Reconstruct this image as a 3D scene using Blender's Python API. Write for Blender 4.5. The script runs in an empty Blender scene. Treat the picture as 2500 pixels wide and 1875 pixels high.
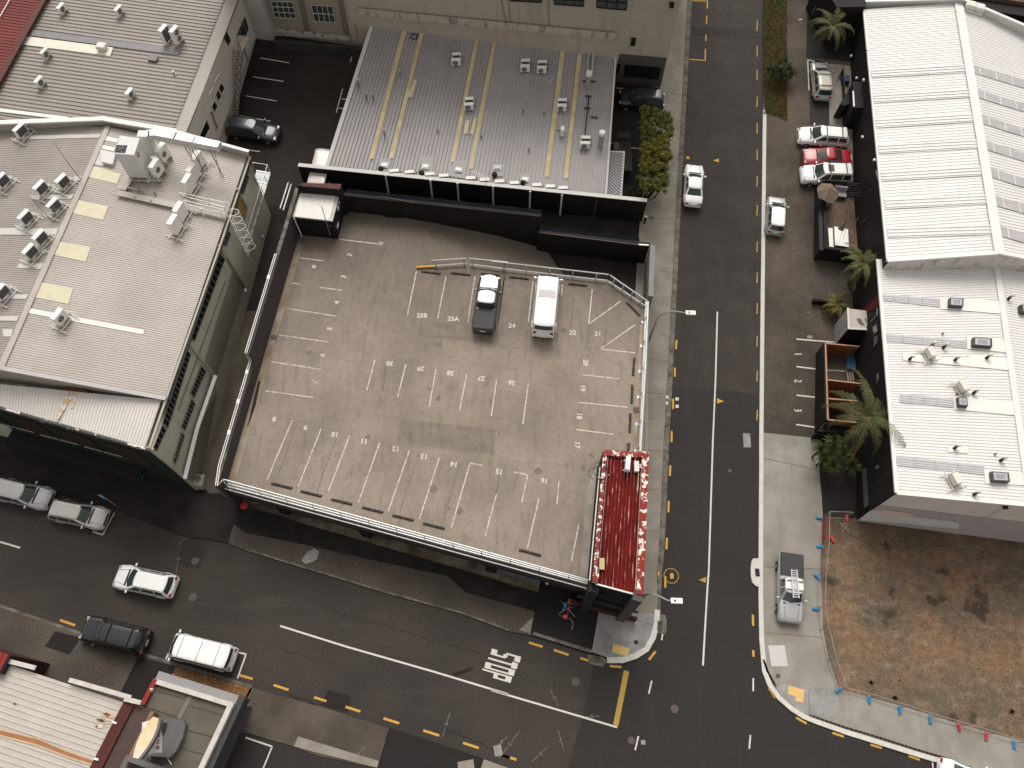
import bpy, bmesh, math, random
from mathutils import Vector, Matrix
import mathutils.geometry as mg
random.seed(7)
R = math.radians
S = bpy.context.scene
COL = S.collection
# ------------------------------------------------------------------ camera
F = 1920.0; H = 60.0; CX = 1250.0; CY = 937.5
_n = Vector((-33.0, -924.5, -F)); U = (-_n).normalized()
_f = Vector((0, 0, -1)); Yv = (_f - U*_f.dot(U)).normalized(); Xv = Yv.cross(U)
RM = Matrix((Xv, Yv, U))                      # camera axes -> world
cd = bpy.data.cameras.new('camera'); cam = bpy.data.objects.new('camera', cd); COL.objects.link(cam)
cd.sensor_width = 36.0; cd.lens = 36.0*F/2500.0; cd.clip_start = 0.5; cd.clip_end = 3000
cam.matrix_world = Matrix.Translation((0, 0, H)) @ RM.to_4x4()
S.camera = cam
# ------------------------------------------------------------------ sky, sun, exposure
W = bpy.data.worlds.new("World"); S.world = W; W.use_nodes = True
nt = W.node_tree; bg = nt.nodes['Background']
SUN_EL, SUN_AZ = R(52), R(-4)                 # azimuth measured from +Y (up the picture) clockwise
sk = nt.nodes.new('ShaderNodeTexSky'); sk.sky_type = 'NISHITA'; sk.sun_disc = False
sk.sun_elevation = SUN_EL; sk.sun_rotation = SUN_AZ; sk.dust_density = 4.0; sk.air_density = 1.0
hs = nt.nodes.new('ShaderNodeHueSaturation'); hs.inputs['Saturation'].default_value = 0.04   # overcast: cloud-whitened sky
nt.links.new(sk.outputs[0], hs.inputs['Color']); wm = nt.nodes.new('ShaderNodeMixRGB'); wm.blend_type = 'MULTIPLY'; wm.inputs[0].default_value = 1; wm.inputs[2].default_value = (1, .965, .925, 1)   # warm white cloud
nt.links.new(hs.outputs[0], wm.inputs[1]); nt.links.new(wm.outputs[0], bg.inputs['Color'])
bg.inputs['Strength'].default_value = 0.15
sl = bpy.data.lights.new('sun', 'SUN'); sl.energy = 1.5; sl.angle = R(34); sl.color = (1.0, 0.94, 0.87)
so = bpy.data.objects.new('sun', sl); COL.objects.link(so); so.location = (0, 40, 80)
sd = Vector((math.sin(SUN_AZ)*math.cos(SUN_EL), math.cos(SUN_AZ)*math.cos(SUN_EL), math.sin(SUN_EL)))
so.rotation_euler = sd.to_track_quat('Z', 'Y').to_euler()
S.view_settings.view_transform = 'Standard'; S.view_settings.look = 'None'
S.view_settings.exposure = 0.2; S.view_settings.gamma = 1.0
S.render.engine = 'CYCLES'
S.cycles.use_denoising = True; S.cycles.max_bounces = 6

# ------------------------------------------------------------------ calibration helpers: where a picture point lies in the place
X0 = (0, 600, 1200, 1860); Y0 = (0, 460, 930, 1395); K = 3.45625
def sp(s):
    return (X0[s[0]]+s[2]/K, Y0[s[1]]+s[3]/K) if len(s) == 4 else s
def ray(s):
    x, y = sp(s); return RM @ Vector((x-CX, -(y-CY), -F))
def at(s, h):
    w = ray(s); return Vector((0, 0, H)) + w*((h-H)/w.z)
def gz(y):                                    # the terrain: level street below, rising up the hill
    if y < 12: return 0.0
    if y < 24: return (y-12)*0.05
    if y < 110: return 0.6+(y-24)*0.1
    return 9.2
def gr(s, dz=0.0):
    h = 0.0
    for _ in range(12):
        p = at(s, h+dz); h = gz(p.y)
    return Vector((p.x, p.y, h+dz))
def on(s, a, b, off=0.0):                     # on the vertical plane through a and b
    d = Vector((b.x-a.x, b.y-a.y, 0)); n = Vector((d.y, -d.x, 0)).normalized(); w = ray(s)
    o = Vector((0, 0, H)); return o + w*((Vector((a.x, a.y, 0))+n*off-Vector((0, 0, H))).dot(n)/w.dot(n))
def pl(a, b, c):
    n = (b-a).cross(c-a).normalized(); return (a, n if n.z > 0 else -n)
def hit(s, p, dz=0.0):                        # on a sloping plane
    w = ray(s); o = Vector((0, 0, H)); a = p[0]+Vector((0, 0, dz)); return o + w*((a-o).dot(p[1])/w.dot(p[1]))
def zon(p, x, y):
    a, n = p; return a.z-(n.x*(x-a.x)+n.y*(y-a.y))/n.z
def V(*a): return Vector(a)
def lerp(a, b, t): return a+(b-a)*t

# ------------------------------------------------------------------ materials
MATS = {}
def srgb(c):
    return tuple(((x/255)/12.92 if x/255 <= .04045 else ((x/255+.055)/1.055)**2.4) for x in c)
def M(name, col, rough=0.8, var=0.12, sc=1.5, fine=0.0, fsc=60, metal=0.0, spec=0.3, bump=0.0, col2=None, mix=0.5, msc=0.4, streak=None, coat=0.0, spots=None, wave=None):
    """procedural paint / concrete / asphalt: base colour varied by world-space noise"""
    if name in MATS: return MATS[name]
    m = bpy.data.materials.new(name); m.use_nodes = True; t = m.node_tree; b = t.nodes['Principled BSDF']
    N = t.nodes.new; L = t.links.new
    geo = N('ShaderNodeNewGeometry'); pos = geo.outputs['Position']
    c = N('ShaderNodeRGB'); c.outputs[0].default_value = (*col, 1); cur = c.outputs[0]
    def noise(scale, detail=5, rough=.6, vec=None):
        n = N('ShaderNodeTexNoise'); n.inputs['Scale'].default_value = scale; n.inputs['Detail'].default_value = detail
        n.inputs['Roughness'].default_value = rough; L(vec or pos, n.inputs['Vector']); return n.outputs['Fac']
    def ramp(f, a, z):
        r = N('ShaderNodeMapRange'); r.inputs[1].default_value = a; r.inputs[2].default_value = z; L(f, r.inputs[0]); return r.outputs[0]
    def mixc(f, a, bcol, mode='MIX'):
        x = N('ShaderNodeMixRGB'); x.blend_type = mode
        if isinstance(f, float): x.inputs[0].default_value = f
        else: L(f, x.inputs[0])
        L(a, x.inputs[1])
        if isinstance(bcol, tuple): x.inputs[2].default_value = (*bcol, 1)
        else: L(bcol, x.inputs[2])
        return x.outputs[0]
    if col2:
        f = ramp(noise(msc, 6, .62), .5-.22*(1-mix)-.0+ (0.5-mix)*.3, .5+.12+(0.5-mix)*.3)
        cur = mixc(f, cur, col2)
    if streak:                                # (axis vector scale, colour, amount)
        mp = N('ShaderNodeMapping'); mp.inputs['Scale'].default_value = streak[0]; mp.inputs['Rotation'].default_value = (0, 0, streak[3] if len(streak) > 3 else 0); L(pos, mp.inputs['Vector'])
        f = ramp(noise(1.0, 4, .6, mp.outputs[0]), .52, .72)
        g = N('ShaderNodeMath'); g.operation = 'MULTIPLY'; g.inputs[1].default_value = streak[2]; L(f, g.inputs[0])
        cur = mixc(g.outputs[0], cur, streak[1])
    if spots:                                 # (scale, threshold, colour)
        f = ramp(noise(spots[0], 3, .7), spots[1], spots[1]+.04); cur = mixc(f, cur, spots[2])
    if wave:                                  # colour that deepens along y: (y start, y full, colour, amount)
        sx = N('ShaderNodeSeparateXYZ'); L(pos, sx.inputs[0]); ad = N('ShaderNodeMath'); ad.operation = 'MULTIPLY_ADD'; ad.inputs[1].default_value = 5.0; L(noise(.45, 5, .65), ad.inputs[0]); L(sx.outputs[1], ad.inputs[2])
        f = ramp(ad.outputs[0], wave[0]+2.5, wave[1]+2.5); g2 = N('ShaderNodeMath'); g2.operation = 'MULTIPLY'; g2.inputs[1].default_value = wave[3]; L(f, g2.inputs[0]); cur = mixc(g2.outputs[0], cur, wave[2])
    if var:
        f = noise(sc, 7, .62); r = N('ShaderNodeMapRange'); r.inputs[1].default_value = .25; r.inputs[2].default_value = .75
        r.inputs[3].default_value = 1-var; r.inputs[4].default_value = 1+var; L(f, r.inputs[0])
        cb = N('ShaderNodeCombineColor'); [L(r.outputs[0], cb.inputs[i]) for i in range(3)]
        cur = mixc(1.0, cur, cb.outputs[0], 'MULTIPLY')
    if fine:
        f = noise(fsc, 2, .5); r = N('ShaderNodeMapRange'); r.inputs[1].default_value = .3; r.inputs[2].default_value = .7
        r.inputs[3].default_value = 1-fine; r.inputs[4].default_value = 1+fine; L(f, r.inputs[0])
        cb = N('ShaderNodeCombineColor'); [L(r.outputs[0], cb.inputs[i]) for i in range(3)]
        cur = mixc(1.0, cur, cb.outputs[0], 'MULTIPLY')
    L(cur, b.inputs['Base Color'])
    b.inputs['Roughness'].default_value = rough; b.inputs['Metallic'].default_value = metal
    b.inputs['Specular IOR Level'].default_value = spec
    if coat: b.inputs['Coat Weight'].default_value = coat; b.inputs['Coat Roughness'].default_value = .06
    if bump:
        bp = N('ShaderNodeBump'); bp.inputs['Strength'].default_value = bump; bp.inputs['Distance'].default_value = .05
        L(noise(14, 4, .6), bp.inputs['Height']); L(bp.outputs[0], b.inputs['Normal'])
    MATS[name] = m; return m
G = lambda v, w=1.0: (v*w, v, v/w if w else v)   # grey with a little warmth
asph   = M('asphalt', (.043, .0355, .0315), .82, .18, .5, .22, 18, col2=(.031, .0265, .0245), msc=.12, streak=((.9, .06, 1), (.056, .047, .041), .5), bump=.15)
asphL  = M('asphalt_worn', (.047, .039, .0335), .86, .16, .6, .25, 16, col2=(.033, .028, .0255), msc=.15, streak=((.12, .9, 1), (.060, .050, .043), .5, .25), bump=.15)
asphD  = M('asphalt_dark', (.014, .012, .0115), .85, .25, .7, .2, 20, col2=(.024, .020, .018), msc=.35, spots=(5, .76, (.06, .052, .045)))
asphP  = M('asphalt_patch', (.0135, .0115, .011), .8, .12, 1.0, .2, 20)
asphC  = M('asphalt_new', (.0255, .0218, .0205), .8, .12, .4, .18, 20, streak=((.8, .05, 1), (.035, .0295, .027), .6))
yardA  = M('yard_asphalt', (.0165, .013, .0125), .8, .2, .5, .15, 20, col2=(.030, .023, .019), msc=.18, spots=(3.4, .78, (.12, .11, .10)))
conc   = M('concrete_path', (.265, .24, .205), .9, .1, 1.2, .08, 30, col2=(.20, .18, .15), msc=.5)
concN  = M('concrete_new', (.235, .215, .185), .9, .10, .8, .07, 30, col2=(.30, .28, .25), msc=.35, streak=((1.2, .25, 1), (.185, .165, .145), .5))
concG  = M('concrete_grey', (.22, .215, .21), .9, .1, 1.2, .08, 30, col2=(.30, .29, .28), msc=.6)
aggr   = M('aggregate_path', (.098, .080, .062), .93, .18, .5, .28, 11, col2=(.060, .049, .040), msc=.22, spots=(11, .70, (.17, .145, .115)))
aggrD  = M('aggregate_dark', (.098, .080, .064), .93, .25, .7, .35, 10, col2=(.058, .049, .043), msc=.35, spots=(8, .70, (.17, .145, .12)))
aggrO  = M('aggregate_orange', (.17, .085, .035), .93, .2, 2, .5, 9, spots=(8, .62, (.45, .33, .2)))
kerbM  = M('kerb_concrete', (.17, .155, .13), .93, .3, 3.5, .2, 30, col2=(.08, .07, .055), msc=1.4)
kerbW  = M('kerb_pale', (.55, .53, .49), .9, .12, 2, .1, 30)
deckM  = M('deck_concrete', (.280, .232, .190), .88, .13, 2.6, .10, 25, col2=(.210, .174, .142), msc=.20, mix=.45, streak=((2.6, .45, 1), (.165, .14, .112), .6, .12), spots=(1.6, .68, (.165, .14, .112)), wave=(29.0, 44.0, (.085, .071, .058), .80), bump=.06)  # wave paints the north wall's shade, with traffic dirt, into the concrete colour
rampM  = M('ramp_concrete', (.135, .105, .085), .9, .2, .8, .1, 20, col2=(.09, .072, .062), msc=.3)
dirt   = M('bare_earth', (.190, .118, .072), .97, .34, 1.6, .38, 14, col2=(.125, .098, .068), msc=.30, mix=.5, streak=((.5, 1.3, 1), (.27, .20, .14), .55, .6), spots=(.20, .60, (.062, .044, .032)), wave=(15.0, 18.5, (.045, .032, .024), .6), bump=1.0)  # wave: earth gets darker towards the north end
grassG = M('turf_soil', (.055, .058, .018), .97, .3, 3, .5, 20, col2=(.10, .062, .025), msc=.6)
whiteP = M('road_paint_white', (.58, .55, .51), .8, .14, 4, .2, 30, spots=(6, .64, (.30, .27, .25)))
fadeP  = M('bay_paint_worn', (.56, .50, .42), .85, .12, 4, .15, 30, spots=(3.6, .53, (.34, .29, .245)))
yellP  = M('road_paint_yellow', (.52, .30, .055), .8, .14, 5, .2, 30, spots=(7, .68, (.25, .16, .06)))
yellO  = M('road_paint_ochre', (.40, .26, .06), .8, .2, 5, .2, 30, spots=(5, .6, (.12, .09, .05)))
greyP  = M('bay_paint_blackout', (.17, .145, .125), .9, .2, 5, .15, 30, spots=(4, .60, (.30, .26, .22)))
roofW  = M('roof_white', (.70, .69, .675), .5, .05, .5, 0, spec=.4, col2=(.64, .63, .61), msc=.5, mix=.4, streak=((3, .12, 1), (.60, .585, .56), .35))
roofWc = M('roof_cream', (.72, .70, .655), .5, .05, .7, 0, spec=.4)
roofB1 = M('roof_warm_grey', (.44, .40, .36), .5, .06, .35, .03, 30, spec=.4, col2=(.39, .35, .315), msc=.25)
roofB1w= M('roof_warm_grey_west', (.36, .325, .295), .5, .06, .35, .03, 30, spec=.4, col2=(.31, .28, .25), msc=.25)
roofF  = M('roof_front_pale', (.62, .59, .56), .5, .06, .7, .03, 30, spec=.4, streak=((.5, .5, 1), (.50, .46, .42), .5))
roofG  = M('roof_grey', (.39, .365, .36), .45, .05, .4, .03, 30, spec=.45, col2=(.345, .325, .325), msc=.12, streak=((.7, .12, 1), (.25, .235, .235), .35))
roofD  = M('roof_olive_grey', (.27, .245, .22), .5, .08, .6, .04, 30, spec=.4, streak=((.05, .6, 1), (.23, .205, .18), .4))
roofRd = M('roof_dark_red', (.13, .012, .012), .45, .2, .8, .15, 12, spec=.4, col2=(.055, .010, .010), msc=.35)
roofRr = M('roof_red_ribbed', (.16, .025, .022), .6, .15, .8)
redPeel= M('peeling_red_paint', (.22, .022, .015), .7, .2, 2, spots=(2.4, .525, (.72, .66, .58)))
rust   = M('rust', (.23, .075, .025), .9, .3, 5, .2, 30)
rustL  = M('rust_stain_pale', (.50, .36, .20), .8, .2, 3, .2, 30, spots=(3, .5, (.62, .57, .5)))
trans  = M('translucent_sheet', (.56, .52, .36), .4, .08, 2, .05, 30, spec=.4)
transY = M('translucent_yellow', (.60, .51, .30), .45, .1, 2, .05, 30, col2=(.50, .40, .20), msc=.8)
transG = M('translucent_grey', (.46, .455, .47), .35, .08, 2, spec=.5)
flash  = M('flashing_grey', (.42, .405, .40), .45, .05, 1)
flashW = M('flashing_white', (.71, .70, .68), .5, .04, 1)
galv   = M('galvanised_steel', (.62, .63, .62), .35, .1, 6, metal=.5, spec=.5)
steelW = M('white_steel', (.80, .79, .76), .45, .05, 6)
steelG = M('grey_steel', (.20, .20, .20), .5, .1, 6)
blackW = M('black_wall', (.0095, .0080, .0080), .75, .25, .6, .05, 20, streak=((2.2, 2.2, .12), (.022, .019, .018), .6))
blackS = M('black_steel', (.010, .010, .011), .5, .1, 3)
fascia = M('fascia_brown_grey', (.050, .043, .043), .7, .12, .7)
wallGn = M('wall_green_grey', (.47, .455, .365), .85, .08, .6, .03, 20, streak=((1.2, 1.2, .2), (.25, .24, .18), .4))
wallGd = M('wall_green_dark', (.25, .24, .19), .85, .1, .6)
wallDG = M('wall_dark_green', (.012, .020, .013), .8, .2, .8)
wallBr = M('panel_brown', (.030, .018, .010), .8, .2, .8)
wallCn = M('wall_render_beige', (.43, .38, .315), .9, .06, .35, .03, 20, streak=((1.5, 1.5, .15), (.27, .24, .20), .55), spots=(1.5, .76, (.24, .21, .18)))
wallCt = M('wall_render_tan', (.31, .265, .20), .9, .08, .5, .03, 20)
wallCp = M('pilaster_brown', (.17, .145, .12), .9, .1, .8)
wallLt = M('wall_pale_grey', (.42, .40, .385), .85, .05, .5, .02, 20)
wallWh = M('wall_offwhite', (.60, .555, .50), .85, .05, .6, .02, 20)
wallWs = M('parapet_cream_grey', (.40, .37, .335), .85, .05, .5, .02, 20)
wallPk = M('wall_pink_grey', (.68, .63, .60), .85, .04, .4, .02, 20)
wallPd = M('wall_mauve_grey', (.42, .375, .375), .85, .05, .4, .02, 20)
wallPf = M('wall_patch_pale', (.60, .60, .585), .85, .06, 1.2, .05, 8)
wallPp = M('wall_patch_pink', (.68, .52, .48), .85, .08, 1.2, .05, 8)
peelW  = M('peeling_white', (.50, .46, .43), .9, .15, 2, spots=(2.6, .56, (.13, .115, .10)))
dkGrey = M('dark_grey_paint', (.075, .072, .072), .75, .1, 1)
roofM  = M('roof_membrane', (.125, .112, .088), .9, .1, 1.5, .1, 30, col2=(.105, .094, .074), msc=.5, streak=((.2, 1.3, 1), (.085, .078, .06), .5, .25))
parW   = M('parapet_white', (.52, .49, .455), .85, .14, 2, .1, 30)
brick  = M('maroon_brick', (.055, .022, .018), .9, .2, 2)
timber = M('timber_orange', (.24, .085, .04), .8, .2, 3, streak=((.3, 3, 3), (.22, .08, .035), .6))
timbR  = M('timber_rim', (.40, .25, .15), .8, .15, 4)
deckT  = M('timber_decking', (.12, .078, .054), .8, .2, 2, .2, 20, streak=((6.5, .35, 1), (.23, .165, .125), .8))
glass  = M('dark_glass', (.012, .016, .016), .06, 0, 1, spec=.7)
glassL = M('window_glass', (.05, .06, .055), .12, .3, 2, spec=.7)
glassG = M('car_glass', (.030, .042, .038), .05, .1, 2, spec=.8)
tyreM  = M('tyre_rubber', (.012, .012, .012), .9, .1, 5)
plast  = M('black_plastic', (.018, .018, .018), .6, .1, 5)
rimM   = M('alloy', (.45, .45, .45), .3, .05, 5, metal=.7)
lampM  = M('headlamp_lens', (.30, .31, .32), .1, .05, 8, spec=.8)
tailM  = M('tail_lens', (.30, .010, .010), .15, .05, 8, spec=.7)
acW    = M('unit_white', (.80, .79, .76), .45, .04, 3)
acC    = M('unit_cream', (.66, .63, .57), .5, .04, 3)
acD    = M('coil_dark', (.035, .035, .037), .6, .2, 12)
acGr   = M('grille_grey', (.30, .30, .29), .5, .1, 10)
pipeB  = M('insulated_pipe', (.025, .025, .025), .8, .1, 5)
pipeW  = M('white_pipe', (.72, .70, .66), .5, .05, 5)
blueP  = M('blue_plastic', (.025, .24, .50), .5, .1, 5, .05, 20)
redP   = M('red_plastic', (.55, .045, .055), .5, .1, 5, .05, 20)
redS   = M('red_sheet', (.34, .035, .03), .6, .12, 2)
bark   = M('bark', (.045, .032, .022), .95, .3, 6)
leafA  = M('leaf_lime', (.115, .120, .012), .6, .35, 3, .4, 9, col2=(.045, .060, .010), msc=1.6)
leafH  = M('leaf_hedge', (.090, .095, .012), .6, .35, 3, .35, 9, col2=(.145, .125, .012), msc=.7)
leafD  = M('leaf_dark', (.014, .024, .008), .7, .3, 3, .3, 9)
frondM = M('palm_leaf', (.050, .062, .018), .6, .3, 2, .3, 6, col2=(.090, .085, .025), msc=1.0)
frondD = M('palm_leaf_dry', (.20, .09, .03), .8, .3, 3)
yuccaM = M('yucca_leaf', (.042, .070, .010), .55, .3, 3, .3, 9, col2=(.08, .10, .02), msc=1.2)
def paint(name, c, metal=0.0, rough=.3): return M('paint_'+name, c, rough, .03, 2, metal=metal, spec=.5, coat=.6)
pWhite = paint('white', (.80, .80, .79)); pSilver = paint('silver', (.50, .50, .50), .35); pBlack = paint('black', (.010, .010, .012))
pGraph = paint('graphite', (.045, .050, .062), .4, .25); pRed = paint('red', (.33, .010, .022)); pPearl = paint('pearl', (.56, .53, .51), .2)
pGreyD = paint('dark_grey', (.10, .10, .105), .3)

LOCAL = set()
def off_of(q):
    o = Vector((0, 0, 0))
    while q is not None:
        if q.name in LOCAL: return Vector((0, 0, 0))
        o += q.location; q = q.parent
    return o
# ------------------------------------------------------------------ mesh builder
class MB:
    def __init__(s): s.v = []; s.f = []
    def quad(s, *p):
        n = len(s.v); s.v += [Vector(q) for q in p]; s.f.append(tuple(range(n, n+len(p)))); return s
    def box(s, c, d, ax=None, ay=None, az=None):
        """box centred at c with full sizes d along axes ax, ay, az"""
        ax = ax or V(1, 0, 0); az = az or V(0, 0, 1); ay = ay or az.cross(ax).normalized()
        n = len(s.v); c = Vector(c)
        for k in (-.5, .5):
            for j in (-.5, .5):
                for i in (-.5, .5): s.v.append(c+ax*d[0]*i+ay*d[1]*j+az*d[2]*k)
        for q in ((0, 2, 3, 1), (4, 5, 7, 6), (0, 1, 5, 4), (2, 6, 7, 3), (0, 4, 6, 2), (1, 3, 7, 5)): s.f.append(tuple(n+i for i in q))
        return s
    def bar(s, a, b, w, h, up=None):
        a = Vector(a); b = Vector(b); ax = (b-a); l = ax.length
        if l < 1e-5: return s
        ax = ax/l; up = up or (V(0, 0, 1) if abs(ax.z) < .95 else V(0, 1, 0)); ay = up.cross(ax).normalized(); az = ax.cross(ay)
        return s.box((a+b)/2, (l, w, h), ax, ay, az)
    def tube(s, pts, r, n=6, caps=True):
        pts = [Vector(p) for p in pts]; rs = r if isinstance(r, (list, tuple)) else [r]*len(pts); b0 = len(s.v)
        for i, p in enumerate(pts):
            d = (pts[min(i+1, len(pts)-1)]-pts[max(i-1, 0)]).normalized(); u = V(0, 0, 1) if abs(d.z) < .9 else V(1, 0, 0)
            x = d.cross(u).normalized(); y = d.cross(x)
            for k in range(n):
                a = 2*math.pi*k/n; s.v.append(p+(x*math.cos(a)+y*math.sin(a))*rs[i])
        for i in range(len(pts)-1):
            for k in range(n):
                a = b0+i*n+k; c = b0+i*n+(k+1) % n; s.f.append((a, c, c+n, a+n))
        if caps: s.f.append(tuple(b0+k for k in range(n))); s.f.append(tuple(b0+(len(pts)-1)*n+n-1-k for k in range(n)))
        return s
    def cyl(s, c, r, h, n=16, r2=None):
        c = Vector(c); return s.tube([c, c+V(0, 0, h)], [r, r if r2 is None else r2], n)
    def prism(s, poly, z0, z1):
        """poly: points (z ignored if z1 is a number; z0/z1 may be callables of a point)"""
        f0 = z0 if callable(z0) else (lambda p: z0); f1 = z1 if callable(z1) else (lambda p: z1)
        poly = [Vector(p) for p in poly]
        if sum(a.x*b.y-b.x*a.y for a, b in zip(poly, poly[1:]+poly[:1])) < 0: poly = poly[::-1]
        n = len(s.v); m = len(poly)
        s.v += [V(p.x, p.y, f0(p)) for p in poly]+[V(p.x, p.y, f1(p)) for p in poly]
        s.f.append(tuple(n+m+i for i in range(m))); s.f.append(tuple(n+i for i in range(m-1, -1, -1)))
        for i in range(m): j = (i+1) % m; s.f.append((n+i, n+j, n+m+j, n+m+i))
        return s
    def build(s, name, mat, parent=None, smooth=False, mods=None):
        me = bpy.data.meshes.new(name); off = off_of(parent); vs = [v-off for v in s.v]
        me.from_pydata([tuple(v) for v in vs], [], s.f); me.update()
        if len(me.polygons) < 60000:
            bm = bmesh.new(); bm.from_mesh(me); bmesh.ops.recalc_face_normals(bm, faces=bm.faces[:]) if not getattr(s, 'keepn', 0) else None
            bm.to_mesh(me); bm.free()
        o = bpy.data.objects.new(name, me); COL.objects.link(o)
        for m in (mat if isinstance(mat, (list, tuple)) else [mat]): me.materials.append(m)
        if smooth:
            for p in me.polygons: p.use_smooth = True
        if parent is not None: o.parent = parent
        return o
def build_each(mb, name, mat, parent):
    """one child object per loose piece"""
    n = len(mb.v); par = list(range(n))
    def fd(a):
        while par[a] != a: par[a] = par[par[a]]; a = par[a]
        return a
    for f in mb.f:
        for i in f[1:]: par[fd(i)] = fd(f[0])
    g = {}
    for f in mb.f: g.setdefault(fd(f[0]), []).append(f)
    for fs in g.values():
        ids = sorted({i for f in fs for i in f}); k = {i: j for j, i in enumerate(ids)}; m = MB(); m.v = [mb.v[i] for i in ids]; m.f = [tuple(k[i] for i in f) for f in fs]; m.build(name, mat, parent)
def tag(o, label=None, cat=None, group=None, kind=None):
    if label: o['label'] = label
    if cat: o['category'] = cat
    if group: o['group'] = group
    if kind: o['kind'] = kind
    return o
def thing(name, label, cat, loc, group=None):
    o = bpy.data.objects.new(name, None); COL.objects.link(o); o.location = Vector(loc); o.empty_display_size = .3
    return tag(o, label, cat, group)
def local_thing(name, label, cat, mtx, group=None):
    o = thing(name, label, cat, (0, 0, 0), group); o.matrix_world = mtx; LOCAL.add(o.name); return o
def copy_tree(o, parent=None):
    c = o.copy(); COL.objects.link(c); c.parent = parent
    for ch in [x for x in KIDS.get(o.name, [])]: copy_tree(ch, c)
    return c
KIDS = {}
def index_kids():
    KIDS.clear()
    for o in bpy.data.objects:
        if o.parent: KIDS.setdefault(o.parent.name, []).append(o)
def ribs(mb, p00, p10, p11, p01, n, amp=.04, duty=.5, thick=0.0):
    """ribbed sheet: ribs run p00->p01, repeated n times across p00->p10"""
    prof = ((0, 0), (.5-duty/2, 0), (.5-duty/2+.08, 1), (.5+duty/2-.08, 1), (.5+duty/2, 0))
    us = [((i+a)/n, h) for i in range(n) for a, h in prof]+[(1, 0)]; b = len(mb.v)
    for u, h in us:
        for q in (lerp(p00, p10, u), lerp(p01, p11, u)): mb.v.append(q+V(0, 0, amp*h))
    for i in range(len(us)-1): mb.f.append((b+2*i, b+2*i+2, b+2*i+3, b+2*i+1))
    return mb
def drape(name, pts, dz, mat, thick=0.0, parent=None, kind=None, hole=None):
    """a sheet (or a slab with real edges) lying on the terrain; pts are picture points or vectors"""
    P = [p if isinstance(p, Vector) else gr(p) for p in pts]; P = [V(p.x, p.y, 0) for p in P]
    bm = bmesh.new(); vs = [bm.verts.new(p) for p in P]; f = bm.faces.new(vs); bm.normal_update()
    if f.normal.z < 0: bmesh.ops.reverse_faces(bm, faces=[f])
    for y in (12, 24, 110):
        bmesh.ops.bisect_plane(bm, geom=bm.verts[:]+bm.edges[:]+bm.faces[:], plane_co=(0, y, 0), plane_no=(0, 1, 0))
    for v in bm.verts: v.co.z = gz(v.co.y)+dz
    if thick:
        r = bmesh.ops.extrude_face_region(bm, geom=bm.faces[:])
        top = [e for e in r['geom'] if isinstance(e, bmesh.types.BMVert)]
        keep = set(top)
        for v in bm.verts:
            if v not in keep: v.co.z -= thick
    bmesh.ops.triangulate(bm, faces=[f for f in bm.faces if len(f.verts) > 4])
    bmesh.ops.recalc_face_normals(bm, faces=bm.faces[:])
    if parent is not None:
        for v in bm.verts: v.co -= off_of(parent)
    me = bpy.data.meshes.new(name); bm.to_mesh(me); bm.free(); o = bpy.data.objects.new(name, me); COL.objects.link(o); me.materials.append(mat)
    if parent is not None: o.parent = parent
    if kind: o['kind'] = kind
    return o
def band(pts, w, side=1):
    """offset polyline: returns strip polygon of width w on one side"""
    P = [p if isinstance(p, Vector) else gr(p) for p in pts]; out = []
    for i, p in enumerate(P):
        d = P[min(i+1, len(P)-1)]-P[max(i-1, 0)]; d.z = 0; d.normalize(); out.append(p+V(-d.y, d.x, 0)*w*side)
    return P+out[::-1]
def dash(name, a, b, w, mat, parent, z=.008, surf=None):
    """painted stripe from picture point a to b; surf None = terrain, number = flat level"""
    A = gr(a) if surf is None else at(a, surf); B = gr(b) if surf is None else at(b, surf)
    d = (B-A); d.z = 0; d.normalize(); n = V(-d.y, d.x, 0)*w/2
    if surf is None: return drape(name, [A-n, B-n, B+n, A+n], z, mat, parent=parent)
    m = MB(); m.quad(A-n+V(0, 0, z), B-n+V(0, 0, z), B+n+V(0, 0, z), A+n+V(0, 0, z)); return m.build(name, mat, parent)
def text(s, c, up, size, mat, parent, name='number', flat=.004, sx=1.0, bold=0.0, frame=None, width=None):
    """lettering laid on a surface: centre c, up direction, local normal from frame"""
    cu = bpy.data.curves.new('t', 'FONT'); cu.body = s; cu.size = 1.0; cu.align_x = 'CENTER'; cu.align_y = 'CENTER'; cu.offset = bold; cu.resolution_u = 2
    to = bpy.data.objects.new('t', cu); COL.objects.link(to); dg = bpy.context.evaluated_depsgraph_get()
    me = bpy.data.meshes.new_from_object(to.evaluated_get(dg)); bpy.data.objects.remove(to); bpy.data.curves.remove(cu)
    up = Vector(up).normalized(); nrm = Vector(frame) if frame else V(0, 0, 1); rt = up.cross(nrm).normalized(); nrm = rt.cross(up)
    ys = [v.co.y for v in me.vertices]; xs = [v.co.x for v in me.vertices]; cy = (max(ys)+min(ys))/2; cxm = (max(xs)+min(xs))/2; k = size/(max(ys)-min(ys)); kx = k*sx
    if width: kx = width/(max(xs)-min(xs))
    off = off_of(parent)
    for v in me.vertices: v.co = Vector(c)+rt*(v.co.x-cxm)*kx+up*(v.co.y-cy)*k+nrm*flat-off
    o = bpy.data.objects.new(name, me); COL.objects.link(o); me.materials.clear(); me.materials.append(mat); o.parent = parent; return o
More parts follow.
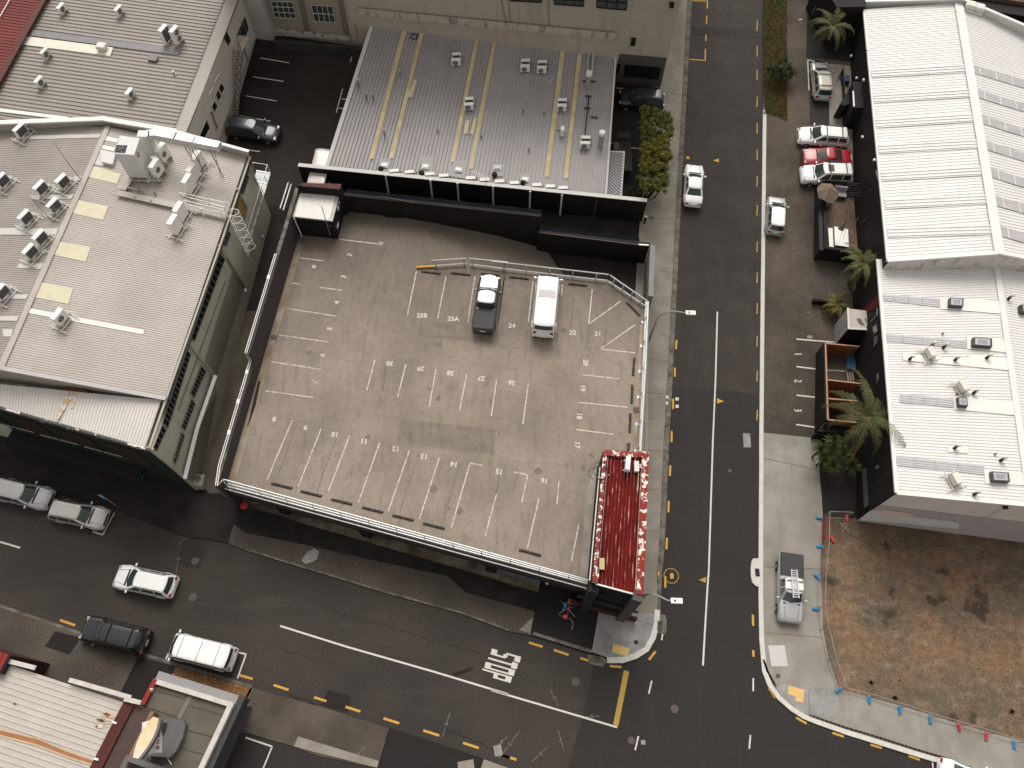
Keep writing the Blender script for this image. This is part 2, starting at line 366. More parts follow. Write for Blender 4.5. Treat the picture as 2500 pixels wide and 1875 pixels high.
# ================================================================== THE SETTING: ground, roads, pavements
def grid_ground():
    bm = bmesh.new(); ys = [-400, -60, 12, 24, 110, 400]; xs = [-400, -80, 0, 80, 400]
    g = [[bm.verts.new((x, y, gz(y)-.05)) for x in xs] for y in ys]
    for i in range(len(ys)-1):
        for j in range(len(xs)-1): bm.faces.new((g[i][j], g[i][j+1], g[i+1][j+1], g[i+1][j]))
    me = bpy.data.meshes.new('ground'); bm.to_mesh(me); bm.free(); o = bpy.data.objects.new('ground', me); COL.objects.link(o)
    me.materials.append(asphD); o['kind'] = 'structure'
grid_ground()
def ext(a, b, t): A = gr(a); B = gr(b); return A+(B-A)*t      # beyond b along a->b
# --- side road (right) and cross street (bottom)
RL = [(1689, 0), (1664, 460), (1641, 937), (1622, 1335), (1616, 1400), (1609, 1525), (1600, 1560), (1583, 1590), (1555, 1608), (1520, 1619), (1480, 1619), (1447, 1602), (1301, 1556), (1241, 1541), (1124, 1498), (947, 1450), (765, 1395), (600, 1344), (558, 1326), (451, 1309), (283, 1245), (0, 1167)]
RR = [(1864, 0), (1862, 270), (1857, 678), (1853, 1130), (1851, 1400), (1853, 1560), (1860, 1640), (1874, 1676), (1898, 1708), (1930, 1736), (1960, 1755), (1992, 1768), (2062, 1793), (2149, 1820), (2236, 1847), (2294, 1864)]
SB = [(0, 1483), (203, 1552), (411, 1620), (616, 1680), (785, 1726), (957, 1783), (1054, 1825), (1240, 1878)]
rl = [ext((1664, 460), (1689, 0), 1.8)]+[gr(p) for p in RL]+[ext((283, 1245), (0, 1167), 2.2)]
rr = [ext((1862, 270), (1864, 0), 4)]+[gr(p) for p in RR]+[ext((2062, 1802), (2294, 1864), 2.5)]
sb = [ext((203, 1552), (0, 1483), 2.5)]+[gr(p) for p in SB]+[ext((957, 1783), (1240, 1878), 1.6)]
road = drape('road', rl+[sb[0]]+sb[1:]+[V(20, -20, 0), V(60, -25, 0)]+rr[::-1], -.03, asph, kind='structure')
# differently worn stretches of road surface
def patch(name, pts, dz, mat, parent=None): return drape(name, pts, dz, mat, parent=parent if parent is not None else road)
cross = patch('street_surface', [gr(p) for p in RL[11:]]+[rl[-1], sb[0]]+sb[1:]+[gr((1380, 1900)), gr((1388, 1875)), gr((1424, 1740)), gr((1444, 1650)), gr((1449, 1628))], -.022, asphL)
patch('new_surface', [(1640, 943), (1700, 950), (1780, 952), (1853, 966), (1853, 1130), (1851, 1400), (1853, 1560), (1860, 1640), (1874, 1676), (1898, 1708), (1962, 1767), (2062, 1802), (2236, 1850), (2294, 1864), (2400, 1900), (1380, 1900), (1388, 1875), (1424, 1740), (1449, 1628), (1480, 1623), (1520, 1623), (1557, 1611), (1586, 1592), (1603, 1562), (1612, 1525), (1619, 1400), (1626, 1335)], -.020, asphC)
patch('trench_patch', [(2, 0, 1680, 225), (2, 0, 1760, 222), (3, 0, -10, 255), (3, 0, -10, 320), (2, 0, 1900, 300), (2, 0, 1675, 285)], -.016, asphC)
patch('trench_patch', [(1, 3, 690, 1000), (1, 3, 893, 1055), (1, 3, 858, 1190), (1, 3, 638, 1128)], -.014, asphP)
patch('trench_patch', [(0, 2, 1560, 1310), (0, 2, 1680, 1330), (0, 2, 1770, 1375), (0, 2, 1680, 1590), (0, 2, 1480, 1545)], -.014, asphC)
patch('trench_patch', [(0, 2, 1690, 1200), (0, 2, 1740, 1140), (0, 2, 1960, 1170), (0, 2, 1915, 1390), (0, 2, 1675, 1335)], -.012, asphL)
patch('trench_patch', [(2, 3, -330, 860), (2, 3, -150, 800), (2, 3, -160, 830), (2, 3, -320, 900)], -.012, asphP)
# --- pavements
def pave(name, pts, mat, h=.10, kind='structure'): return drape(name, pts, h, mat, thick=.35, kind=kind)
# left of the side road: from the kerb back to the buildings
kin = [(1678, 0), (1652, 460), (1628, 937), (1608, 1335), (1603, 1400), (1596, 1525), (1588, 1555), (1572, 1580), (1548, 1596), (1518, 1606), (1484, 1606)]
pave('pavement', [ext((1652, 460), (1678, 0), 1.8)]+[gr(p, 0) for p in kin[:5]]+[gr((1604, 1500)), V(8.5, 10.5, 0), V(8.8, 22, 0), gr((1540, 900)), gr((1560, 560)), gr((1600, 200)), gr((1640, 0)), ext((1600, 200), (1640, 0), 2.2)], conc)
pave('pavement', [gr((1604, 1500)), gr((1596, 1525)), gr((1588, 1555)), gr((1572, 1580)), gr((1548, 1596)), gr((1518, 1606)), gr((1484, 1606)), gr((2, 3, 845, 680)), gr((2, 3, 905, 335)), gr((1505, 1500)), V(8.5, 10.5, 0)], concG, .10)
# kerbs
def kerb(pts, w, mat, h=.11, side=1, name='kerb'): return drape(name, band(pts, w, side), h, mat, thick=.35, kind='structure')
kerb([ext((1664, 460), (1689, 0), 1.8)]+[gr(p) for p in RL[:5]]+[gr((1611, 1500))], .42, kerbM, .085, -1)
kerb([gr(p) for p in [(1611, 1490), (1609, 1525), (1600, 1560), (1583, 1590), (1555, 1608), (1520, 1619), (1482, 1619)]], .40, kerbW, .112, -1)
# in front of the left building: dark footpath
pave('footpath', [rl[-1]]+[gr(p) for p in RL[:17:-1]]+[gr((583, 1240)), gr((540, 1205)), gr((480, 1205)), gr((300, 1060)), gr((0, 980)), ext((300, 1060), (0, 980), 2.5)], asphD, .09)
# in front of the car park
pave('footpath', [(558, 1326), (600, 1344), (765, 1395), (947, 1450), (1124, 1498), (1241, 1541), (1298, 1552), (2, 3, 360, 350), (2, 3, 410, 150), (2, 3, 400, 60), (1, 2, 400, 1050), (575, 1232)], aggrD, .09)
drape('footpath', [(1, 2, -90, 1060), (1, 2, 20, 1065), (1, 2, 620, 1230), (1, 2, 1240, 1400), (1, 2, 1800, 1560), (1, 3, 2212, 110), (2, 3, 400, 180), (2, 3, 365, 340), (1, 3, 1860, 180), (1, 2, 1700, 1650), (1, 2, 1000, 1500), (1, 2, 500, 1385), (1, 2, 0, 1285), (0, 2, 1960, 1200)], .096, asphD, kind='structure')
drape('footpath_patch', [(1, 2, 495, 1480), (1, 2, 530, 1440), (1, 2, 580, 1415), (1, 2, 622, 1440), (1, 2, 600, 1510), (1, 2, 560, 1530), (1, 2, 510, 1545), (1, 2, 475, 1520)], .101, concG, kind='structure')
drape('footpath', [(2, 3, 330, 520), (2, 3, 360, 380), (2, 3, 400, 150), (2, 3, 420, 60), (2, 3, 850, 150), (2, 3, 915, 335), (2, 3, 845, 680), (2, 3, 600, 610)], .093, asphP, thick=.3, kind='structure')
kerb([gr(p) for p in [(2, 3, 845, 690), (2, 3, 600, 615), (2, 3, 345, 535)]], .22, kerbM, .10, -1)
drape('footpath_corner', [(2, 3, 232, 498), (2, 3, 350, 385), (2, 3, 325, 525)], .104, conc, kind='structure')
kerb([gr(p) for p in [(1241, 1541), (1124, 1498), (947, 1450), (765, 1395), (600, 1344)]], .16, kerbM, .097, -1)
# gully aprons with grates
def gully(pts, grate, n, name='gully_grate'):
    ap = drape('gully_apron', pts, .02, kerbM, thick=.3, kind='structure')
    g = [gr(p, .09) for p in grate]
    t = thing(name, {0: 'black slotted kerb grate in a pale apron on the side road', 1: 'black slotted kerb grate in a pale apron on the cross street'}[n], 'grate', g[0])
    MB().quad(*[p+V(0, 0, .03) for p in g]).build('grate_base', blackS, t)
    m = MB()
    for i in range(11):
        u = (i+.5)/11; m.bar(lerp(g[0], g[1], u)+V(0, 0, .05), lerp(g[3], g[2], u)+V(0, 0, .05), .035, .03)
    m.build('grate_bars', kerbM, t)
gully([(2, 3, 1405, 375), (2, 3, 1440, 360), (2, 3, 1478, 400), (2, 3, 1475, 510), (2, 3, 1460, 530), (2, 3, 1390, 518)], [(2, 3, 1402, 418), (2, 3, 1397, 492), (2, 3, 1438, 498), (2, 3, 1443, 420)], 0)
gully([(2, 3, 810, 700), (2, 3, 935, 722), (2, 3, 982, 760), (2, 3, 935, 808), (2, 3, 820, 780)], [(2, 3, 848, 708), (2, 3, 924, 728), (2, 3, 918, 772), (2, 3, 842, 752)], 1)
# --- south side of the cross street
pave('footpath', [sb[0]]+sb[1:4]+[gr((585, 1668)), gr((560, 1760)), gr((400, 1900)), ext((203, 1552), (0, 1483), 2.5)+V(0, -14, 0)], aggrD, .09)
pave('footpath', [sb[3], sb[4], sb[5], gr((1, 3, 1210, 1325)), gr((1, 3, 1110, 1659)), gr((1, 3, 620, 1560)), gr((1, 3, 400, 1475)), gr((1, 3, 0, 1360)), gr((540, 1790)), gr((490, 1700))], aggr, .094)
drape('footpath', [(0, 3, 1500, 810), (0, 3, 2130, 990), (1, 3, 40, 980), (1, 3, 30, 1150), (0, 3, 1960, 1340), (0, 3, 1900, 1500), (0, 3, 1400, 1400), (0, 3, 1440, 900)], .099, aggrO, kind='structure')
drape('footpath', [(1, 3, 440, 1392), (1, 3, 630, 1450), (1, 3, 1125, 1600), (1, 3, 1110, 1655), (1, 3, 610, 1530), (1, 3, 405, 1475)], .100, conc, kind='structure')
drape('forecourt', [(1, 3, 1213, 1320), (1, 3, 1560, 1430), (1, 3, 1980, 1570), (1, 3, 2300, 1680), (1, 3, 2250, 1900), (1, 3, 900, 1900), (1, 3, 1105, 1662)], .02, asphP, thick=.2, kind='structure')
drape('forecourt', [(0, 3, 1990, 1340), (1, 3, 0, 1365), (1, 3, 400, 1478), (1, 3, 620, 1562), (1, 3, 1105, 1662), (1, 3, 900, 1900), (0, 3, 1700, 2000), (0, 3, 1850, 1500)], .05, asphC, thick=.2, kind='structure')
drape('footpath', [(1, 3, 2010, 1585), (2, 3, 90, 1640), (2, 3, 500, 1780), (2, 3, 400, 1900), (1, 3, 1900, 1900)], .09, conc, thick=.3, kind='structure')
drape('footpath_patch', [(0, 3, 470, 505), (0, 3, 690, 560), (0, 3, 590, 705), (0, 3, 385, 635)], .0965, asphP, kind='structure')
drape('footpath_patch', [(0, 3, 1170, 720), (0, 3, 1480, 800), (0, 3, 1440, 930), (0, 3, 1200, 1110), (0, 3, 1010, 1040)], .0975, asphP, kind='structure')
kerb(sb[:4]+[sb[4]], .2, kerbM, .10, 1)
# --- right of the side road
krw = [gr(p) for p in RR]
pave('pavement', [rr[0], gr((1864, 0)), gr((1862, 270)), gr((1857, 678)), gr((1854, 1056)), gr((3, 2, 478, 490)), gr((2060, 1082)), gr((2160, 1082)), gr((2170, 600)), gr((2170, 300)), gr((2140, 0)), ext((2170, 300), (2140, 0), 3)], aggr, .10)
pave('pavement', [gr((3, 2, 0, 435)), gr((3, 2, 478, 490)), gr((3, 2, 480, 760)), gr((3, 2, 500, 960)), gr((3, 2, 512, 1150)), gr((3, 2, 495, 1400)), gr((3, 2, 490, 1640)), gr((3, 3, 505, 200)), gr((3, 3, 510, 480)), gr((3, 3, 560, 740)), gr((3, 3, 620, 920)), gr((3, 3, 650, 1000))]+[gr((3, 3, 900, 1065)), gr((3, 3, 1150, 1130)), gr((3, 3, 1700, 1300)), gr((3, 3, 2212, 1440)), ext((3, 3, 1700, 1300), (3, 3, 2212, 1440), 2.0), rr[-1]+V(0, .3, 0)]+[gr(p)+V(.12, .3, 0) for p in RR[:3:-1]]+[gr((1854, 1130))], concN, .10)
drape('pavement_slab', [(3, 3, 120, 975), (3, 3, 200, 950), (3, 3, 650, 1000), (3, 3, 630, 1250), (3, 3, 400, 1210), (3, 3, 300, 1200), (3, 3, 180, 1080)], .106, concG, kind='structure')
kerb([gr(p) for p in [(1862, 270), (1857, 678), (1853, 1130), (1851, 1400), (1853, 1560), (1860, 1640), (1874, 1676), (1898, 1708), (1930, 1736), (1960, 1755), (1992, 1768), (2062, 1793), (2149, 1820), (2236, 1847), (2294, 1864)]]+[rr[-1]], .33, kerbW, .113, 1)
kerb([rr[0]]+krw[:2], .3, kerbM, .113, 1)
drape('footpath', [(3, 0, 205, -200), (3, 0, 385, -200), (3, 0, 380, 100), (3, 0, 375, 490), (3, 0, 230, 490), (3, 0, 205, 300)], .106, conc if 0 else aggr, kind='structure')
drape('verge', [(3, 0, 18, -300), (3, 0, 205, -300), (3, 0, 202, 300), (3, 0, 200, 500), (3, 0, 215, 780), (3, 0, 215, 1030), (3, 0, 180, 1015), (3, 0, 30, 960), (3, 0, 8, 830), (3, 0, 12, 200)], .125, grassG, kind='structure')
drape('parking_apron', [(3, 0, 380, 490), (3, 0, 560, 540), (3, 0, 565, 1060), (3, 0, 400, 1060), (3, 0, 398, 780)], .106, asphC, kind='structure')
drape('parking_apron', [(3, 0, 555, 545), (3, 0, 740, 560), (3, 0, 800, 1000), (3, 0, 800, 1250), (3, 0, 760, 1500), (3, 0, 700, 1200), (3, 0, 568, 1060)], .107, conc, kind='structure')
drape('garden_bed', [(3, 0, 385, -60), (3, 0, 860, -60), (3, 0, 860, 540), (3, 0, 370, 490)], .108, asphP, kind='structure')
drape('driveway', [(3, 2, 480, 415), (3, 2, 1000, 420), (3, 2, 1000, 1150), (3, 2, 520, 1150), (3, 2, 505, 960), (3, 2, 482, 760)], .109, asphD, kind='structure')
drape('driveway', [(3, 1, 430, 690), (3, 1, 720, 720), (3, 1, 800, 1010), (3, 1, 620, 1080), (3, 1, 430, 940)], .108, aggrD, kind='structure')
# building site of bare earth
site = drape('bare_earth', [gr((3, 2, 512, 1150)), gr((3, 2, 495, 1400)), gr((3, 2, 490, 1640)), gr((3, 3, 505, 200)), gr((3, 3, 510, 480)), gr((3, 3, 560, 740)), gr((3, 3, 620, 920)), gr((3, 3, 650, 1000)), gr((3, 3, 900, 1065)), gr((3, 3, 1150, 1130)), gr((3, 3, 1700, 1300)), gr((3, 3, 2212, 1440)), ext((3, 3, 1700, 1300), (3, 3, 2212, 1440), 2.0), V(75, 9, 0), V(75, 24, 0), V(40, 20, 0), gr((3, 2, 1000, 1150))], .03, dirt, kind='structure')
# --- back yard top left, lane between the buildings, yard behind the hedge
drape('yard', [V(-48, 45, 0), V(-34, 50, 0), V(-30, 95, 0), V(-12, 95, 0), V(-14, 62, 0), V(-15.5, 44, 0), V(-18.5, 41, 0), V(-24, 40, 0)], .0, yardA, kind='structure')
lane = drape('lane', [gr((0, 2, 1700, 870)), gr((0, 2, 1850, 400)), gr((0, 1, 1890, 1600)), gr((0, 1, 2010, 1040)), gr((0, 1, 2170, 1030)), gr((0, 1, 2212, 1000)), gr((660, 740)), gr((640, 860)), gr((600, 1100)), gr((582, 1236)), gr((0, 2, 1980, 1040)), gr((0, 2, 1830, 1000))], .0, aggrD, kind='structure')
drape('lane_surface', [gr((0, 1, 2010, 1040)), gr((600, 560)), gr((640, 420)), gr((690, 330)), gr((760, 360)), gr((760, 480)), gr((700, 600)), gr((0, 1, 2212, 1020))], .012, yardA, kind='structure')
drape('side_yard', [V(-1, 47.5, 0), V(11.5, 46.5, 0), V(13, 50, 0), V(14.5, 63, 0), V(-1, 64, 0)], .02, asphP, kind='structure')
# ---------------------------------------------------------------- road and pavement markings (parts of the road)
def T(c, r, *xy): return [(c, r, xy[i], xy[i+1]) for i in range(0, len(xy), 2)]
def dashes(name, segs, w, mat):
    for a, b in segs: dash(name, a, b, w, mat, road, z=-.006)
WZ = []
dashes('centre_line', [((2, 1, 1906, 1040), (2, 2, 1890, 0)), ((2, 2, 1890, 0), (2, 2, 1832, 1650)), ((2, 3, 1832, 0), (2, 3, 1784, 795)), ((1, 3, 290, 460), (1, 3, 850, 635)), ((1, 3, 850, 635), (1, 3, 1600, 850)), ((1, 3, 1600, 850), (1, 3, 2212, 1035)), ((2, 3, 138, 1035), (2, 3, 1060, 1315)) if 0 else ((2, 3, 0, 1003), (2, 3, 1060, 1315)),
    ((0, 2, 0, 1358), (0, 2, 170, 1408))], .13, whiteP)
dashes('edge_dash', [((2, 3, 1352, 922), (2, 3, 1327, 1032)), ((2, 3, 1240, 1390), (2, 3, 1212, 1508)), ((2, 3, 2185, 1380), (2, 3, 2175, 1497)), ((2, 3, 2209, 900), (2, 3, 2208, 1010)), ((2, 3, 1455, 470), (2, 3, 1435, 580)), ((3, 3, 1440, 1600), (3, 3, 1445, 1659))], .11, whiteP)
dashes('bay_mark', [((0, 2, 965, 1112), (0, 2, 865, 1300)), ((0, 2, 865, 1297), (0, 2, 782, 1272)), ((0, 3, 2005, 682), (0, 3, 2080, 700)), ((0, 3, 2075, 700), (0, 3, 2003, 905)), ((0, 3, 1455, 600), (0, 3, 1400, 740))], .11, whiteP)
ylw = T(2, 2, 1532, 150, 1532, 235, 1521, 422, 1519, 515, 1509, 712, 1505, 802, 1496, 1012, 1492, 1108, 1481, 1323, 1476, 1421) + T(2, 1, 1562, 1278, 1556, 1355, 1547, 1512, 1547, 1588) + T(2, 3, 1467, 40, 1466, 138, 1458, 370, 1450, 490, 1385, 675, 1328, 745, 997, 798, 1095, 807, 315, 600, 432, 636, 525, 662, 650, 704, 750, 732, 870, 768, 2205, 365, 2208, 460, 2208, 665, 2212, 720)
ylw += T(3, 3, 57, 983, 115, 1068, 290, 1233, 378, 1284, 596, 1362, 692, 1393, 917, 1460, 1013, 1489, 1238, 1556, 1334, 1588) + T(0, 3, 505, 410, 633, 455, 2022, 876, 2132, 907) + T(1, 3, 235, 958, 360, 1000, 576, 1062, 680, 1095, 842, 1142, 967, 1182, 1162, 1240, 1295, 1282, 1498, 1342, 1633, 1385, 1833, 1447, 1966, 1490, 2158, 1550, 2230, 1572) + T(2, 3, 84, 1550, 210, 1588) + T(3, 2, -12, 210, -12, 300, -12, 720, -12, 790, -13, 1120, -13, 1210)
dashes('yellow_dash', list(zip(ylw[::2], ylw[1::2])), .16, yellP)
dashes('yellow_dash', [((1849, y), (1848, y+26)) for y in (50, 112, 170, 235, 300, 365, 430, 500, 590, 665, 740, 820, 905, 1000)], .10, yellO)
dashes('loading_mark', [((2, 0, 1690, 6), (2, 0, 1826, 8)), ((2, 0, 1822, 8), (2, 0, 1820, 72)), ((2, 0, 1817, 135), (2, 0, 1814, 198)), ((2, 0, 1810, 292), (2, 0, 1808, 345)), ((2, 0, 1805, 412), (2, 0, 1803, 512)), ((2, 0, 1668, 500), (2, 0, 1808, 510))], .12, yellP)
dashes('stop_line', [((2, 3, 1140, 838), (2, 3, 1048, 1300))], .38, yellO)
def tri(a, b, c, mat, name='survey_arrow'):
    return drape(name, [a, b, c], -.006, mat, parent=road)
tri((2, 0, 1868, 1353), (2, 0, 1918, 1338), (2, 0, 1918, 1370), yellP); tri((2, 2, 1903, 147), (2, 2, 1963, 172), (2, 2, 1905, 190), yellP); tri((2, 3, 1748, 70), (2, 3, 1812, 48), (2, 3, 1808, 97), yellO)
def sq(c, w, mat, name, z=-.006, par=None, ang=0):
    p = gr(c); x = V(math.cos(ang), math.sin(ang), 0)*w[0]/2; y = V(-math.sin(ang), math.cos(ang), 0)*w[1]/2
    return drape(name, [p-x-y, p+x-y, p+x+y, p-x+y], z, mat, parent=par if par is not None else road)
for c in T(2, 2, 1566, 152, 1566, 213): sq(c, (.27, .27), whiteP, 'white_square')
for c in T(2, 2, 1480, 140, 1478, 193): sq(c, (.2, .27), whiteP, 'white_square', .12)
sq((2, 0, 1657, 1330), (.3, .3), yellP, 'yellow_square'); sq((2, 3, 1522, 38), (.26, .4), yellP, 'yellow_square'); sq((2, 3, 1408, 20), (.14, .3), yellP, 'yellow_square', .12)
sq((2, 2, 2155, 500), (.60, 1.2), concG, 'grey_panel'); sq((0, 2, 1672, 1142), (.38, .45), concG, 'grey_panel', ang=-.3)
c0 = gr((2, 3, 1517, 37), 0); m = MB()
for k in range(32):
    a = 2*math.pi*k/32; b = 2*math.pi*(k+1)/32; m.quad(*[V(c0.x+math.cos(q)*r, c0.y+math.sin(q)*r, gz(c0.y+math.sin(q)*r)-.004) for q, r in ((a, .58), (b, .58), (b, .52), (a, .52))])
m.build('yellow_ring', yellO, road)
A_ = gr((2, 3, 0, 820)); d_ = (gr((2, 3, 1060, 1315))-gr((2, 3, 0, 1003))).normalized()
GL = {'S': [(0, 0, 1, .2), (.7, .16, 1, .5), (.3, .42, .8, .56), (0, .5, .3, .84), (0, .8, 1, 1)], 'T': [(.35, 0, .65, .8), (0, .8, 1, 1)], 'O': [(0, 0, .26, 1), (.74, 0, 1, 1), (.2, 0, .8, .2), (.2, .8, .8, 1)], 'P': [(0, 0, .26, 1), (.2, .8, 1, 1), (.74, .5, 1, .84), (.2, .40, 1, .54)]}
so_ = gr((2, 3, 4, 650)); rt_ = V(d_.y, -d_.x, 0)
for k, ch in enumerate('STOP'):
    m = MB(); o = so_+rt_*(k*.50)+d_*(-.09*k)
    for i, (x0, y0, x1, y1) in enumerate(GL[ch]): z = V(0, 0, -.006+.0015*i); m.quad(*[o+rt_*x*.42+d_*y*2.2+z for x, y in ((x0, y0), (x1, y0), (x1, y1), (x0, y1))])
    m.build('stop_lettering', whiteP, road)
def label_marks():
    r = random.Random(3)
    for c in T(0, 2, 1600, 1305, 1505, 1500, 1780, 1140)+T(2, 3, 530, 1065, 150, 1462, 585, 1420, 410, 1540, 845, 1225, 655, 545)+T(1, 3, 950, 1530, 1690, 1296, 2155, 1440):
        p = gr(c); a = r.uniform(0, 3.1); d = V(math.cos(a), math.sin(a), 0); n = V(-d.y, d.x, 0); l = r.uniform(.5, 1.3); zz = -.005 if c != T(1, 3, 950, 1530)[0] else .106
        m = MB()
        for s0, s1 in ((-l, -.15), (.15, l)): m.quad(p+d*s0-n*.012+V(0, 0, zz), p+d*s1-n*.012+V(0, 0, zz), p+d*s1+n*.012+V(0, 0, zz), p+d*s0+n*.012+V(0, 0, zz))
        for q in range(4):
            e = p+d*r.uniform(-.1, .1)+n*r.uniform(-.1, .1); f = V(r.uniform(-1, 1), r.uniform(-1, 1), 0).normalized(); g = V(-f.y, f.x, 0)*.012
            m.quad(e-f*.08-g+V(0, 0, zz), e+f*.08-g+V(0, 0, zz), e+f*.08+g+V(0, 0, zz), e-f*.08+g+V(0, 0, zz))
        m.build('survey_mark', concG, road)
label_marks()
for c in T(2, 1, 2035, 1640)+T(2, 1, 2075, 1640): pass
# warning pads (yellow tactile paving) and lids
def pad(pts, label):
    m = drape('tactile_pad', pts, .112 if 0 else .118, M('tactile_yellow', (.62, .43, .16), .8, .06, 3, .1, 40), thick=.02); tag(m, label, 'tactile paving')
pad([(2, 3, 1025, 612), (2, 3, 1162, 650), (2, 3, 1147, 720), (2, 3, 1013, 682)], 'oblong yellow tactile pad on the rounded corner below the red roof')
pad([(3, 3, 222, 965), (3, 3, 358, 1000), (3, 3, 342, 1110), (3, 3, 277, 1092), (3, 3, 282, 1058), (3, 3, 215, 1035)], 'stepped yellow tactile pad on the curved pavement by the bare earth')
def lid(c, r, label, mat=None, sqr=None, z=0.0, inner=True):
    p = gr(c, z); t = thing('manhole_cover' if not sqr else 'service_lid', label, 'manhole' if not sqr else 'service lid', p)
    m = MB()
    if sqr:
        a = sqr[2]; ax = V(math.cos(a), math.sin(a), 0); m.box(p+V(0, 0, .004), (sqr[0], sqr[1], .012), ax); m.build('lid', mat or concG, t)
        if inner: MB().box(p+V(0, 0, .013), (sqr[0]*.8, sqr[1]*.72, .006), ax).build('panel', mat or concG, t)
    else:
        m.cyl(p-V(0, 0, .004), r, .012, 20); m.build('frame', M('iron_rim', (.12, .11, .105), .8, .2, 8), t)
        MB().cyl(p-V(0, 0, .002), r*.86, .016, 20).build('cover', mat or M('iron_cover', (.075, .065, .06), .8, .2, 8), t)
        g = MB()
        for k in range(-2, 3): w = math.sqrt(max(.01, .6-(k*.3)**2))*r; g.bar(p+V(-w, k*.3*r, .016), p+V(w, k*.3*r, .016), .02, .008)
        g.build('tread', M('iron_rim', (.12, .11, .105)), t)
lid((0, 2, 1648, 1518), .28, 'round manhole in a square asphalt patch, upper of two left of the car park', z=-.01)
lid((0, 3, 1627, 218), .28, 'round manhole in the street behind the white wagon, lower of two', z=-.01)
lid((2, 3, 712, 932), .28, 'round manhole between the stop lettering and the yellow stop line', z=-.01)
lid((2, 3, 1545, 1160), .27, 'brown round manhole alone in the middle of the junction', M('iron_brown', (.11, .075, .065), .8, .2, 8), z=-.01)
lid((2, 3, 1180, 1428), .24, 'brown round manhole beside the short white dash south of the junction', M('iron_brown', (.11, .075, .065)), z=-.01)
lid((2, 2, 2010, 758), .16, 'small round cover in the side road beside the red roof', z=-.01)
lid((3, 3, 136, 882), .17, 'small dark round cover in the curved pavement by the pale panel', z=.10)
lid((2, 3, 1280, 1442), 0, 'small square valve lid beside the brown manhole', sqr=(.3, .3, 0), z=-.01)
lid((2, 3, 55, 1512), 0, 'pale square hydrant lid with a round centre at the bottom kerb', concG, (.55, .7, .25), .0)
lid((3, 3, 136, 712), 0, 'large pale rectangular twin lid on the curved pavement', M('pale_lid', (.50, .49, .48), .7, .06, 2), (1.2, 1.45, .05), .10, False)
lid((3, 2, 105, 547), 0, 'small pale framed lid at the top of the new pavement', concN, (.66, .42, .05), .10)
lid((2, 3, 1220, 598), 0, 'small black square cover on the rounded corner', blackS, (.28, .28, .1), .10, False)
lid((1, 3, 1860, 1650), 0, 'pale lid with two round covers at the bottom edge', conc, (1.1, .8, .2), .06)
lid((3, 1, 265, 508), 0, 'dark square lid below the silver hatchback', rampM, (.25, .3, .1), .10)
lid((3, 1, 367, 545), 0, 'dark square lid nearest the black courtyard wall', rampM, (.25, .2, .1), .10)
lid((3, 1, 396, 1050), 0, 'dark square lid between the low black fin and parking space one', rampM, (.3, .33, .1), .10)
lid((3, 1, 403, 1250), 0, 'pale square lid at the head of parking space one', conc, (.44, .34, .1), .10, False)
lid((3, 0, 245, 952), 0, 'dark square lid by the tip of the grass verge', rampM, (.25, .25, .1), .10)
lid((3, 0, 342, 357), 0, 'upper dark lid in the footpath left of the dark palm', rampM, (.3, .16, .1), .10)
lid((3, 0, 345, 392), 0, 'lower dark lid in the footpath left of the dark palm', rampM, (.3, .2, .1), .10)
lid((3, 0, 325, 163), 0, 'small white lid in the footpath at the top', whiteP, (.3, .18, .1), .10, False)
lid((2, 1, 1350, 248), 0, 'brown drain lid at the end of the long black wall', rampM, (.33, .2, -.3), .10)
# drain slots beside the kerb, numbers of the street parking spaces
for s_, c_ in (('1', (3, 1, 305, 1398)), ('2', (3, 1, 307, 1622)), ('3', (3, 2, 305, 245))):
    text(s_, gr(c_, .10), V(1, .05, 0), .62, whiteP, road, 'space_number', .006)
for a, b in (((3, 1, 285, 1276), (3, 1, 640, 1305)), ((3, 1, 288, 1508), (3, 1, 465, 1530)), ((3, 2, 288, 124), (3, 2, 470, 145)), ((3, 2, 285, 372), (3, 2, 480, 400))):
    dash('space_line', a, b, .12, whiteP, road, z=.108)
dash('space_line', (3, 0, 384, 515), (3, 0, 395, 770), .12, whiteP, road, z=.112)
dash('space_line', (3, 0, 384, 512), (3, 0, 440, 525), .1, whiteP, road, z=.113)
dash('space_line', (3, 1, 545, 1538), (3, 1, 730, 1548), .1, fadeP, road, z=.113)
for a, b in (((1, 0, 120, 490), (1, 0, 368, 531)), ((1, 0, 64, 649), (1, 0, 318, 688)), ((1, 0, 5, 811), (1, 0, 262, 853)), ((0, 0, 2020, 978), (1, 0, 208, 1024)), ((0, 0, 2065, 1262), (1, 0, 122, 1280)), ((1, 0, 905, 433), (1, 0, 882, 528)), ((1, 0, 817, 752), (1, 0, 763, 952)), ((1, 0, 808, 836), (1, 0, 860, 840)), ((1, 0, 785, 914), (1, 0, 826, 917)), ((1, 3, 0, 1402), (1, 3, 225, 1478)), ((1, 3, 225, 1478), (1, 3, 150, 1659))):
    dash('yard_line', a, b, .10, whiteP if b != (1, 0, 882, 528) else fadeP, road, z=.018 if a[1] == 0 else .062)
m = MB()
for a, b in (((2, 0, 1050, 745), (2, 0, 1110, 748)), ((2, 0, 990, 1205), (2, 0, 1035, 1208)), ((2, 0, 1165, 1249), (2, 0, 1230, 1254))): dash('yard_line', a, b, .09, fadeP, road, z=.035)
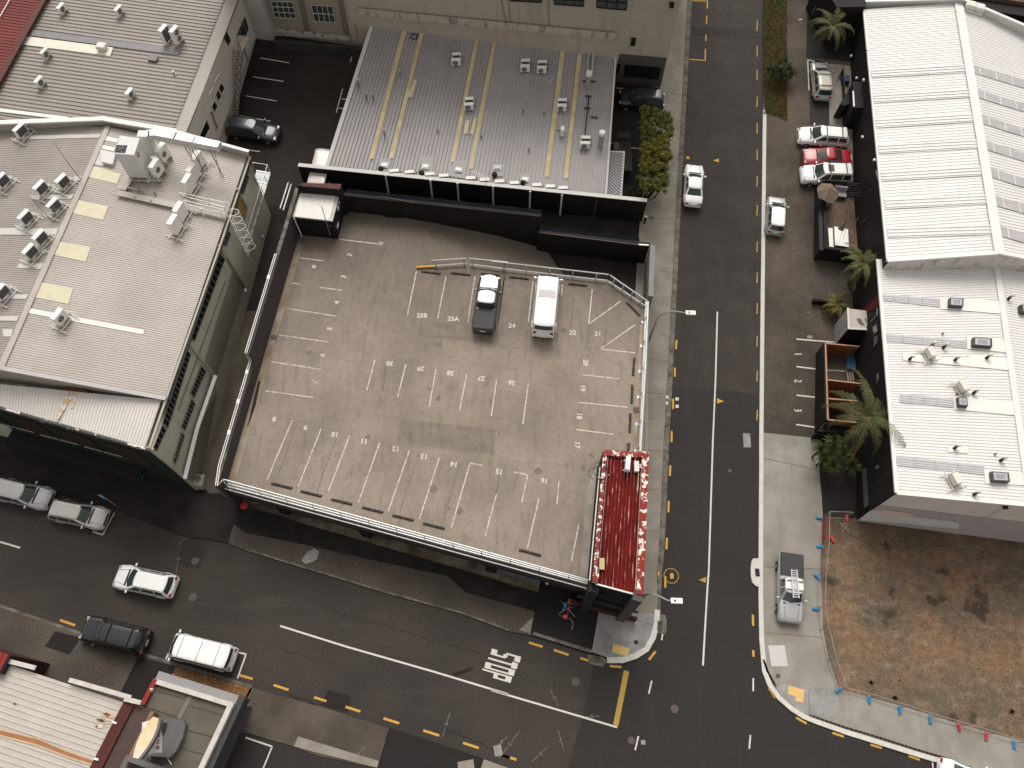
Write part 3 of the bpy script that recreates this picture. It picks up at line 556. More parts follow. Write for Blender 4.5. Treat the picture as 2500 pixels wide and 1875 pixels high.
# joints in the pavements
def joints(segs, z, w=.03, mat=None):
    for a, b in segs: dash('joint', a, b, w, mat or aggrD, road, z=z)
joints([((2, 0, 1455, 567), (2, 0, 1600, 545)), ((2, 0, 1440, 775), (2, 0, 1620, 810)), ((2, 0, 1490, 1105), (2, 0, 1610, 1190)), ((2, 1, 1285, 268), (2, 1, 1550, 255)), ((2, 1, 1365, 697), (2, 1, 1545, 717)), ((2, 1, 1340, 1185), (2, 1, 1510, 1268)), ((2, 1, 1310, 1445), (2, 1, 1490, 1468)), ((2, 2, 1300, 100), (2, 2, 1470, 115)), ((2, 2, 1290, 315), (2, 2, 1462, 330)), ((2, 2, 1280, 583), (2, 2, 1450, 600)), ((2, 2, 1320, 915), (2, 2, 1425, 930)), ((2, 2, 1310, 1265), (2, 2, 1412, 1275)), ((2, 3, 1122, 388), (2, 3, 1380, 458))], .104)
joints([((3, 3, 0, 515), (3, 3, 510, 560)), ((3, 3, 390, 1010), (3, 3, 398, 1210)), ((3, 1, 0, 490), (3, 1, 420, 690)), ((3, 1, 0, 920), (3, 1, 430, 945)), ((3, 1, 0, 1230), (3, 1, 280, 1275)), ((3, 2, 0, 90), (3, 2, 285, 125)), ((3, 2, 0, 650), (3, 2, 480, 760)), ((3, 1, 455, 1290), (3, 2, 478, 490)), ((3, 2, 0, 1570), (3, 2, 490, 1590))], .108)
joints([((1, 3, 535, 1130), (1, 3, 415, 1470)), ((1, 3, 215, 1045), (1, 3, 130, 1390)), ((1, 2, 1850, 1480), (1, 2, 1820, 1560)), ((1, 3, 1850, 215), (1, 3, 1815, 355))], .103)

ck = M('crack', (.014, .012, .011), .9, .1, 3)
def crack(pts, w=.035):
    r = random.Random(len(pts)+int(pts[0][2])); P = [gr(q) for q in pts]; Q = []
    for a, b in zip(P, P[1:]):
        n = max(2, int((b-a).length/.35)); d = (b-a).normalized(); s_ = V(-d.y, d.x, 0); Q += [lerp(a, b, k/n)+s_*r.uniform(-.09, .09) for k in range(n)]
    m = MB(); m.keepn = 1
    for a, b in zip(Q, Q[1:]): d = (b-a).normalized(); s_ = V(-d.y, d.x, 0)*w*r.uniform(.25, .6); m.quad(*[V(p.x, p.y, gz(p.y)-.012) for p in (a-s_, b-s_, b+s_, a+s_)])
    m.build('road_crack', ck, road)
crack(T(1, 3, 560, 270, 850, 370, 1050, 420, 1250, 480, 1650, 600, 2010, 710)); crack(T(1, 3, 320, 665, 480, 700, 570, 745, 710, 775, 720, 830)); crack(T(1, 3, 1160, 255, 1230, 380, 1260, 480, 1268, 600)); crack(T(1, 3, 2065, 855, 1980, 945)); crack(T(0, 2, 980, 1095, 1150, 1150, 1300, 1215, 1560, 1310), .06); crack(T(1, 3, 350, 1010, 420, 1060, 520, 1090, 640, 1130), .07); crack(T(1, 3, 1640, 1340, 1840, 1390, 2212, 1560), .05); crack(T(2, 3, 1060, 1320, 1380, 1440, 1650, 1530), .03); crack(T(0, 3, 0, 300, 330, 420, 520, 480), .08)
drape('lane_concrete', [gr(s) for s in T(0, 1, 2010, 1040, 2170, 1030, 2212, 1120, 2060, 1659)+T(0, 2, 2010, 160, 1860, 640, 1800, 840, 1860, 1000, 1960, 1040, 1800, 980, 1690, 870, 1740, 560, 1840, 200)+T(0, 1, 1900, 1600)], .008, M('lane_concrete', (.175, .148, .115), .93, .2, 1, .2, 16, col2=(.10, .083, .063), msc=.5, streak=((1.6, .25, 1), (.075, .06, .046), .6)), kind='structure')
drape('kerb', T(2, 2, 2205, 1500, 2190, 1530, 2184, 1590, 2186, 1650, 2196, 1700, 2230, 1735, 2280, 1735, 2280, 1500), .116, kerbW, thick=.3, kind='structure')
lid((1849, 1397), 0, 'dark oblong inlet lid in the pale kerb bulge right of the side road', blackS, (.34, .62, 0), .12, False)
def slots(pts, n):
    P = [gr(q) for q in pts]; m = MB(); m.keepn = 1
    for k in range(n):
        u = (k+.5)/n*(len(P)-1); i = int(u); p = lerp(P[i], P[i+1], u-i); d = (P[i+1]-P[i]).normalized(); s_ = V(-d.y, d.x, 0)
        m.quad(*[V(q.x, q.y, gz(q.y)+.121) for q in (p-d*.2-s_*.02, p+d*.2-s_*.02, p+d*.2+s_*.13, p-d*.2+s_*.13)])
    m.build('kerb_joint', aggrD, road)
slots(T(3, 3, 395, 1222, 700, 1325, 1000, 1415, 1300, 1512, 1600, 1600), 34); slots(T(3, 3, 8, 760, 40, 850, 105, 970), 9)
# ================================================================== BUILDINGS
def wall_prism(poly, z1, z0=-.6): return MB().prism(poly, z0, z1)
def strip3(a, b, w, h, zoff=0):                # bar laid along a top edge
    return MB().bar(a+V(0, 0, zoff), b+V(0, 0, zoff), w, h)
def panel(mb, s, a, b, off=.02):               # polygon of picture points on the wall plane a-b
    return mb.quad(*[on(q, a, b, off) for q in s])
def slab_q(pts, t=.06):
    m = MB(); n = (pts[1]-pts[0]).cross(pts[2]-pts[0]).normalized(); n = n if n.z > 0 else -n
    b = [p-n*t for p in pts]; k = len(pts)
    m.v += list(pts)+b; m.f.append(tuple(range(k))); m.f.append(tuple(range(2*k-1, k-1, -1)))
    for i in range(k): j = (i+1) % k; m.f.append((i, j, k+j, k+i))
    return m
def cap_line(parent, pts, w, h, mat, name='coping'):
    m = MB()
    for a, b in zip(pts, pts[1:]):
        d = (b-a).normalized(); m.bar(a-d*w*.4, b+d*w*.4, w, h)
    return m.build(name, mat, parent)
def window_on(parent, q, a, b, nx, ny, frame, gl=glassL, off=.05, fw=.06, name='window'):
    """q: four picture corners TL,TR,BR,BL on the wall plane; frame bars proud of the glass"""
    P = [on(s, a, b, off) for s in q]; w = MB().quad(*P).build(name, gl, parent)
    m = MB(); n = (P[1]-P[0]).cross(P[3]-P[0]).normalized(); n = n if n.dot(Vector((0, 0, H))-P[0]) > 0 else -n; o = n*.03
    for i in range(nx+1): u = i/nx; m.bar(lerp(P[0], P[1], u)+o, lerp(P[3], P[2], u)+o, fw, .05, up=n)
    for j in range(ny+1): v = j/ny; m.bar(lerp(P[0], P[3], v)+o*1.15, lerp(P[1], P[2], v)+o*1.15, fw, .05, up=n)
    m.build('window_frame', frame, w); return w
# ------------------------------------------------------------------ car park
DZ = 4.2
D = lambda c, r, x, y, z=DZ: at((c, r, x, y), z)
# axes from the outer corners
NWt = at((706, 470), 5.75); SWt = at((522, 1177), 5.75)
pSW = at((580, 1234), 0.2)
deckNE = at((1573.6, 668), 1.05)
cp_se = D(2, 3, 835, 90); cp_sw = at((556, 1172), DZ)
cpk = thing('car_park', 'rooftop car park of worn beige concrete with numbered bays and steel rails', 'car park', (pSW.x, pSW.y, 0))
def cpl(*a): return [p for p in a]
# slab outline (level part)
rA = at((1016, 652), DZ); rB = D(1, 1, 1860, 640); rC = D(2, 1, 0, 672); rD = D(2, 1, 985, 778); rE = D(2, 1, 1290, 1010)
eE = V(at((2, 2, 1262, 600), DZ).x, at((2, 2, 1262, 600), DZ).y, DZ); rcr = at((2, 2, 1330, 600), 8.35); eS = D(2, 3, 850, 110); nW = at((706, 500), DZ)
nR0 = D(1, 1, 1460, 280); nR1 = D(1, 1, 1180, 245); nL = D(1, 1, 790, 195); stN = D(1, 1, 420, 200)
wallS = at((1446, 1412), DZ)
swc = at((544, 1172), DZ)
slab = [stN+V(0, 2.0, 0), nL+V(-.3, .6, 0), nR1+V(0, .4, 0), nR0+V(0, .1, 0), D(1, 1, 1640, 560), rB, rC, rD, rE, V(rE.x+.25, rE.y-.2, 0), V(eE.x+.2, eE.y, 0), V(eS.x+.4, eS.y-.2, 0), V(swc.x-.3, swc.y-.3, 0)]
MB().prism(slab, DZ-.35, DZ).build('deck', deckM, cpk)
e0x = at((2, 1, 1335, 482), 5.0).x+.05; nw3y = at((2, 1, 1335, 482), 5.0).y
# ramp: from the deck down to the east, below the guarded edge
RZ = 1.05
ra, rb = nR0+V(0, .05, 0), D(1, 1, 1640, 560)
rn = at((2, 1, 1265, 712), RZ+.05); rs = V(rE.x+.1, rE.y+.4, RZ)
m = MB()
n0 = at((1, 1, 1480, 290), DZ); mid = [at((1, 1, 1700, 330), 3.75), at((2, 1, 0, 405), 3.2), at((2, 1, 500, 540), 2.2), at((2, 1, 900, 632), 1.5), rn]
top = [n0]+mid; bot = [D(1, 1, 1640, 560), rB, rC, lerp(rC, rD, .5), rD, rE]; bot = [V(p.x, p.y-.6, t.z) for p, t in zip(bot, top)]; bot[0] = D(1, 1, 1640, 560)+V(-.02, 0, 0); bot[0].z = DZ; top[0] = V(nR0.x-.02, nR0.y-.1, DZ)
top[-1] = V(e0x-.05, nw3y, RZ); bot[-1] = V(e0x+.1, bot[-1].y-3, RZ)
top = [t+V(.0, .25, 0) for t in top]
for i in range(5): m.quad(top[i], bot[i], bot[i+1], top[i+1])
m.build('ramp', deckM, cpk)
# deck paving beyond the north joint
# kerb ledge along the foot of the north wall, following the ramp
m = MB(); led = [D(1, 1, 1180, 232), D(1, 1, 1450, 240)+V(0, 0, .2)]+[p+V(0, .2, .25) for p in top[1:]]
for a, b in zip(led, led[1:]): m.bar(a, b, .35, .3)
m.build('wall_kerb', blackS, cpk)
# north wall in two heights
nw0 = at((1, 1, 835, 60), 6.4); nw1 = at((2, 1, 418, 240), 6.4); nw2 = at((2, 1, 392, 372), 5.0); nw3 = at((2, 1, 1335, 482), 5.0)
dn = (nw1-nw0); dn.z = 0; dn.normalize(); nn = V(-dn.y, dn.x, 0); nn = nn if nn.y > 0 else -nn
def wallseg(name, a, b, z0, z1, t, mat, parent, out=1):
    d = b-a; d.z = 0; d.normalize(); n = V(-d.y, d.x, 0)*t*out; return MB().prism([a, b, b+n, a+n], z0, z1).build(name, mat, parent)
wallseg('north_wall', V(nw0.x-2.8, nw0.y-2.8*dn.y/dn.x, 0), nw1, -.5, 6.4, .3, blackW, cpk); wallseg('north_wall', nw2, nw3, -.5, 5.0, .3, blackW, cpk)
m = MB(); m.bar(nw0+nn*.5+V(0, 0, -.1), nw1+nn*.5+V(0, 0, -.1), .55, .10); m.bar(nw2+nn*.5+V(.3, 0, -.1), nw3+nn*.5+V(-.9, 0, -.1), .55, .10)
m.build('ledge_gutter', M('blue_grey_tray', (.007, .009, .012), .95, .3, 2, spec=.05), cpk)
m = MB(); m.bar(nw2+V(0, 0, .03), nw3+V(-1.0, 0, .03), .07, .06); m.bar(nw0+V(3, 0, .04), nw0+dn*6+V(0, 0, .04), .05, .05); build_each(m, 'wall_flashing', rampM, cpk)
m = MB(); m.bar(nw3+V(-.95, 0.02, .05), nw3+V(-.1, 0, .05), .12, .08); m.build('white_flashing', steelW, cpk)
# east parapet / beam by the pavement
e0 = nw3+V(.05, .1, 0); e1 = at((2, 1, 1270, 1640), 4.55); e1 = V(e0.x+(e1.x-e0.x), e1.y, 0); eTop = 5.0
ep1 = at((1583, 722), 5.0)
beam = [V(e0.x, e0.y, 0), V(ep1.x, ep1.y, 0)]
wallseg('east_parapet', beam[1], beam[0], -.3, 5.0, -.42, wallCn if 0 else M('wall_grey_concrete', (.22, .205, .20), .9, .12, 2, .1, 30), cpk)
wallseg('east_wall', V(eE.x+.3, eE.y, 0), V(beam[1].x+.02, beam[1].y, 0), -.3, DZ-.36, -.25, M('wall_grey_concrete', (.22, .205, .20)), cpk)
m = MB(); m.bar(V(beam[0].x-.12, beam[0].y-.9, 3.6), V(beam[1].x-.1, beam[1].y-.2, 3.6), .08, .5)
m.build('inner_beam', blackS, cpk)
# west parapet: tall part, then a step down towards the street
ipx = lambda y: -18.90-(39.45-y)*.0862
wp = [V(ipx(43.2), 43.2, 7.0), V(ipx(36.4), 36.4, 7.0), V(ipx(27.3), 27.3, 7.0), V(ipx(27.3), 27.3, 5.75), V(ipx(22.8), 22.8, 5.75), V(ipx(17.3), 17.3, 5.75)]
for a, b in ((wp[0], wp[2]), (wp[3], wp[5])): MB().prism([a, b, b-V(.32, 0, 0), a-V(.32, 0, 0)], -.3, a.z).build('west_parapet', fascia, cpk)
m = MB(); m.quad(*[p+V(0, 0, .02) for p in (wp[0], wp[1], wp[1]-V(.32, 0, 0), wp[0]-V(.32, 0, 0))]); q_ = lerp(wp[4], wp[5], .55)
m.quad(*[p+V(0, 0, .02) for p in (q_, wp[5], wp[5]-V(.32, 0, 0), q_-V(.32, 0, 0))]); build_each(m, 'coping', kerbM, cpk)
for dx in (-.34, -.20): MB().tube([p+V(dx, 0, .10) for p in wp[1:5]]+[lerp(wp[4], wp[5], .75)+V(dx, 0, .1), wp[5]+V(dx+.2, -.1, .05), at((0, 2, 1880, 835), 5.3)], .035, 6).build('pipe_rail', steelW, cpk)
m = MB()
for p in (lerp(wp[1], wp[2], .25)+V(-.27, 0, .1), lerp(wp[3], wp[5], .1)+V(-.27, 0, .1), lerp(wp[3], wp[5], .35)+V(-.27, 0, .1), lerp(wp[3], wp[5], .6)+V(-.27, 0, .1)): m.box(p, (.22, .35, .12))
build_each(m, 'rail_bracket', steelW, cpk)
# gutter strip along the west parapet foot
m = MB(); gq = [V(ipx(y_)+.52, y_, DZ) for y_ in (39.5, 34, 28, 23, 17.6)]
for a, b in zip(gq, gq[1:]): m.quad(a+V(-.45, 0, .005), b+V(-.45, 0, .005), b+V(.05, 0, .005), a+V(.05, 0, .005))
m.build('edge_strip', M('edge_strip_pale', (.40, .35, .29), .9, .2, 2, col2=(.24, .17, .11), msc=.5), cpk)
m = MB(); m.quad(*[at(s, DZ+.012) for s in ((1, 2, 125, 0), (1, 2, 85, 200), (1, 2, 40, 330), (1, 2, 10, 400), (1, 2, 60, 180), (1, 2, 105, 0))]); m.build('moss_line', M('moss', (.035, .03, .018), .95, .3, 5, spots=(9, .66, (.20, .17, .05))), cpk)
m = MB(); c_ = at((1, 1, 237, 1255), DZ+.03); m.box(c_, (.5, .38, .05), V(.98, -.1, 0)); m.build('drain_grate', rampM, cpk)
m = MB(); c_ = at((2, 2, 1221, 243), DZ+.03); m.box(c_, (.42, .42, .05)); m.build('drain_grate', rampM, cpk)
# front (south) edge: fascia, kerb, columns, inner wall
fa = at((1, 2, -95 if 0 else -100, 960), 4.0); f0 = V(swc.x-.25, swc.y-.28, 0); f1 = V(eS.x+.35, eS.y-.22, 0); fd = (f1-f0); fd.z = 0; fl = fd.length; fd.normalize(); fn = V(fd.y, -fd.x, 0)
wallseg('fascia', f0, f1, 3.0, 4.33, .25, fascia, cpk, -1)
m = MB(); m.bar(f0+fn*.28+V(0, 0, 4.37), f1+fn*.28+V(0, 0, 4.37), .07, .05); m.build('fascia_flashing', galv, cpk)
m = MB(); m.bar(f0+fn*.14+V(0, 0, 2.95), f1+fn*.14+V(0, 0, 2.95), .30, .10); m.build('soffit_line', blackS, cpk)
wallseg('ground_wall', f0-fn*.5, f0-fn*.5+fd*22.5, -.2, 2.9, .2, M('wall_blue_grey', (.15, .165, .19), .8, .08, 1), cpk)
wallseg('ground_wall', f0-fn*.4+fd*22.6, f1-fn*.4, -.2, 2.9, .2, blackW, cpk)
# ledge/planter of mossy concrete at the wall foot
m = MB(); l0 = gr((1, 2, -60, 1045)); l1 = gr((2, 3, 392, 172)); ld = (l1-l0).normalized(); ln = V(-ld.y, ld.x, 0)
m.prism([l0, l1, l1+ln*2.1, l0+ln*2.1], 0, .32); m.build('mossy_plinth', M('mossy_concrete', (.20, .165, .12), .95, .35, 1.6, .2, 20, col2=(.08, .062, .035), msc=.6), cpk)
cols_ = [((1, 2, 380, 1105), (1, 2, 290, 1100)), ((1, 2, 1060, 1305), (1, 2, 960, 1300)), ((1, 3, 2100, -5), (1, 3, 2030, -10)), ]
for (s, _) in (((1, 2, 345, 1128), 0), ((1, 2, 1030, 1325), 0), ((1, 2, 2075, 1622), 0)):
    b = gr(s); MB().box(V(b.x, b.y+.25, 1.75), (.75, .6, 2.6), fd).build('column', blackW, cpk)
b = gr((1, 2, 1540, 1440)); MB().box(V(b.x, b.y+.35, 1.6), (.35, .4, 2.8), fd).build('column', M('column_grey_green', (.06, .065, .06), .8, .1, 2), cpk)
m = MB()                                     # slatted vent panel at the right end
for k in range(24): m.box(f0+fd*(23.0 if 0 else 0)+V(0, 0, 0), (0, 0, 0)) if 0 else None
v0 = at((1, 2, 2120, 1565), 2.0); v1 = at((2, 3, 415, 75), 2.0)
wallseg('vent_panel', V(v0.x, v0.y, 0), V(v1.x, v1.y, 0), .35, 2.9, .08, M('wall_blue_grey_dark', (.05, .058, .068), .8, .08, 1), cpk, 1)
for k in range(22): p = lerp(v0, v1, (k+.5)/22); m.box(V(p.x, p.y, 1.7)-fn*-.05, (.11, .05, 2.1), fd)
m.build('vent_slats', M('slat_blue_grey', (.13, .15, .17), .7, .08, 1), cpk)
# roller door and entrance under the right end
g0 = at((2, 3, 430, 60), 1.5); g1 = at((2, 3, 800, 170), 1.5)
m = MB(); dd = (g1-g0); dd.z = 0; dd.normalize()
for k in range(9): m.bar(V(g0.x, g0.y, .3+k*.3), V(g1.x, g1.y, .3+k*.3), .03, .03)
m.build('roller_door_ribs', dkGrey, cpk)
MB().box(on((2, 3, 468, 102), g0, g1, .1), (.25, .12, .16), dd).build('wall_light', steelW, cpk)
MB().box(on((2, 3, 495, 130), g0, g1, .1), (.28, .05, .05), dd).build('door_sign', steelW, cpk)
# the low front crash rail: three galvanised rails on posts
rail = thing('crash_rail', 'long triple galvanised crash rail along the front edge of the car park', 'railing', (f0.x, f0.y, DZ))
for k, (off, z) in enumerate(((.02, DZ+1.02), (.10, DZ+.72), (.18, DZ+.30))):
    a = at((0, 2, 1880, 830), z) if k == 0 else at((0, 2, 1925, 868), z) if k == 1 else at((0, 2, 1922, 890), z)
    b = at((2, 3, 828, 78), z) if k == 0 else at((2, 3, 818, 92), z) if k == 1 else at((2, 3, 808, 103), z)
    MB().tube([a, b], (.06, .07, .05)[k], 8).build('rail', galv, rail)
m = MB(); q = []
for k in range(13):
    u = (k+.3)/13; a = at((0, 2, 1880, 830), DZ+1.0); b = at((2, 3, 828, 78), DZ+1.0); t_ = lerp(a, b, u); m.bar(V(t_.x, t_.y-.03, DZ), V(t_.x, t_.y-.03, DZ+1.0), .07, .09)
build_each(m, 'post', galv, rail)
m = MB(); m.tube([at((0, 2, 1880, 830), DZ+1.02), at((0, 2, 1895, 860), DZ+.9), at((0, 2, 1922, 890), DZ+.3)], .045, 6); m.build('end_hoop', galv, rail)
m = MB(); a = at((0, 2, 1900, 845), DZ+.8); b = at((2, 3, 820, 88), DZ+.8)
for k in range(160): p = lerp(a, b, k/160); m.bar(p+V(0, 0, -.25), p+V(.05, -.05, .15), .012, .012)
m.build('mesh_infill', galv, rail)
# guard rail along the ramp edge: sections with posts, bottom kerb rail and fine infill
gtop = [((1, 1, 1568, 608), (1, 1, 1865, 590)), ((1, 1, 1885, 590), (1, 1, 2212, 622)), ((2, 1, 0, 614), (2, 1, 990, 727)), ((2, 1, 1000, 733), (2, 1, 1315, 950))]
gbot = [((1, 1, 1590, 662), (1, 1, 1865, 640)), ((1, 1, 1890, 648), (1, 1, 2212, 688)), ((2, 1, 0, 674), (2, 1, 975, 785)), ((2, 1, 985, 790), (2, 1, 1290, 995))]
gl_ = ['short guard rail section by the yellow bar at the head of the ramp', 'guard rail section above the parked pickup', 'long straight guard rail above the white van', 'slanting guard rail across the corner of the deck']
for (ta, tb), (ba, bb), lb, npst in zip(gtop, gbot, gl_, (2, 2, 5, 4)):
    A0 = at(ba, DZ+.12); B0 = at(bb, DZ+.12); A1 = at(ta, DZ+1.1); B1 = at(tb, DZ+1.1); A1 = V(A0.x, A0.y+.12, DZ+1.1) if 0 else A1
    t = thing('guard_rail', lb, 'railing', (A0.x, A0.y, DZ), 'guard rails round the ramp')
    MB().tube([A1, B1], .055, 8).build('handrail', galv, t); MB().tube([A0+V(0, 0, .12), B0+V(0, 0, .12)], .07, 8).build('lower_rail', galv, t)
    for k in range(npst):
        u = (k+.5)/npst if npst > 2 else (.08, .92)[k]; p = lerp(A0, B0, u); q_ = lerp(A1, B1, u); MB().bar(V(p.x, p.y, DZ), V(q_.x, q_.y, DZ+1.1), .09, .12).build('post', galv, t)
    m = MB(); n_ = int((B0-A0).length/.13)
    for k in range(n_): p = lerp(A0, B0, (k+.5)/n_); q_ = lerp(A1, B1, (k+.5)/n_); m.bar(p+(q_-p)*.25, q_, .016, .016)
    m.build('baluster', steelG, t)
t = thing('barrier_bar', 'short yellow bar at the head of the ramp rail', 'barrier', at((1, 1, 1440, 668), DZ)); MB().bar(at((1, 1, 1440, 666), DZ+.12), at((1, 1, 1600, 657), DZ+.12), .16, .16).build('bar', yellP, t)
# side rail facing the pavement
sr = thing('crash_rail', 'galvanised rail along the pavement side of the car park deck', 'railing', (eE.x, eE.y, DZ))
for k, (dx, z) in enumerate(((26, DZ+1.05), (0, DZ+.6), (-18, DZ+.3))):
    a = at((2, 1, 1322-(0, 14, 22)[k], 955), z); b = at((2, 2, 1256-(0, 8, 12)[k], 612), z); MB().tube([a, at((2, 1, 1283+(18, 4, -4)[k], 1480), z), b], (.075, .07, .05)[k], 8).build('rail', galv, sr)
for s in T(2, 1, 1280, 1130, 1268, 1330, 1256, 1545)+T(2, 2, 1243, 137, 1232, 365, 1220, 590):
    p = at(s, DZ+.02); MB().box(p, (.24, .2, .04)).build('foot_plate', galv, sr); MB().bar(p, p+V(.1, 0, 1.0), .07, .07).build('post', galv, sr)
m = MB(); m.quad(*[at(s, DZ+.01) for s in ((2, 1, 1255, 1150), (2, 1, 1280, 1150), (2, 2, 1228, 570), (2, 2, 1190, 570))]); m.build('edge_strip', M('edge_strip_pale', (.40, .35, .29)), cpk)
# raised concrete slope beside the red roof
q = [at(s, DZ+.01) for s in ((2, 2, 905, 715), (2, 2, 860, 760), (2, 2, 795, 960), (2, 2, 745, 1640), (2, 3, 700, 20), (2, 3, 840, 60), (2, 2, 845, 1500), (2, 2, 885, 960))]
m = MB(); m.quad(*q); m.build('concrete_bench', M('bench_concrete', (.33, .30, .265), .9, .15, 1.2, .05, 20, col2=(.24, .21, .18), msc=.8), cpk)
# ---- bay lines, blanked-out lines and numbers
for a, b in (((1, 1, 795, 431), (1, 1, 1157, 473)), ((1, 1, 455, 586), (1, 1, 660, 612)), ((1, 1, 385, 800), (1, 1, 460, 806)), ((1, 1, 625, 836), (1, 1, 812, 859)), ((1, 1, 330, 1010), (1, 1, 760, 1077)), ((1, 1, 277, 1237), (1, 1, 693, 1295)), ((1, 1, 212, 1462), (1, 1, 635, 1527)), ((1, 2, 165, 84), (1, 2, 575, 140)),
    ((1, 1, 1440, 700), (1, 1, 1363, 1078)), ((1, 1, 1690, 742), (1, 1, 1618, 1103)), ((1, 1, 1935, 738), (1, 1, 1873, 1130)), ((1, 1, 2182, 756), (1, 1, 2125, 1160)), ((2, 1, 108, 757), (2, 1, 50, 1160)), ((2, 1, 350, 785), (2, 1, 310, 1130)), ((2, 1, 598, 810), (2, 1, 590, 905)), ((2, 1, 850, 845), (2, 1, 820, 1145)), ((2, 1, 820, 1145), (2, 1, 1092, 950)), ((2, 1, 913, 1360), (2, 1, 1213, 1150)), ((2, 1, 940, 1358), (2, 1, 1215, 1388)),
    ((1, 1, 1090, 1445), (1, 2, 1022, 78)), ((1, 1, 1350, 1487), (1, 2, 1282, 135)), ((1, 1, 1606, 1525), (1, 2, 1548, 220)), ((1, 1, 1863, 1573), (1, 2, 1805, 246)), ((1, 1, 2117, 1613), (1, 2, 2071, 300)), ((2, 2, 310, 25), (2, 2, 265, 365)),
    ((2, 1, 762, 1572), (2, 1, 1085, 1608)), ((2, 2, 737, 181), (2, 2, 1150, 222)), ((2, 2, 712, 410), (2, 2, 1030, 450)),
    ((1, 2, 393, 330), (1, 2, 182, 830)), ((1, 2, 635, 405), (1, 2, 443, 890)), ((1, 2, 876, 460), (1, 2, 698, 930)), ((1, 2, 1129, 524), (1, 2, 950, 1027)), ((1, 2, 1380, 590), (1, 2, 1202, 1100)), ((1, 2, 1633, 650), (1, 2, 1466, 1163)), ((1, 2, 1893, 693), (1, 2, 1734, 1240)), ((1, 2, 1890, 694), (1, 2, 1996, 713)), ((1, 2, 2115, 960), (1, 2, 2020, 1307)), ((2, 2, 190, 768), (2, 2, 308, 794)), ((2, 2, 304, 794), (2, 2, 255, 1025)), ((2, 2, 400, 990), (2, 2, 303, 1410)), ((2, 2, 568, 850), (2, 2, 552, 1042)), ((2, 2, 737, 1210), (2, 2, 675, 1518))):
    dash('bay_line', a, b, .095, fadeP, cpk, z=.006, surf=DZ)
for a, b, w in (((1, 1, 1585, 725), (1, 1, 1535, 1080), .14), ((2, 1, 700, 830), (2, 1, 665, 1230), .14), ((2, 1, 820, 1150), (2, 1, 798, 1350), .14), ((2, 1, 798, 1345), (2, 1, 910, 1357), .14), ((2, 1, 976, 1100), (2, 1, 958, 1320), .14), ((2, 1, 300, 1185), (2, 1, 290, 1275), .16), ((2, 1, 556, 1220), (2, 1, 545, 1308), .16), ((1, 1, 1190, 1460), (1, 2, 1150, 85), .2), ((1, 2, 1132, 128), (1, 2, 1125, 172), .14),
    ((1, 2, 440, 345), (1, 2, 258, 836), .08), ((1, 2, 780, 440), (1, 2, 598, 937), .08), ((1, 2, 1457, 610), (1, 2, 1300, 1110), .08), ((1, 2, 1805, 700), (1, 2, 1655, 1210), .1), ((1, 2, 2150, 790), (1, 2, 2108, 960), .13)):
    dash('blanked_line', a, b, w, greyP, cpk, z=.004, surf=DZ)
def num(s, c, up, size=.43):
    C_ = at(c, DZ); u = at((c[0], c[1], c[2]+up[0], c[3]+up[1]), DZ)-C_; text(s, C_, u, size, fadeP if s in ('1', '2', '6', '7', '12', '21') else whiteP, cpk, 'bay_number', .007, bold=.03)
Lf = (-30, -6); Dn = (-6, 30); Up = (2, -30); Rt = (30, 3)
for s, c, u in (('1', (1, 1, 1140, 455), Lf), ('2', (1, 1, 875, 560), Lf), ('3', (1, 1, 825, 745), Lf), ('4', (1, 1, 768, 962), Lf), ('5', (1, 1, 708, 1183), Lf), ('6', (1, 1, 646, 1407), Lf), ('7', (1, 1, 583, 1628), Lf),
    ('25B', (1, 1, 1488, 1072), Up), ('25A', (1, 1, 1752, 1100), Up), ('24', (2, 1, 172, 1157), Up), ('22', (2, 1, 685, 1216), Up), ('21', (2, 1, 893, 1225), Up),
    ('30', (1, 1, 1213, 1478), Dn), ('29', (1, 1, 1476, 1521), Dn), ('28', (1, 1, 1726, 1560), Dn), ('27', (1, 1, 1986, 1603), Dn), ('26', (2, 2, 170, 18), Dn), ('20', (2, 1, 795, 1470), Rt), ('19', (2, 2, 770, 65), Rt), ('18', (2, 2, 743, 300), Rt), ('17', (2, 2, 723, 545), Rt),
    ('8', (1, 2, 240, 323), Dn), ('9', (1, 2, 505, 392), Dn), ('10', (1, 2, 748, 452), Dn), ('11', (1, 2, 998, 508), Dn), ('12', (1, 2, 1260, 573), Dn), ('13', (1, 2, 1502, 637), Dn), ('14', (1, 2, 1752, 702), Dn), ('15', (2, 2, 60, 765), Dn), ('16', (2, 2, 442, 842), Dn)):
    num(s, c, u)
joint = M('deck_joint', (.19, .155, .125), .9, .3, 5)
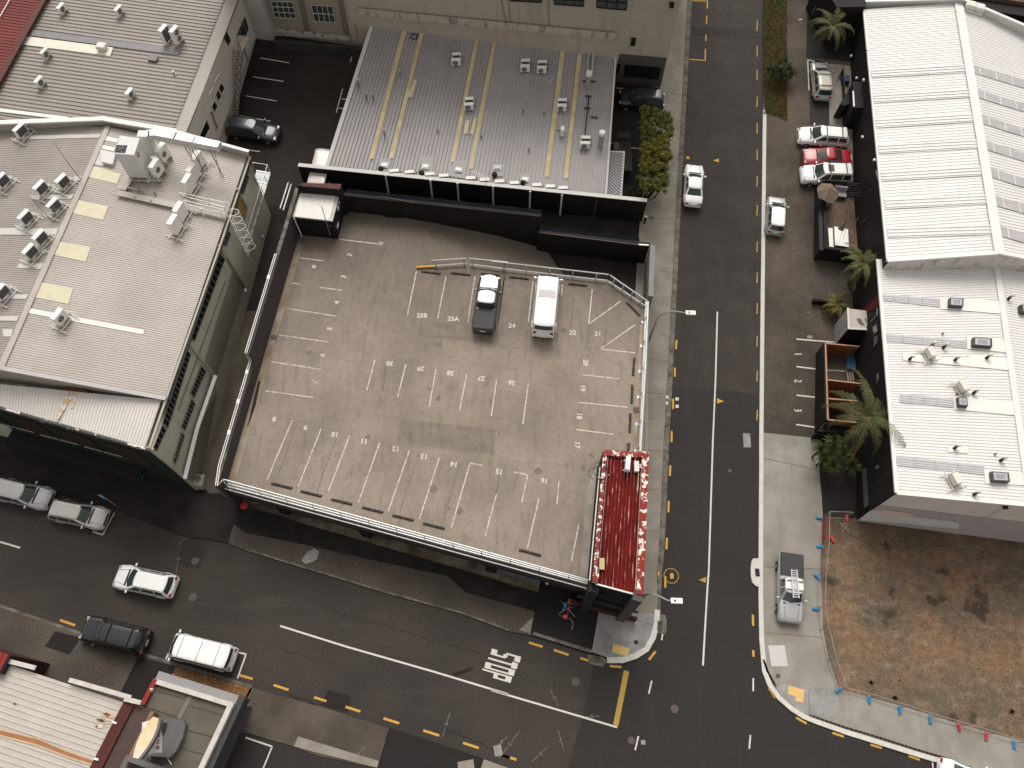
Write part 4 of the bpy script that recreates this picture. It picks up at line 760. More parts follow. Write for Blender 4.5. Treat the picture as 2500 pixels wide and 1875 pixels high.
for a, b in (((1, 1, 930, 770), (1, 1, 1400, 905)), ((1, 1, 690, 725), (1, 1, 930, 780)), ((1, 1, 860, 935), (1, 1, 1460, 1090)), ((1, 1, 960, 1120), (1, 1, 1450, 1250)), ((1, 1, 1480, 1090), (1, 1, 1400, 1500)), ((1, 1, 1400, 1500), (1, 2, 1260, 520)), ((1, 1, 360, 1340), (1, 1, 1170, 1525)), ((1, 1, 1460, 1250), (1, 1, 2212, 1330)), ((1, 1, 1420, 1430), (1, 1, 2212, 1515)), ((2, 1, 0, 1515), (2, 1, 700, 1560)), ((2, 1, 0, 1325), (2, 1, 600, 1370)),
    ((1, 2, 0, 445), (1, 2, 1200, 755)), ((1, 2, 160, 80), (1, 2, 1300, 325)), ((1, 2, 200, 270), (1, 2, 1150, 520)), ((1, 2, 1300, 325), (1, 2, 2212, 420)), ((1, 2, 1150, 530), (1, 2, 2212, 640)), ((2, 2, 0, 60), (2, 2, 480, 165)), ((2, 2, 0, 420), (2, 2, 700, 560)), ((2, 2, 60, 670), (2, 2, 760, 720)), ((2, 2, 0, 240), (2, 2, 600, 290)), ((2, 2, 600, 920), (2, 2, 795, 970)), ((1, 2, 1195, 760), (1, 2, 1130, 1060)), ((1, 1, 780, 960), (1, 1, 660, 1400)), ((1, 2, 580, 170), (1, 2, 540, 390)), ((1, 1, 640, 850), (1, 1, 690, 725))):
    dash('slab_joint', a, b, .035, joint, cpk, z=.003, surf=DZ)
dkP = M('deck_stain', (.185, .155, .126), .9, .15, 2, .05, 20, col2=(.215, .178, .146), msc=.9, streak=((2.6, .45, 1), (.11, .093, .075), .6, .12))
for pts in (T(1, 1, 940, 770, 1400, 905, 1370, 1060, 900, 930), T(1, 1, 1470, 1110, 2180, 1190, 2150, 1310, 1450, 1245), T(1, 2, 1310, 330, 2100, 410, 2100, 620, 1270, 530)):
    MB().quad(*[at(s, DZ+.0025) for s in pts]).build('repaired_slab', dkP, cpk)
MB().quad(*[at(s, DZ+.006) for s in T(1, 1, 556, 655, 565, 645, 590, 645, 598, 655, 590, 670, 570, 672, 558, 668)]).build('paint_spill', fadeP, cpk)
# wheel stops
ws = [((2, 2, 0, 0), 0)]
stops = [(((1, 2, 216, 862), (1, 2, 391, 905)), 'first wheel stop from the left in the bottom row'), (((1, 2, 463, 928), (1, 2, 640, 971)), 'second wheel stop from the left in the bottom row'), (((1, 2, 720, 996), (1, 2, 897, 1039)), 'third wheel stop from the left in the bottom row'), (((1, 2, 980, 1065), (1, 2, 1160, 1108)), 'fourth wheel stop from the left in the bottom row'), (((1, 2, 1237, 1132), (1, 2, 1417, 1174)), 'fifth wheel stop from the left in the bottom row'), (((1, 2, 1497, 1200), (1, 2, 1677, 1245)), 'sixth wheel stop from the left in the bottom row, nearest bay 14'), (((2, 2, 232, 1422), (2, 2, 418, 1472)), 'lone wheel stop at the foot of bay 16 by the front rail'),
    (((1, 1, 1482, 697), (1, 1, 1642, 717)), 'wheel stop at the head of bay 25B beside the yellow bar'), (((1, 1, 1734, 710), (1, 1, 1894, 728)), 'wheel stop at the head of bay 25A'), (((1, 1, 1983, 716), (1, 1, 2142, 733)), 'wheel stop just in front of the pickup bonnet'), (((2, 1, 152, 744), (2, 1, 313, 762)), 'wheel stop at the head of empty bay 24'), (((2, 1, 648, 802), (2, 1, 808, 818)), 'wheel stop at the head of bay 22 right of the van'), (((2, 1, 1142, 960), (2, 1, 1253, 1072)), 'slanting wheel stop below the corner guard rail'),
    (((2, 1, 1206, 1425), (2, 1, 1195, 1578)), 'topmost wheel stop of the column beside bay 20'), (((2, 2, 1190, 30), (2, 2, 1183, 188)), 'wheel stop beside bay 19 at the pavement side'), (((2, 2, 1174, 272), (2, 2, 1166, 434)), 'wheel stop beside bay 18 just under the drain'), (((2, 2, 1160, 523), (2, 2, 1155, 600)), 'wheel stop beside bay 17 half under the red roof')]
for (a, b), lb in stops:
    A1 = at(a, DZ+.08); B1 = at(b, DZ+.08); t = thing('wheel_stop', 'black rubber '+lb, 'wheel stop', ((A1+B1)/2-V(0, 0, .08)), 'wheel stops on the car park deck')
    d = (B1-A1).normalized(); L_ = (B1-A1).length; n = V(-d.y, d.x, 0); m = MB(); c = (A1+B1)/2
    for k, (u, w) in enumerate(((-.27, .44), (.27, .44))):
        cc = c+d*u*L_-V(0, 0, .08); p = [(-.10, 0), (-.06, .1), (.06, .1), (.10, 0)]
        bb = len(m.v)
        for e in (-.5, .5):
            for y, z in p: m.v.append(cc+d*e*L_*w+n*y+V(0, 0, z+.003))
        m.f += [(bb, bb+1, bb+2, bb+3), (bb+7, bb+6, bb+5, bb+4)]+[(bb+i, bb+4+i, bb+4+(i+1) % 4, bb+(i+1) % 4) for i in range(4)]
    m.box(c-V(0, 0, .045), (L_, .15, .07), d); m.build('rubber_block', plast, t)
    m = MB()
    for u in (-.42, 0, .42): m.box(c+d*u*L_+V(0, 0, .018), (.09, .09, .02), d)
    m.build('bolt_plate', M('stop_stud', (.13, .09, .03), .8, .3, 6), t)
# ------------------------------------------------------------------ stair house on the deck
sz = 6.7
q = [at(s, sz) for s in ((735, 470), (825, 480.5), (810.4, 539.8), (711, 527.5))]
q[0] = at((1, 1, 440, 40), sz)+V(0, 0, 0); q = [at((1, 1, 445, 10), sz), at((1, 1, 790, 50), sz), at((1, 1, 732, 275), sz), at((1, 1, 385, 237), sz)]
sh = thing('stair_house', 'small black stair house with pale corrugated roof and peeling maroon parapet', 'building', (q[3].x, q[3].y, DZ))
MB().prism([p for p in q], DZ-.1, sz-.12).build('wall', blackW, sh)
m = MB(); ribs(m, at((1, 1, 462, 30), sz+.03), at((1, 1, 757, 62), sz+.03), at((1, 1, 707, 272), sz+.03), at((1, 1, 410, 238), sz+.03), 22, .05, .5); m.build('roof', roofWc, sh)
MB().prism(q, sz-.13, sz-.02).build('roof_margin', flash, sh)
pq = [at(s, sz+1.0) for s in ((1, 1, 430, -52), (1, 1, 808, -20), (1, 1, 800, 15), (1, 1, 425, -25))]
n0_ = at((1, 1, 430, 0), sz+.9); n1_ = at((1, 1, 800, 22), sz+.9)
pb = [at((1, 0, 432, 1545), sz+.95), at((1, 0, 808, 1555), sz+.95), at((1, 0, 795, 1600), sz+.95), at((1, 0, 430, 1568), sz+.95)]
MB().prism(pb, DZ-.1, sz+.95).build('parapet_wall', blackW, sh)
MB().prism([p*1.0 for p in [lerp(pb[0], pb[1], .12), pb[1], pb[2], lerp(pb[3], pb[2], .12)]], sz+.955, sz+1.0).build('parapet_top', M('maroon_peel', (.07, .010, .010), .6, .2, 2, spots=(1.4, .69, (.55, .35, .30))), sh)
MB().tube([on((1, 1, 408, 252), q[3], q[2], .1), on((1, 1, 470, 395), q[3], q[2], .1), on((1, 1, 458, 445), q[3], q[2], .4)], .05).build('downpipe', steelW, sh)
e_ = (q[1], q[2])
for s in (((1, 1, 779, 133), (1, 1, 789, 160), (1, 1, 780, 195), (1, 1, 769, 160)), ((1, 1, 791, 100), (1, 1, 795, 125), (1, 1, 791, 140), (1, 1, 785, 118)), ((1, 1, 778, 278), (1, 1, 787, 300), (1, 1, 775, 345), (1, 1, 767, 325))):
    MB().quad(*[on(x, e_[0], e_[1], -.05) for x in s]).build('wall_sign', steelW, sh)
an = thing('aerial_mast', 'thin grey aerial mast leaning over the stair house roof', 'aerial', on((1, 1, 713, 398), q[3], q[2], .25))
b_ = an.location.copy(); tp = V(b_.x, b_.y, b_.z+4.6); tp = at((1, 1, 640, 152), b_.z+4.4)
m = MB(); m.tube([b_, tp], .03); m.build('mast', steelG, an)
m = MB(); m.tube([tp+V(-.5, .4, -.1), tp+V(.6, -.5, -.1)], .012); [m.tube([lerp(b_, tp, u), lerp(b_, tp, u)+V(.3, .12, .1)], .012) for u in (.3, .55)]; m.build('aerial', steelG, an)
# ------------------------------------------------------------------ red-roofed corner building
rz = 8.35
rc = [at((2, 2, 945, 580), rz), at((2, 2, 1330, 600), rz), at((2, 3, 1283, 198), rz), at((2, 3, 850, 82), rz)]
rb_ = thing('corner_building', 'narrow black corner building with faded dark red ribbed roof and peeling parapets', 'building', gr((2, 3, 1120, 380)))
g_ = [V(p.x, p.y, 0) for p in rc]
MB().prism(g_, -.2, rz-.75).build('wall', blackW, rb_)
def pw(a, b, t, z0, z1, side, name, mat):
    d = b-a; d.z = 0; d.normalize(); n = V(-d.y, d.x, 0)*t*side; return MB().prism([a, b, b+n, a+n], z0, z1).build(name, mat, rb_)
pw(rc[0], rc[3], .34, rz-.76, rz-.03, 1, 'side_parapet', blackW); pw(rc[1], rc[2], .46, rz-.76, rz-.03, -1, 'side_parapet', redPeel); pw(rc[0], rc[1], .40, rz-.76, rz-.02, -1, 'end_parapet', redPeel)
pw(rc[0], rc[3], .26, rz-.03, rz+.02, 1, 'parapet_top', redPeel); pw(rc[1], rc[2], .46, rz-.03, rz+.03, -1, 'parapet_top', redPeel)
def inq(u, v, dz): return lerp(lerp(rc[0], rc[1], u), lerp(rc[3], rc[2], u), v)+V(0, 0, dz)
m = MB(); ribs(m, inq(.085, .045, -.32), inq(.90, .045, -.32), inq(.90, 1.0, -.60), inq(.085, 1.0, -.60), 11, .09, .4)
m.build('roof', M('roof_dark_red_worn', (.150, .010, .008), .8, .2, 1.5, .15, 12, spec=.1, col2=(.075, .009, .009), msc=.35), rb_)
wl = M('worn_rib', (.15, .018, .014), .8, .2, 2, spec=.1, streak=((5, .8, 1), (.55, .33, .27), .95))
m = MB()
for k in range(11): u = .085+.815*(k+.5)/11; m.bar(inq(u, .05, -.225), inq(u, .995, -.505), .075, .012)
build_each(m, 'worn_rib_line', wl, rb_)
m = MB(); m.bar(inq(.085, 1.0, -.55), inq(.93, 1.0, -.55), .10, .16); m.build('eaves_gutter', galv, rb_)
m = MB(); m.bar(inq(.10, .06, -.18), inq(.10, .99, -.42), .12, .12); m.build('gutter', flash, rb_)
m = MB(); m.bar(inq(.865, .06, -.20), inq(.865, .99, -.44), .10, .14); m.bar(inq(.80, .1, -.2), inq(.80, .3, -.25), .04, .05); m.build('gutter', rustL, rb_)
m = MB()
for k in range(6):
    u = .11+k*.135; m.quad(*[inq(a, .040+.003*k*0, b) for a, b in ((u, -.14), (u+.11, -.14), (u+.11, -.30), (u, -.30))])
m.build('back_panel', M('panel_grey_dark', (.10, .085, .085), .8, .2, 3), rb_)
pw(rc[3], lerp(rc[3], rc[2], .10), .55, rz-.5, rz+.05, 1, 'corner_block', redPeel)
# end wall piers and recessed front with maroon base
d_w = (rc[2]-rc[3]); d_w.z = 0; d_w.normalize(); nS = V(d_w.y, -d_w.x, 0)
MB().box(V(rc[2].x, rc[2].y, (rz-.05)/2)-d_w*.30+nS*.12, (.62, .7, rz-.1), d_w).build('pier', dkGrey, rb_)
MB().box(V(rc[3].x, rc[3].y, (rz-.8)/2)+d_w*.30+nS*.2, (.62, .6, rz-.8), d_w).build('pier', M('pier_dark', (.02, .02, .021), .8, .1, 1), rb_)
MB().box((V(rc[2].x, rc[2].y, 0)+V(rc[3].x, rc[3].y, 0))/2+nS*.12+V(0, 0, .55), (5.0, .2, 1.1), d_w).build('base_panel', brick, rb_)
MB().box((V(rc[2].x, rc[2].y, 0)+V(rc[3].x, rc[3].y, 0))/2+nS*.12+V(0, 0, 3.2), (4.4, .14, .3), d_w).build('sign_band', M('band_grey', (.035, .035, .037), .8, .1, 1), rb_)
MB().box((V(rc[2].x, rc[2].y, 0)+V(rc[3].x, rc[3].y, 0))/2+nS*.10+V(-1.2, .25, 5.7), (1.5, .1, .5), d_w).build('vent', blackS, rb_)
m = MB(); m.tube([inq(-.03, .12, -.5), inq(-.03, .98, -.8)], .045); m.bar(inq(-.06, .21, -.4), inq(.0, .215, -.4), .08, .1); m.build('side_pipe', steelW, rb_)
MB().box(inq(.10, .86, -.30)+V(.22, 0, 0), (.35, .75, .12)).build('yellow_lid', M('cream_lid', (.50, .42, .22), .7, .1, 3), rb_)
m = MB(); m.bar(inq(.06, .185, -.3), inq(.20, .187, -.3), .04, .04); m.bar(inq(.20, .14, -.3), inq(.20, .23, -.3), .04, .05); m.build('stay', rustL, rb_)
m = MB(); r_ = random.Random(5); c = inq(-.03, .155, 0)
for k in range(5): m.tube([c+V(math.cos(a/3)*(.3+.15*k), math.sin(a/3)*(.5+.1*k)*(1 if k % 2 else .5)-.3*k*.3, .05*math.sin(a)) for a in range(0, 16)], .014, 4)
m.build('loose_cable', pipeB, rb_)
# ------------------------------------------------------------------ street lamps
def street_lamp(head, foot, htop, label, par):
    hd = at(head, htop); ft = gr(foot, .1); t = thing('street_lamp', label, 'street lamp', ft, 'street lamps on the side road')
    tp = V(ft.x, ft.y, htop-.9); pts = [V(ft.x, ft.y, .1+gz(ft.y)), V(ft.x, ft.y, htop-2.0)]
    for k in range(1, 9):
        a = k/8*math.pi/2; pts.append(V(lerp(ft.x, hd.x-.6, 1-math.cos(a)) if k < 9 else 0, lerp(ft.y, hd.y, 1-math.cos(a)), htop-2.0+2.0*math.sin(a)))
    pts.append(V(hd.x-.3, hd.y, htop))
    MB().tube(pts, [.09]*2+[.07-.003*k for k in range(8)]+[.04], 8).build('pole', M('lamp_pole', (.28, .29, .29), .5, .1, 4), t)
    MB().box(hd, (.75, .34, .13)).build('lamp_head', steelW, t); MB().box(hd+V(-.12, 0, .08), (.12, .12, .04)).build('photocell', plast, t)
street_lamp((2, 1, 1680, 1050), (1578, 850), 8.2, 'street lamp with pale head arching over the side road from the car park wall', None)
street_lamp((2, 3, 1562, 248), (1545, 1490) if 0 else (2, 3, 1175, 340), 8.4, 'street lamp reaching over the side road beside the red roofed corner', None)

# oil drips and scuffs in the bays
r_ = random.Random(21); om = M('oil_stain', (.17, .137, .112), .8, .2, 5, .1, 20)
for k in range(46):
    c = at((1, 1, r_.uniform(500, 3700), r_.uniform(650, 2750)), DZ+.0022); 
    if not (-17 < c.x < 6.8 and 15+(c.x*-.28) < c.y < 37): continue
    n_ = 9; s_ = r_.uniform(.08, .34); MB().quad(*[c+V(math.cos(6.283*i/n_)*s_*r_.uniform(.5, 1.1), math.sin(6.283*i/n_)*s_*r_.uniform(.6, 1.3), k*.00001) for i in range(n_)]).build('oil_stain', om, cpk)
# ================================================================== LEFT WAREHOUSE (pale ribbed roof)
RZ1, EZ1 = 11.6, 10.2
rg0 = at((0, 0, 915, 1070), RZ1); rg1 = at((0, 1, 10, 1520), RZ1)
ev0 = at((0, 0, 2085, 1320), EZ1); ev1 = at((0, 2, 1390, 150), EZ1)
b1 = thing('warehouse', 'large warehouse with pale ribbed gable roof crowded with air conditioners and a green wall', 'building', gr((0, 2, 1670, 940)))
PE = pl(rg0, rg1, ev0)
wd = (ev1-ev0); wd.z = 0; wd.normalize()
wn = V(-wd.y, wd.x, 0); wn = wn if wn.x < 0 else -wn            # pointing west
dr = (rg1-rg0); dr.z = 0; dr.normalize()
wR0 = rg0+wn*17+V(0, 0, -1.5); wR1 = rg1+wn*17+V(0, 0, -1.5)
PW = pl(rg0, rg1, wR0)
corner = at((0, 2, 1255, 565), 9.7); wA = V(corner.x, corner.y, 0); wB = V(ev0.x, ev0.y, 0)
m = MB(); n_ = 120
ribs(m, rg0, rg1, ev1, ev0, n_, .03, .45)
rf = m.build('roof', roofB1, b1)
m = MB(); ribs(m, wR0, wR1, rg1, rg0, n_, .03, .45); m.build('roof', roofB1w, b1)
slab_q([rg0, rg1, ev1, ev0], .25); MB().bar(rg0+V(0, 0, .06), rg1+V(0, 0, .06), .42, .07).build('ridge_cap', roofB1, b1)
gfl = V(ev1.x, ev1.y, 0); gfr = V(rg1.x, rg1.y, 0)
sheet = slab_q([rg0, rg1, ev1, ev0], .2); sheet.v = [v-V(0, 0, .03) for v in sheet.v]; sheet.build('roof_deck', roofB1w, b1)
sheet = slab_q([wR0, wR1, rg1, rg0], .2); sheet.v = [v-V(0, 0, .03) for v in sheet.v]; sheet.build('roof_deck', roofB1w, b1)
# walls
wall_prism([wA, wB, V(rg0.x, rg0.y, 0), V(wR0.x, wR0.y, 0), V(wR1.x, wR1.y, 0), V(wA.x, wA.y, 0)+(at((0, 2, 0, 215), 9.5)-corner)*1.25], 9.05).build('wall', wallGn, b1)
# north parapet with cap, inner face visible
pa = at((0, 0, 0, 1035), RZ1+.2); pb_ = at((0, 0, 870, 1003), RZ1+.55); pc = at((0, 0, 1470, 1105), RZ1+.1); pd = at((0, 0, 2090, 1275), EZ1+.75)
pa = pb_+(pa-pb_)*2
m = MB(); q = [pa, pb_, pc, pd]
for a, b in zip(q, q[1:]): m.quad(a, b, V(b.x, b.y, 8.8), V(a.x, a.y, 8.8))
m.build('parapet', wallWs, b1); cap_line(b1, [pa, pb_, pc], .42, .14, flashW, 'parapet_coping')
cap_line(b1, [pc, pd], .25, .10, flashW, 'parapet_coping')
MB().quad(pd, ev0+V(.0, .0, .05), V(ev0.x, ev0.y, 9), V(pd.x, pd.y, 9)).build('parapet_return', wallWs, b1)
# front lower roof and its gable upstand
fz0, fz1 = 10.05, 9.5
f_r0 = at((0, 2, 1360, 162), fz0); f_l0 = at((0, 2, 0, 28), fz0); f_r1 = at((0, 2, 1225, 560), fz1); f_l1 = at((0, 2, 0, 215), fz1)
f_l0 = f_r0+(f_l0-f_r0)*1.25; f_l1 = f_r1+(f_l1-f_r1)*1.25
MB().prism([V(p.x, p.y, 0) for p in (f_l0, f_r0, f_r1, f_l1)], 9.0, 9.3).build('roof_deck', roofB1w, b1)
m = MB(); ribs(m, f_l0, f_r0, f_r1, f_l1, 62, .04, .5); m.build('front_roof', roofF, b1)

g1 = rg1+(rg1-ev1)*0.0; gl = wR1
m = MB(); m.quad(ev1+V(0, 0, .1), rg1+V(0, 0, .1), V(rg1.x, rg1.y, 9.3), V(ev1.x, ev1.y, 9.3)); m.quad(rg1+V(0, 0, .1), wR1+V(0, 0, .1), V(wR1.x, wR1.y, 9.3), V(rg1.x, rg1.y, 9.3)); m.build('gable_upstand', roofB1, b1)
cap_line(b1, [ev1+V(0, 0, .08), rg1+V(0, 0, .08), wR1+V(0, 0, .08)], .30, .12, flash, 'verge_flashing')
stain = MB()
for s, w_ in (((0, 2, 600, 95), .5),):
    a = at(s, 9.99); b = at((0, 2, 480, 330), 9.66)
    dd = (f_r0-f_l0).normalized(); stain.quad(a-dd*.2+V(0, 0, .06), a+dd*.35+V(0, 0, .06), b+dd*.1+V(0, 0, .06), b-dd*.06+V(0, 0, .06))
    a2 = at((0, 2, 660, 100), 9.99); b2 = at((0, 2, 610, 230), 9.8); stain.quad(a2-dd*.3+V(0, 0, .06), a2+dd*.1+V(0, 0, .06), b2+dd*.05+V(0, 0, .06), b2-dd*.1+V(0, 0, .06))
stain.build('rust_streak', rustL, b1)
stain = MB(); a = at((0, 2, 530, 60), 10.12); b = at((0, 2, 740, 88), 10.12); stain.bar(a, b, .22, .05); stain.build('rust_patch', M('rust_dark', (.14, .035, .015), .9, .3, 5), b1)
# crusty painted edge of the front roof, as separate flakes on the fascia
wall_f = MB(); wall_f.quad(f_l1+V(0, 0, -.04), f_r1+V(0, 0, -.04), V(f_r1.x, f_r1.y, fz1-.6)+V(0, -.12, 0), V(f_l1.x, f_l1.y, fz1-.6)+V(0, -.12, 0)); wall_f.build('front_fascia', M('peeling_fascia', (.10, .095, .09), .9, .2, 3, spots=(1.1, .545, (.72, .68, .62))), b1)
cap_line(b1, [f_l1+V(0, -.06, -.02), f_r1+V(0, -.06, -.02)], .16, .06, M('peeling_fascia', (.10, .095, .09)), 'gutter')
# dark green street front
fA = V(corner.x, corner.y, 0); fB = V(f_l1.x, f_l1.y, 0)
fdir = (fB-fA).normalized(); fout = V(fdir.y, -fdir.x, 0); fout = fout if fout.y < 0 else -fout
MB().quad(fA+fout*.03+V(0, 0, 8.9), fB+fout*.03+V(0, 0, 8.9), fB+fout*.03+V(0, 0, -.2), fA+fout*.03+V(0, 0, -.2)).build('front_wall', wallDG, b1)
for k in range(7):
    a = fA+fdir*(1.6+k*3.9); b = a+fdir*2.6
    MB().prism([a+fout*.04, b+fout*.04, b+fout*.1, a+fout*.1], 4.6, 8.0).build('front_panel', wallBr, b1)
MB().prism([fA+fout*.04+fdir*3, fB+fout*.04, fB+fout*1.2, fA+fout*1.2+fdir*3], 3.3, 3.5).build('canopy', M('canopy_black', (.005, .0055, .006), .6, .1, 1), b1)
for a, b in (((0, 2, 0, 362), (0, 2, 125, 393)), ((0, 2, 140, 398), (0, 2, 285, 436)), ((0, 2, 345, 456), (0, 2, 492, 493)), ((0, 2, 505, 497), (0, 2, 658, 538)), ((0, 2, 715, 555), (0, 2, 865, 597)), ((0, 2, 878, 600), (0, 2, 1028, 641))):
    m = MB(); A = on(a, fA+fout*.4, fB+fout*.4); B = on(b, fA+fout*.4, fB+fout*.4); m.bar(A, B, .05, .07); m.build('strip_light', M('strip_grey', (.34, .34, .33), .6, .05, 3), b1)
# east wall features
a_, b_ = wA, wB
oo = .05 if on((0, 1, 1700, 900), a_, b_, .05).x > on((0, 1, 1700, 900), a_, b_, 0).x else -.05
def W4(*xy): return [tuple(xy[i:i+4]) for i in range(0, len(xy), 4)]
wf = M('window_frame_grey', (.22, .21, .185), .6, .05, 3)
window_on(b1, W4(0, 1, 1845, 545, 0, 1, 1895, 600, 0, 1, 1640, 1290, 0, 1, 1592, 1240), a_, b_, 1, 13, wf, glass, oo, .035)
window_on(b1, W4(0, 1, 1560, 1350, 0, 1, 1608, 1400, 0, 2, 1415, 400, 0, 2, 1370, 345), a_, b_, 1, 14, wf, glass, oo, .035)
window_on(b1, W4(0, 2, 1365, 370, 0, 2, 1400, 420, 0, 2, 1320, 590, 0, 2, 1290, 560), a_, b_, 1, 4, wf, glass, oo, .035)
window_on(b1, W4(0, 1, 1905, 340, 0, 1, 1945, 385, 0, 1, 1905, 490, 0, 1, 1868, 445), a_, b_, 1, 3, wf, glass, oo, .035)
window_on(b1, W4(0, 0, 2065, 1440, 0, 0, 2100, 1500, 0, 0, 2050, 1640, 0, 0, 2020, 1600), a_, b_, 1, 4, wf, glassL, oo, .035)
window_on(b1, W4(0, 1, 1695, 1500, 0, 1, 1735, 1545, 0, 2, 1640, 140, 0, 2, 1605, 100), a_, b_, 1, 7, wf, glass, oo, .035)
window_on(b1, W4(0, 2, 1612, 150, 0, 2, 1645, 195, 0, 2, 1560, 420, 0, 2, 1530, 385), a_, b_, 1, 7, wf, glass, oo, .035)
window_on(b1, W4(0, 2, 1530, 430, 0, 2, 1555, 470, 0, 2, 1480, 700, 0, 2, 1458, 670), a_, b_, 1, 7, wf, glassL, oo, .035)
def onw(s, o=1): return on(s, a_, b_, oo*o)
def wbar(name, pts, w, mat, o=2):
    m = MB(); P = [onw(s, o) for s in pts]
    for p, q in zip(P, P[1:]): m.bar(p, q, w, .12, up=V(1, 0, 0) if 0 else None)
    m.build(name, mat, b1)
wbar('eaves_gutter', [(0, 0, 2110, 1325), (0, 1, 1860, 480), (0, 1, 1450, 1640), (0, 2, 1260, 570)], .14, M('gutter_sage', (.40, .38, .31), .6, .05, 2), 5)
m = MB(); m.bar(V(ev0.x, ev0.y, EZ1-.25)+V(.18, 0, 0), V(ev1.x, ev1.y, EZ1-.25)+V(.18, 0, 0), .30, .12); m.build('box_gutter', blackS, b1)
for p in ([(0, 1, 1575, 1290), (0, 1, 1820, 1590)], [(0, 1, 1850, 480), (0, 1, 1905, 600)], [(0, 0, 2105, 1400), (0, 0, 2170, 1560)], [(0, 1, 2000, 0), (0, 1, 2090, 165)], [(0, 2, 1240, 560), (0, 2, 1580, 830)]):
    wbar('downpipe', p, .14, M('gutter_sage', (.40, .38, .31)), 4)
wbar('ledge', [(0, 1, 1820, 1580), (0, 2, 1665, 400), (0, 2, 1560, 825)], .28, flashW, 8)
m = MB(); m.quad(*[onw(s, .6) for s in W4(0, 1, 1960, 705, 0, 1, 2060, 830, 0, 1, 1830, 1590, 0, 1, 1720, 1480)]); m.quad(*[onw(s, .6) for s in W4(0, 2, 1700, 330, 0, 2, 1830, 100, 0, 2, 1700, 860, 0, 2, 1565, 830)]); build_each(m, 'lower_wall', wallGd, b1)
wbar('wall_joint', [(0, 1, 1905, 780), (0, 2, 1510, 240)], .04, wallGd, 1.2)
wbar('wall_joint', [(0, 1, 1850, 490), (0, 1, 2060, 830)], .25, wallGd, 1.4)
m = MB(); m.box(gr((0, 2, 1700, 890))+V(0, .2, .5), (.9, .9, 1.0)); m.build('corner_block', M('bench_concrete2', (.33, .30, .25), .9, .2, 3), b1)
MB().cyl(gr((0, 2, 1705, 878))+V(0, .2, .95), .22, .12, 14).build('pipe_stub', M('iron_rim', (.12, .11, .105)), b1)
MB().quad(*[onw(s, 2) for s in W4(0, 1, 2020, 70, 0, 1, 2090, 165, 0, 1, 2070, 270, 0, 1, 2000, 180)]).build('door', M('door_ochre', (.28, .20, .06), .8, .1, 3), b1)
# small canopy deck with rail on the east wall
bp = [at(s, 5.6) for s in W4(0, 0, 2140, 1400, 0, 0, 2212, 1390, 1, 0, 60, 1400)]
bal = thing('wall_canopy', 'long glazed canopy with white rails hung on the green warehouse wall', 'canopy', at((0, 1, 2100, 200), 5.4))
A0 = at((1, 0, 85, 1430), 5.6); A1 = at((1, 0, 205, 1450), 5.6); B1_ = at((0, 1, 2080, 515), 5.6); B0_ = at((0, 1, 1985, 470), 5.6)
MB().prism([A0, A1, B1_, B0_], 5.35, 5.42).build('glazing', M('glazing_blue_white', (.42, .47, .47), .3, .2, 1.2, spec=.6), bal)
m = MB()
for a, b in ((A0, A1), (A1, B1_), (B1_, B0_), (B0_, A0)): m.tube([a+V(0, 0, .9), b+V(0, 0, .9)], .03)
m.build('handrail', steelW, bal); m = MB()
for k in range(8): p = lerp(A1, B1_, k/7); q_ = lerp(A0, B0_, k/7); m.bar(V(p.x, p.y, 5.4), V(p.x, p.y, 6.5), .05, .05); m.bar(p+V(0, 0, -.15), q_+V(0, 0, -.15), .07, .05)
build_each(m, 'post', galv, bal)
# ladder with hoops and its gantry
ld_ = thing('roof_ladder', 'caged white access ladder on the edge of the warehouse roof', 'ladder', at((0, 1, 1960, 300), 8))
la = on((0, 1, 1935, 215), a_, b_, oo*12); lb = V(la.x, la.y, 5.6); m = MB()
for dx in (-.25, .25): m.tube([la+wd*dx+V(0, 0, 1.2), lb+wd*dx], .035)
m.build('stringer', steelW, ld_); m = MB()
for k in range(18): z = 5.8+k*.3; m.bar(V(la.x, la.y, z)-wd*.25, V(la.x, la.y, z)+wd*.25, .03, .03)
m.build('rung', steelW, ld_); m = MB()
for z in (6.6, 7.5, 8.4, 9.3, 10.2, 11.1):
    m.tube([V(la.x, la.y, z)+wd*.38*math.cos(t)-V(-.75, -.15, 0)*math.sin(t) for t in [math.pi*k/8 for k in range(9)]], .025)
for t in (math.pi*.25, math.pi*.5, math.pi*.75): m.tube([V(la.x, la.y, z)+wd*.38*math.cos(t)-V(-.75, -.15, 0)*math.sin(t) for z in (6.6, 11.1)], .018)
m.build('safety_hoop', steelW, ld_)
def onE(s, dz=0): return hit(s, PE, dz)
def onWp(s, dz=0): return hit(s, PW, dz)
wk = thing('walkway_rail', 'white railed walkway from the rooftop units to the caged ladder', 'railing', onE((0, 1, 1700, 120)))
for pr in ([(0, 1, 1510, 35), (0, 1, 1930, 125)], [(0, 1, 1555, 100), (0, 1, 1905, 185)], [(0, 1, 1575, 135), (0, 1, 1900, 215)], [(0, 1, 1590, 75), (0, 1, 1905, 160)]):
    MB().tube([onE(pr[0], .9), onE(pr[1], .9)], .035).build('handrail', steelW, wk)
for s in ((0, 1, 1600, 190), (0, 1, 1727, 240), (0, 1, 1890, 260), (0, 1, 1770, 120)):
    p = onE(s, .05); MB().bar(p, p+V(0, 0, 1.0), .07, .07).build('post', steelW, wk)
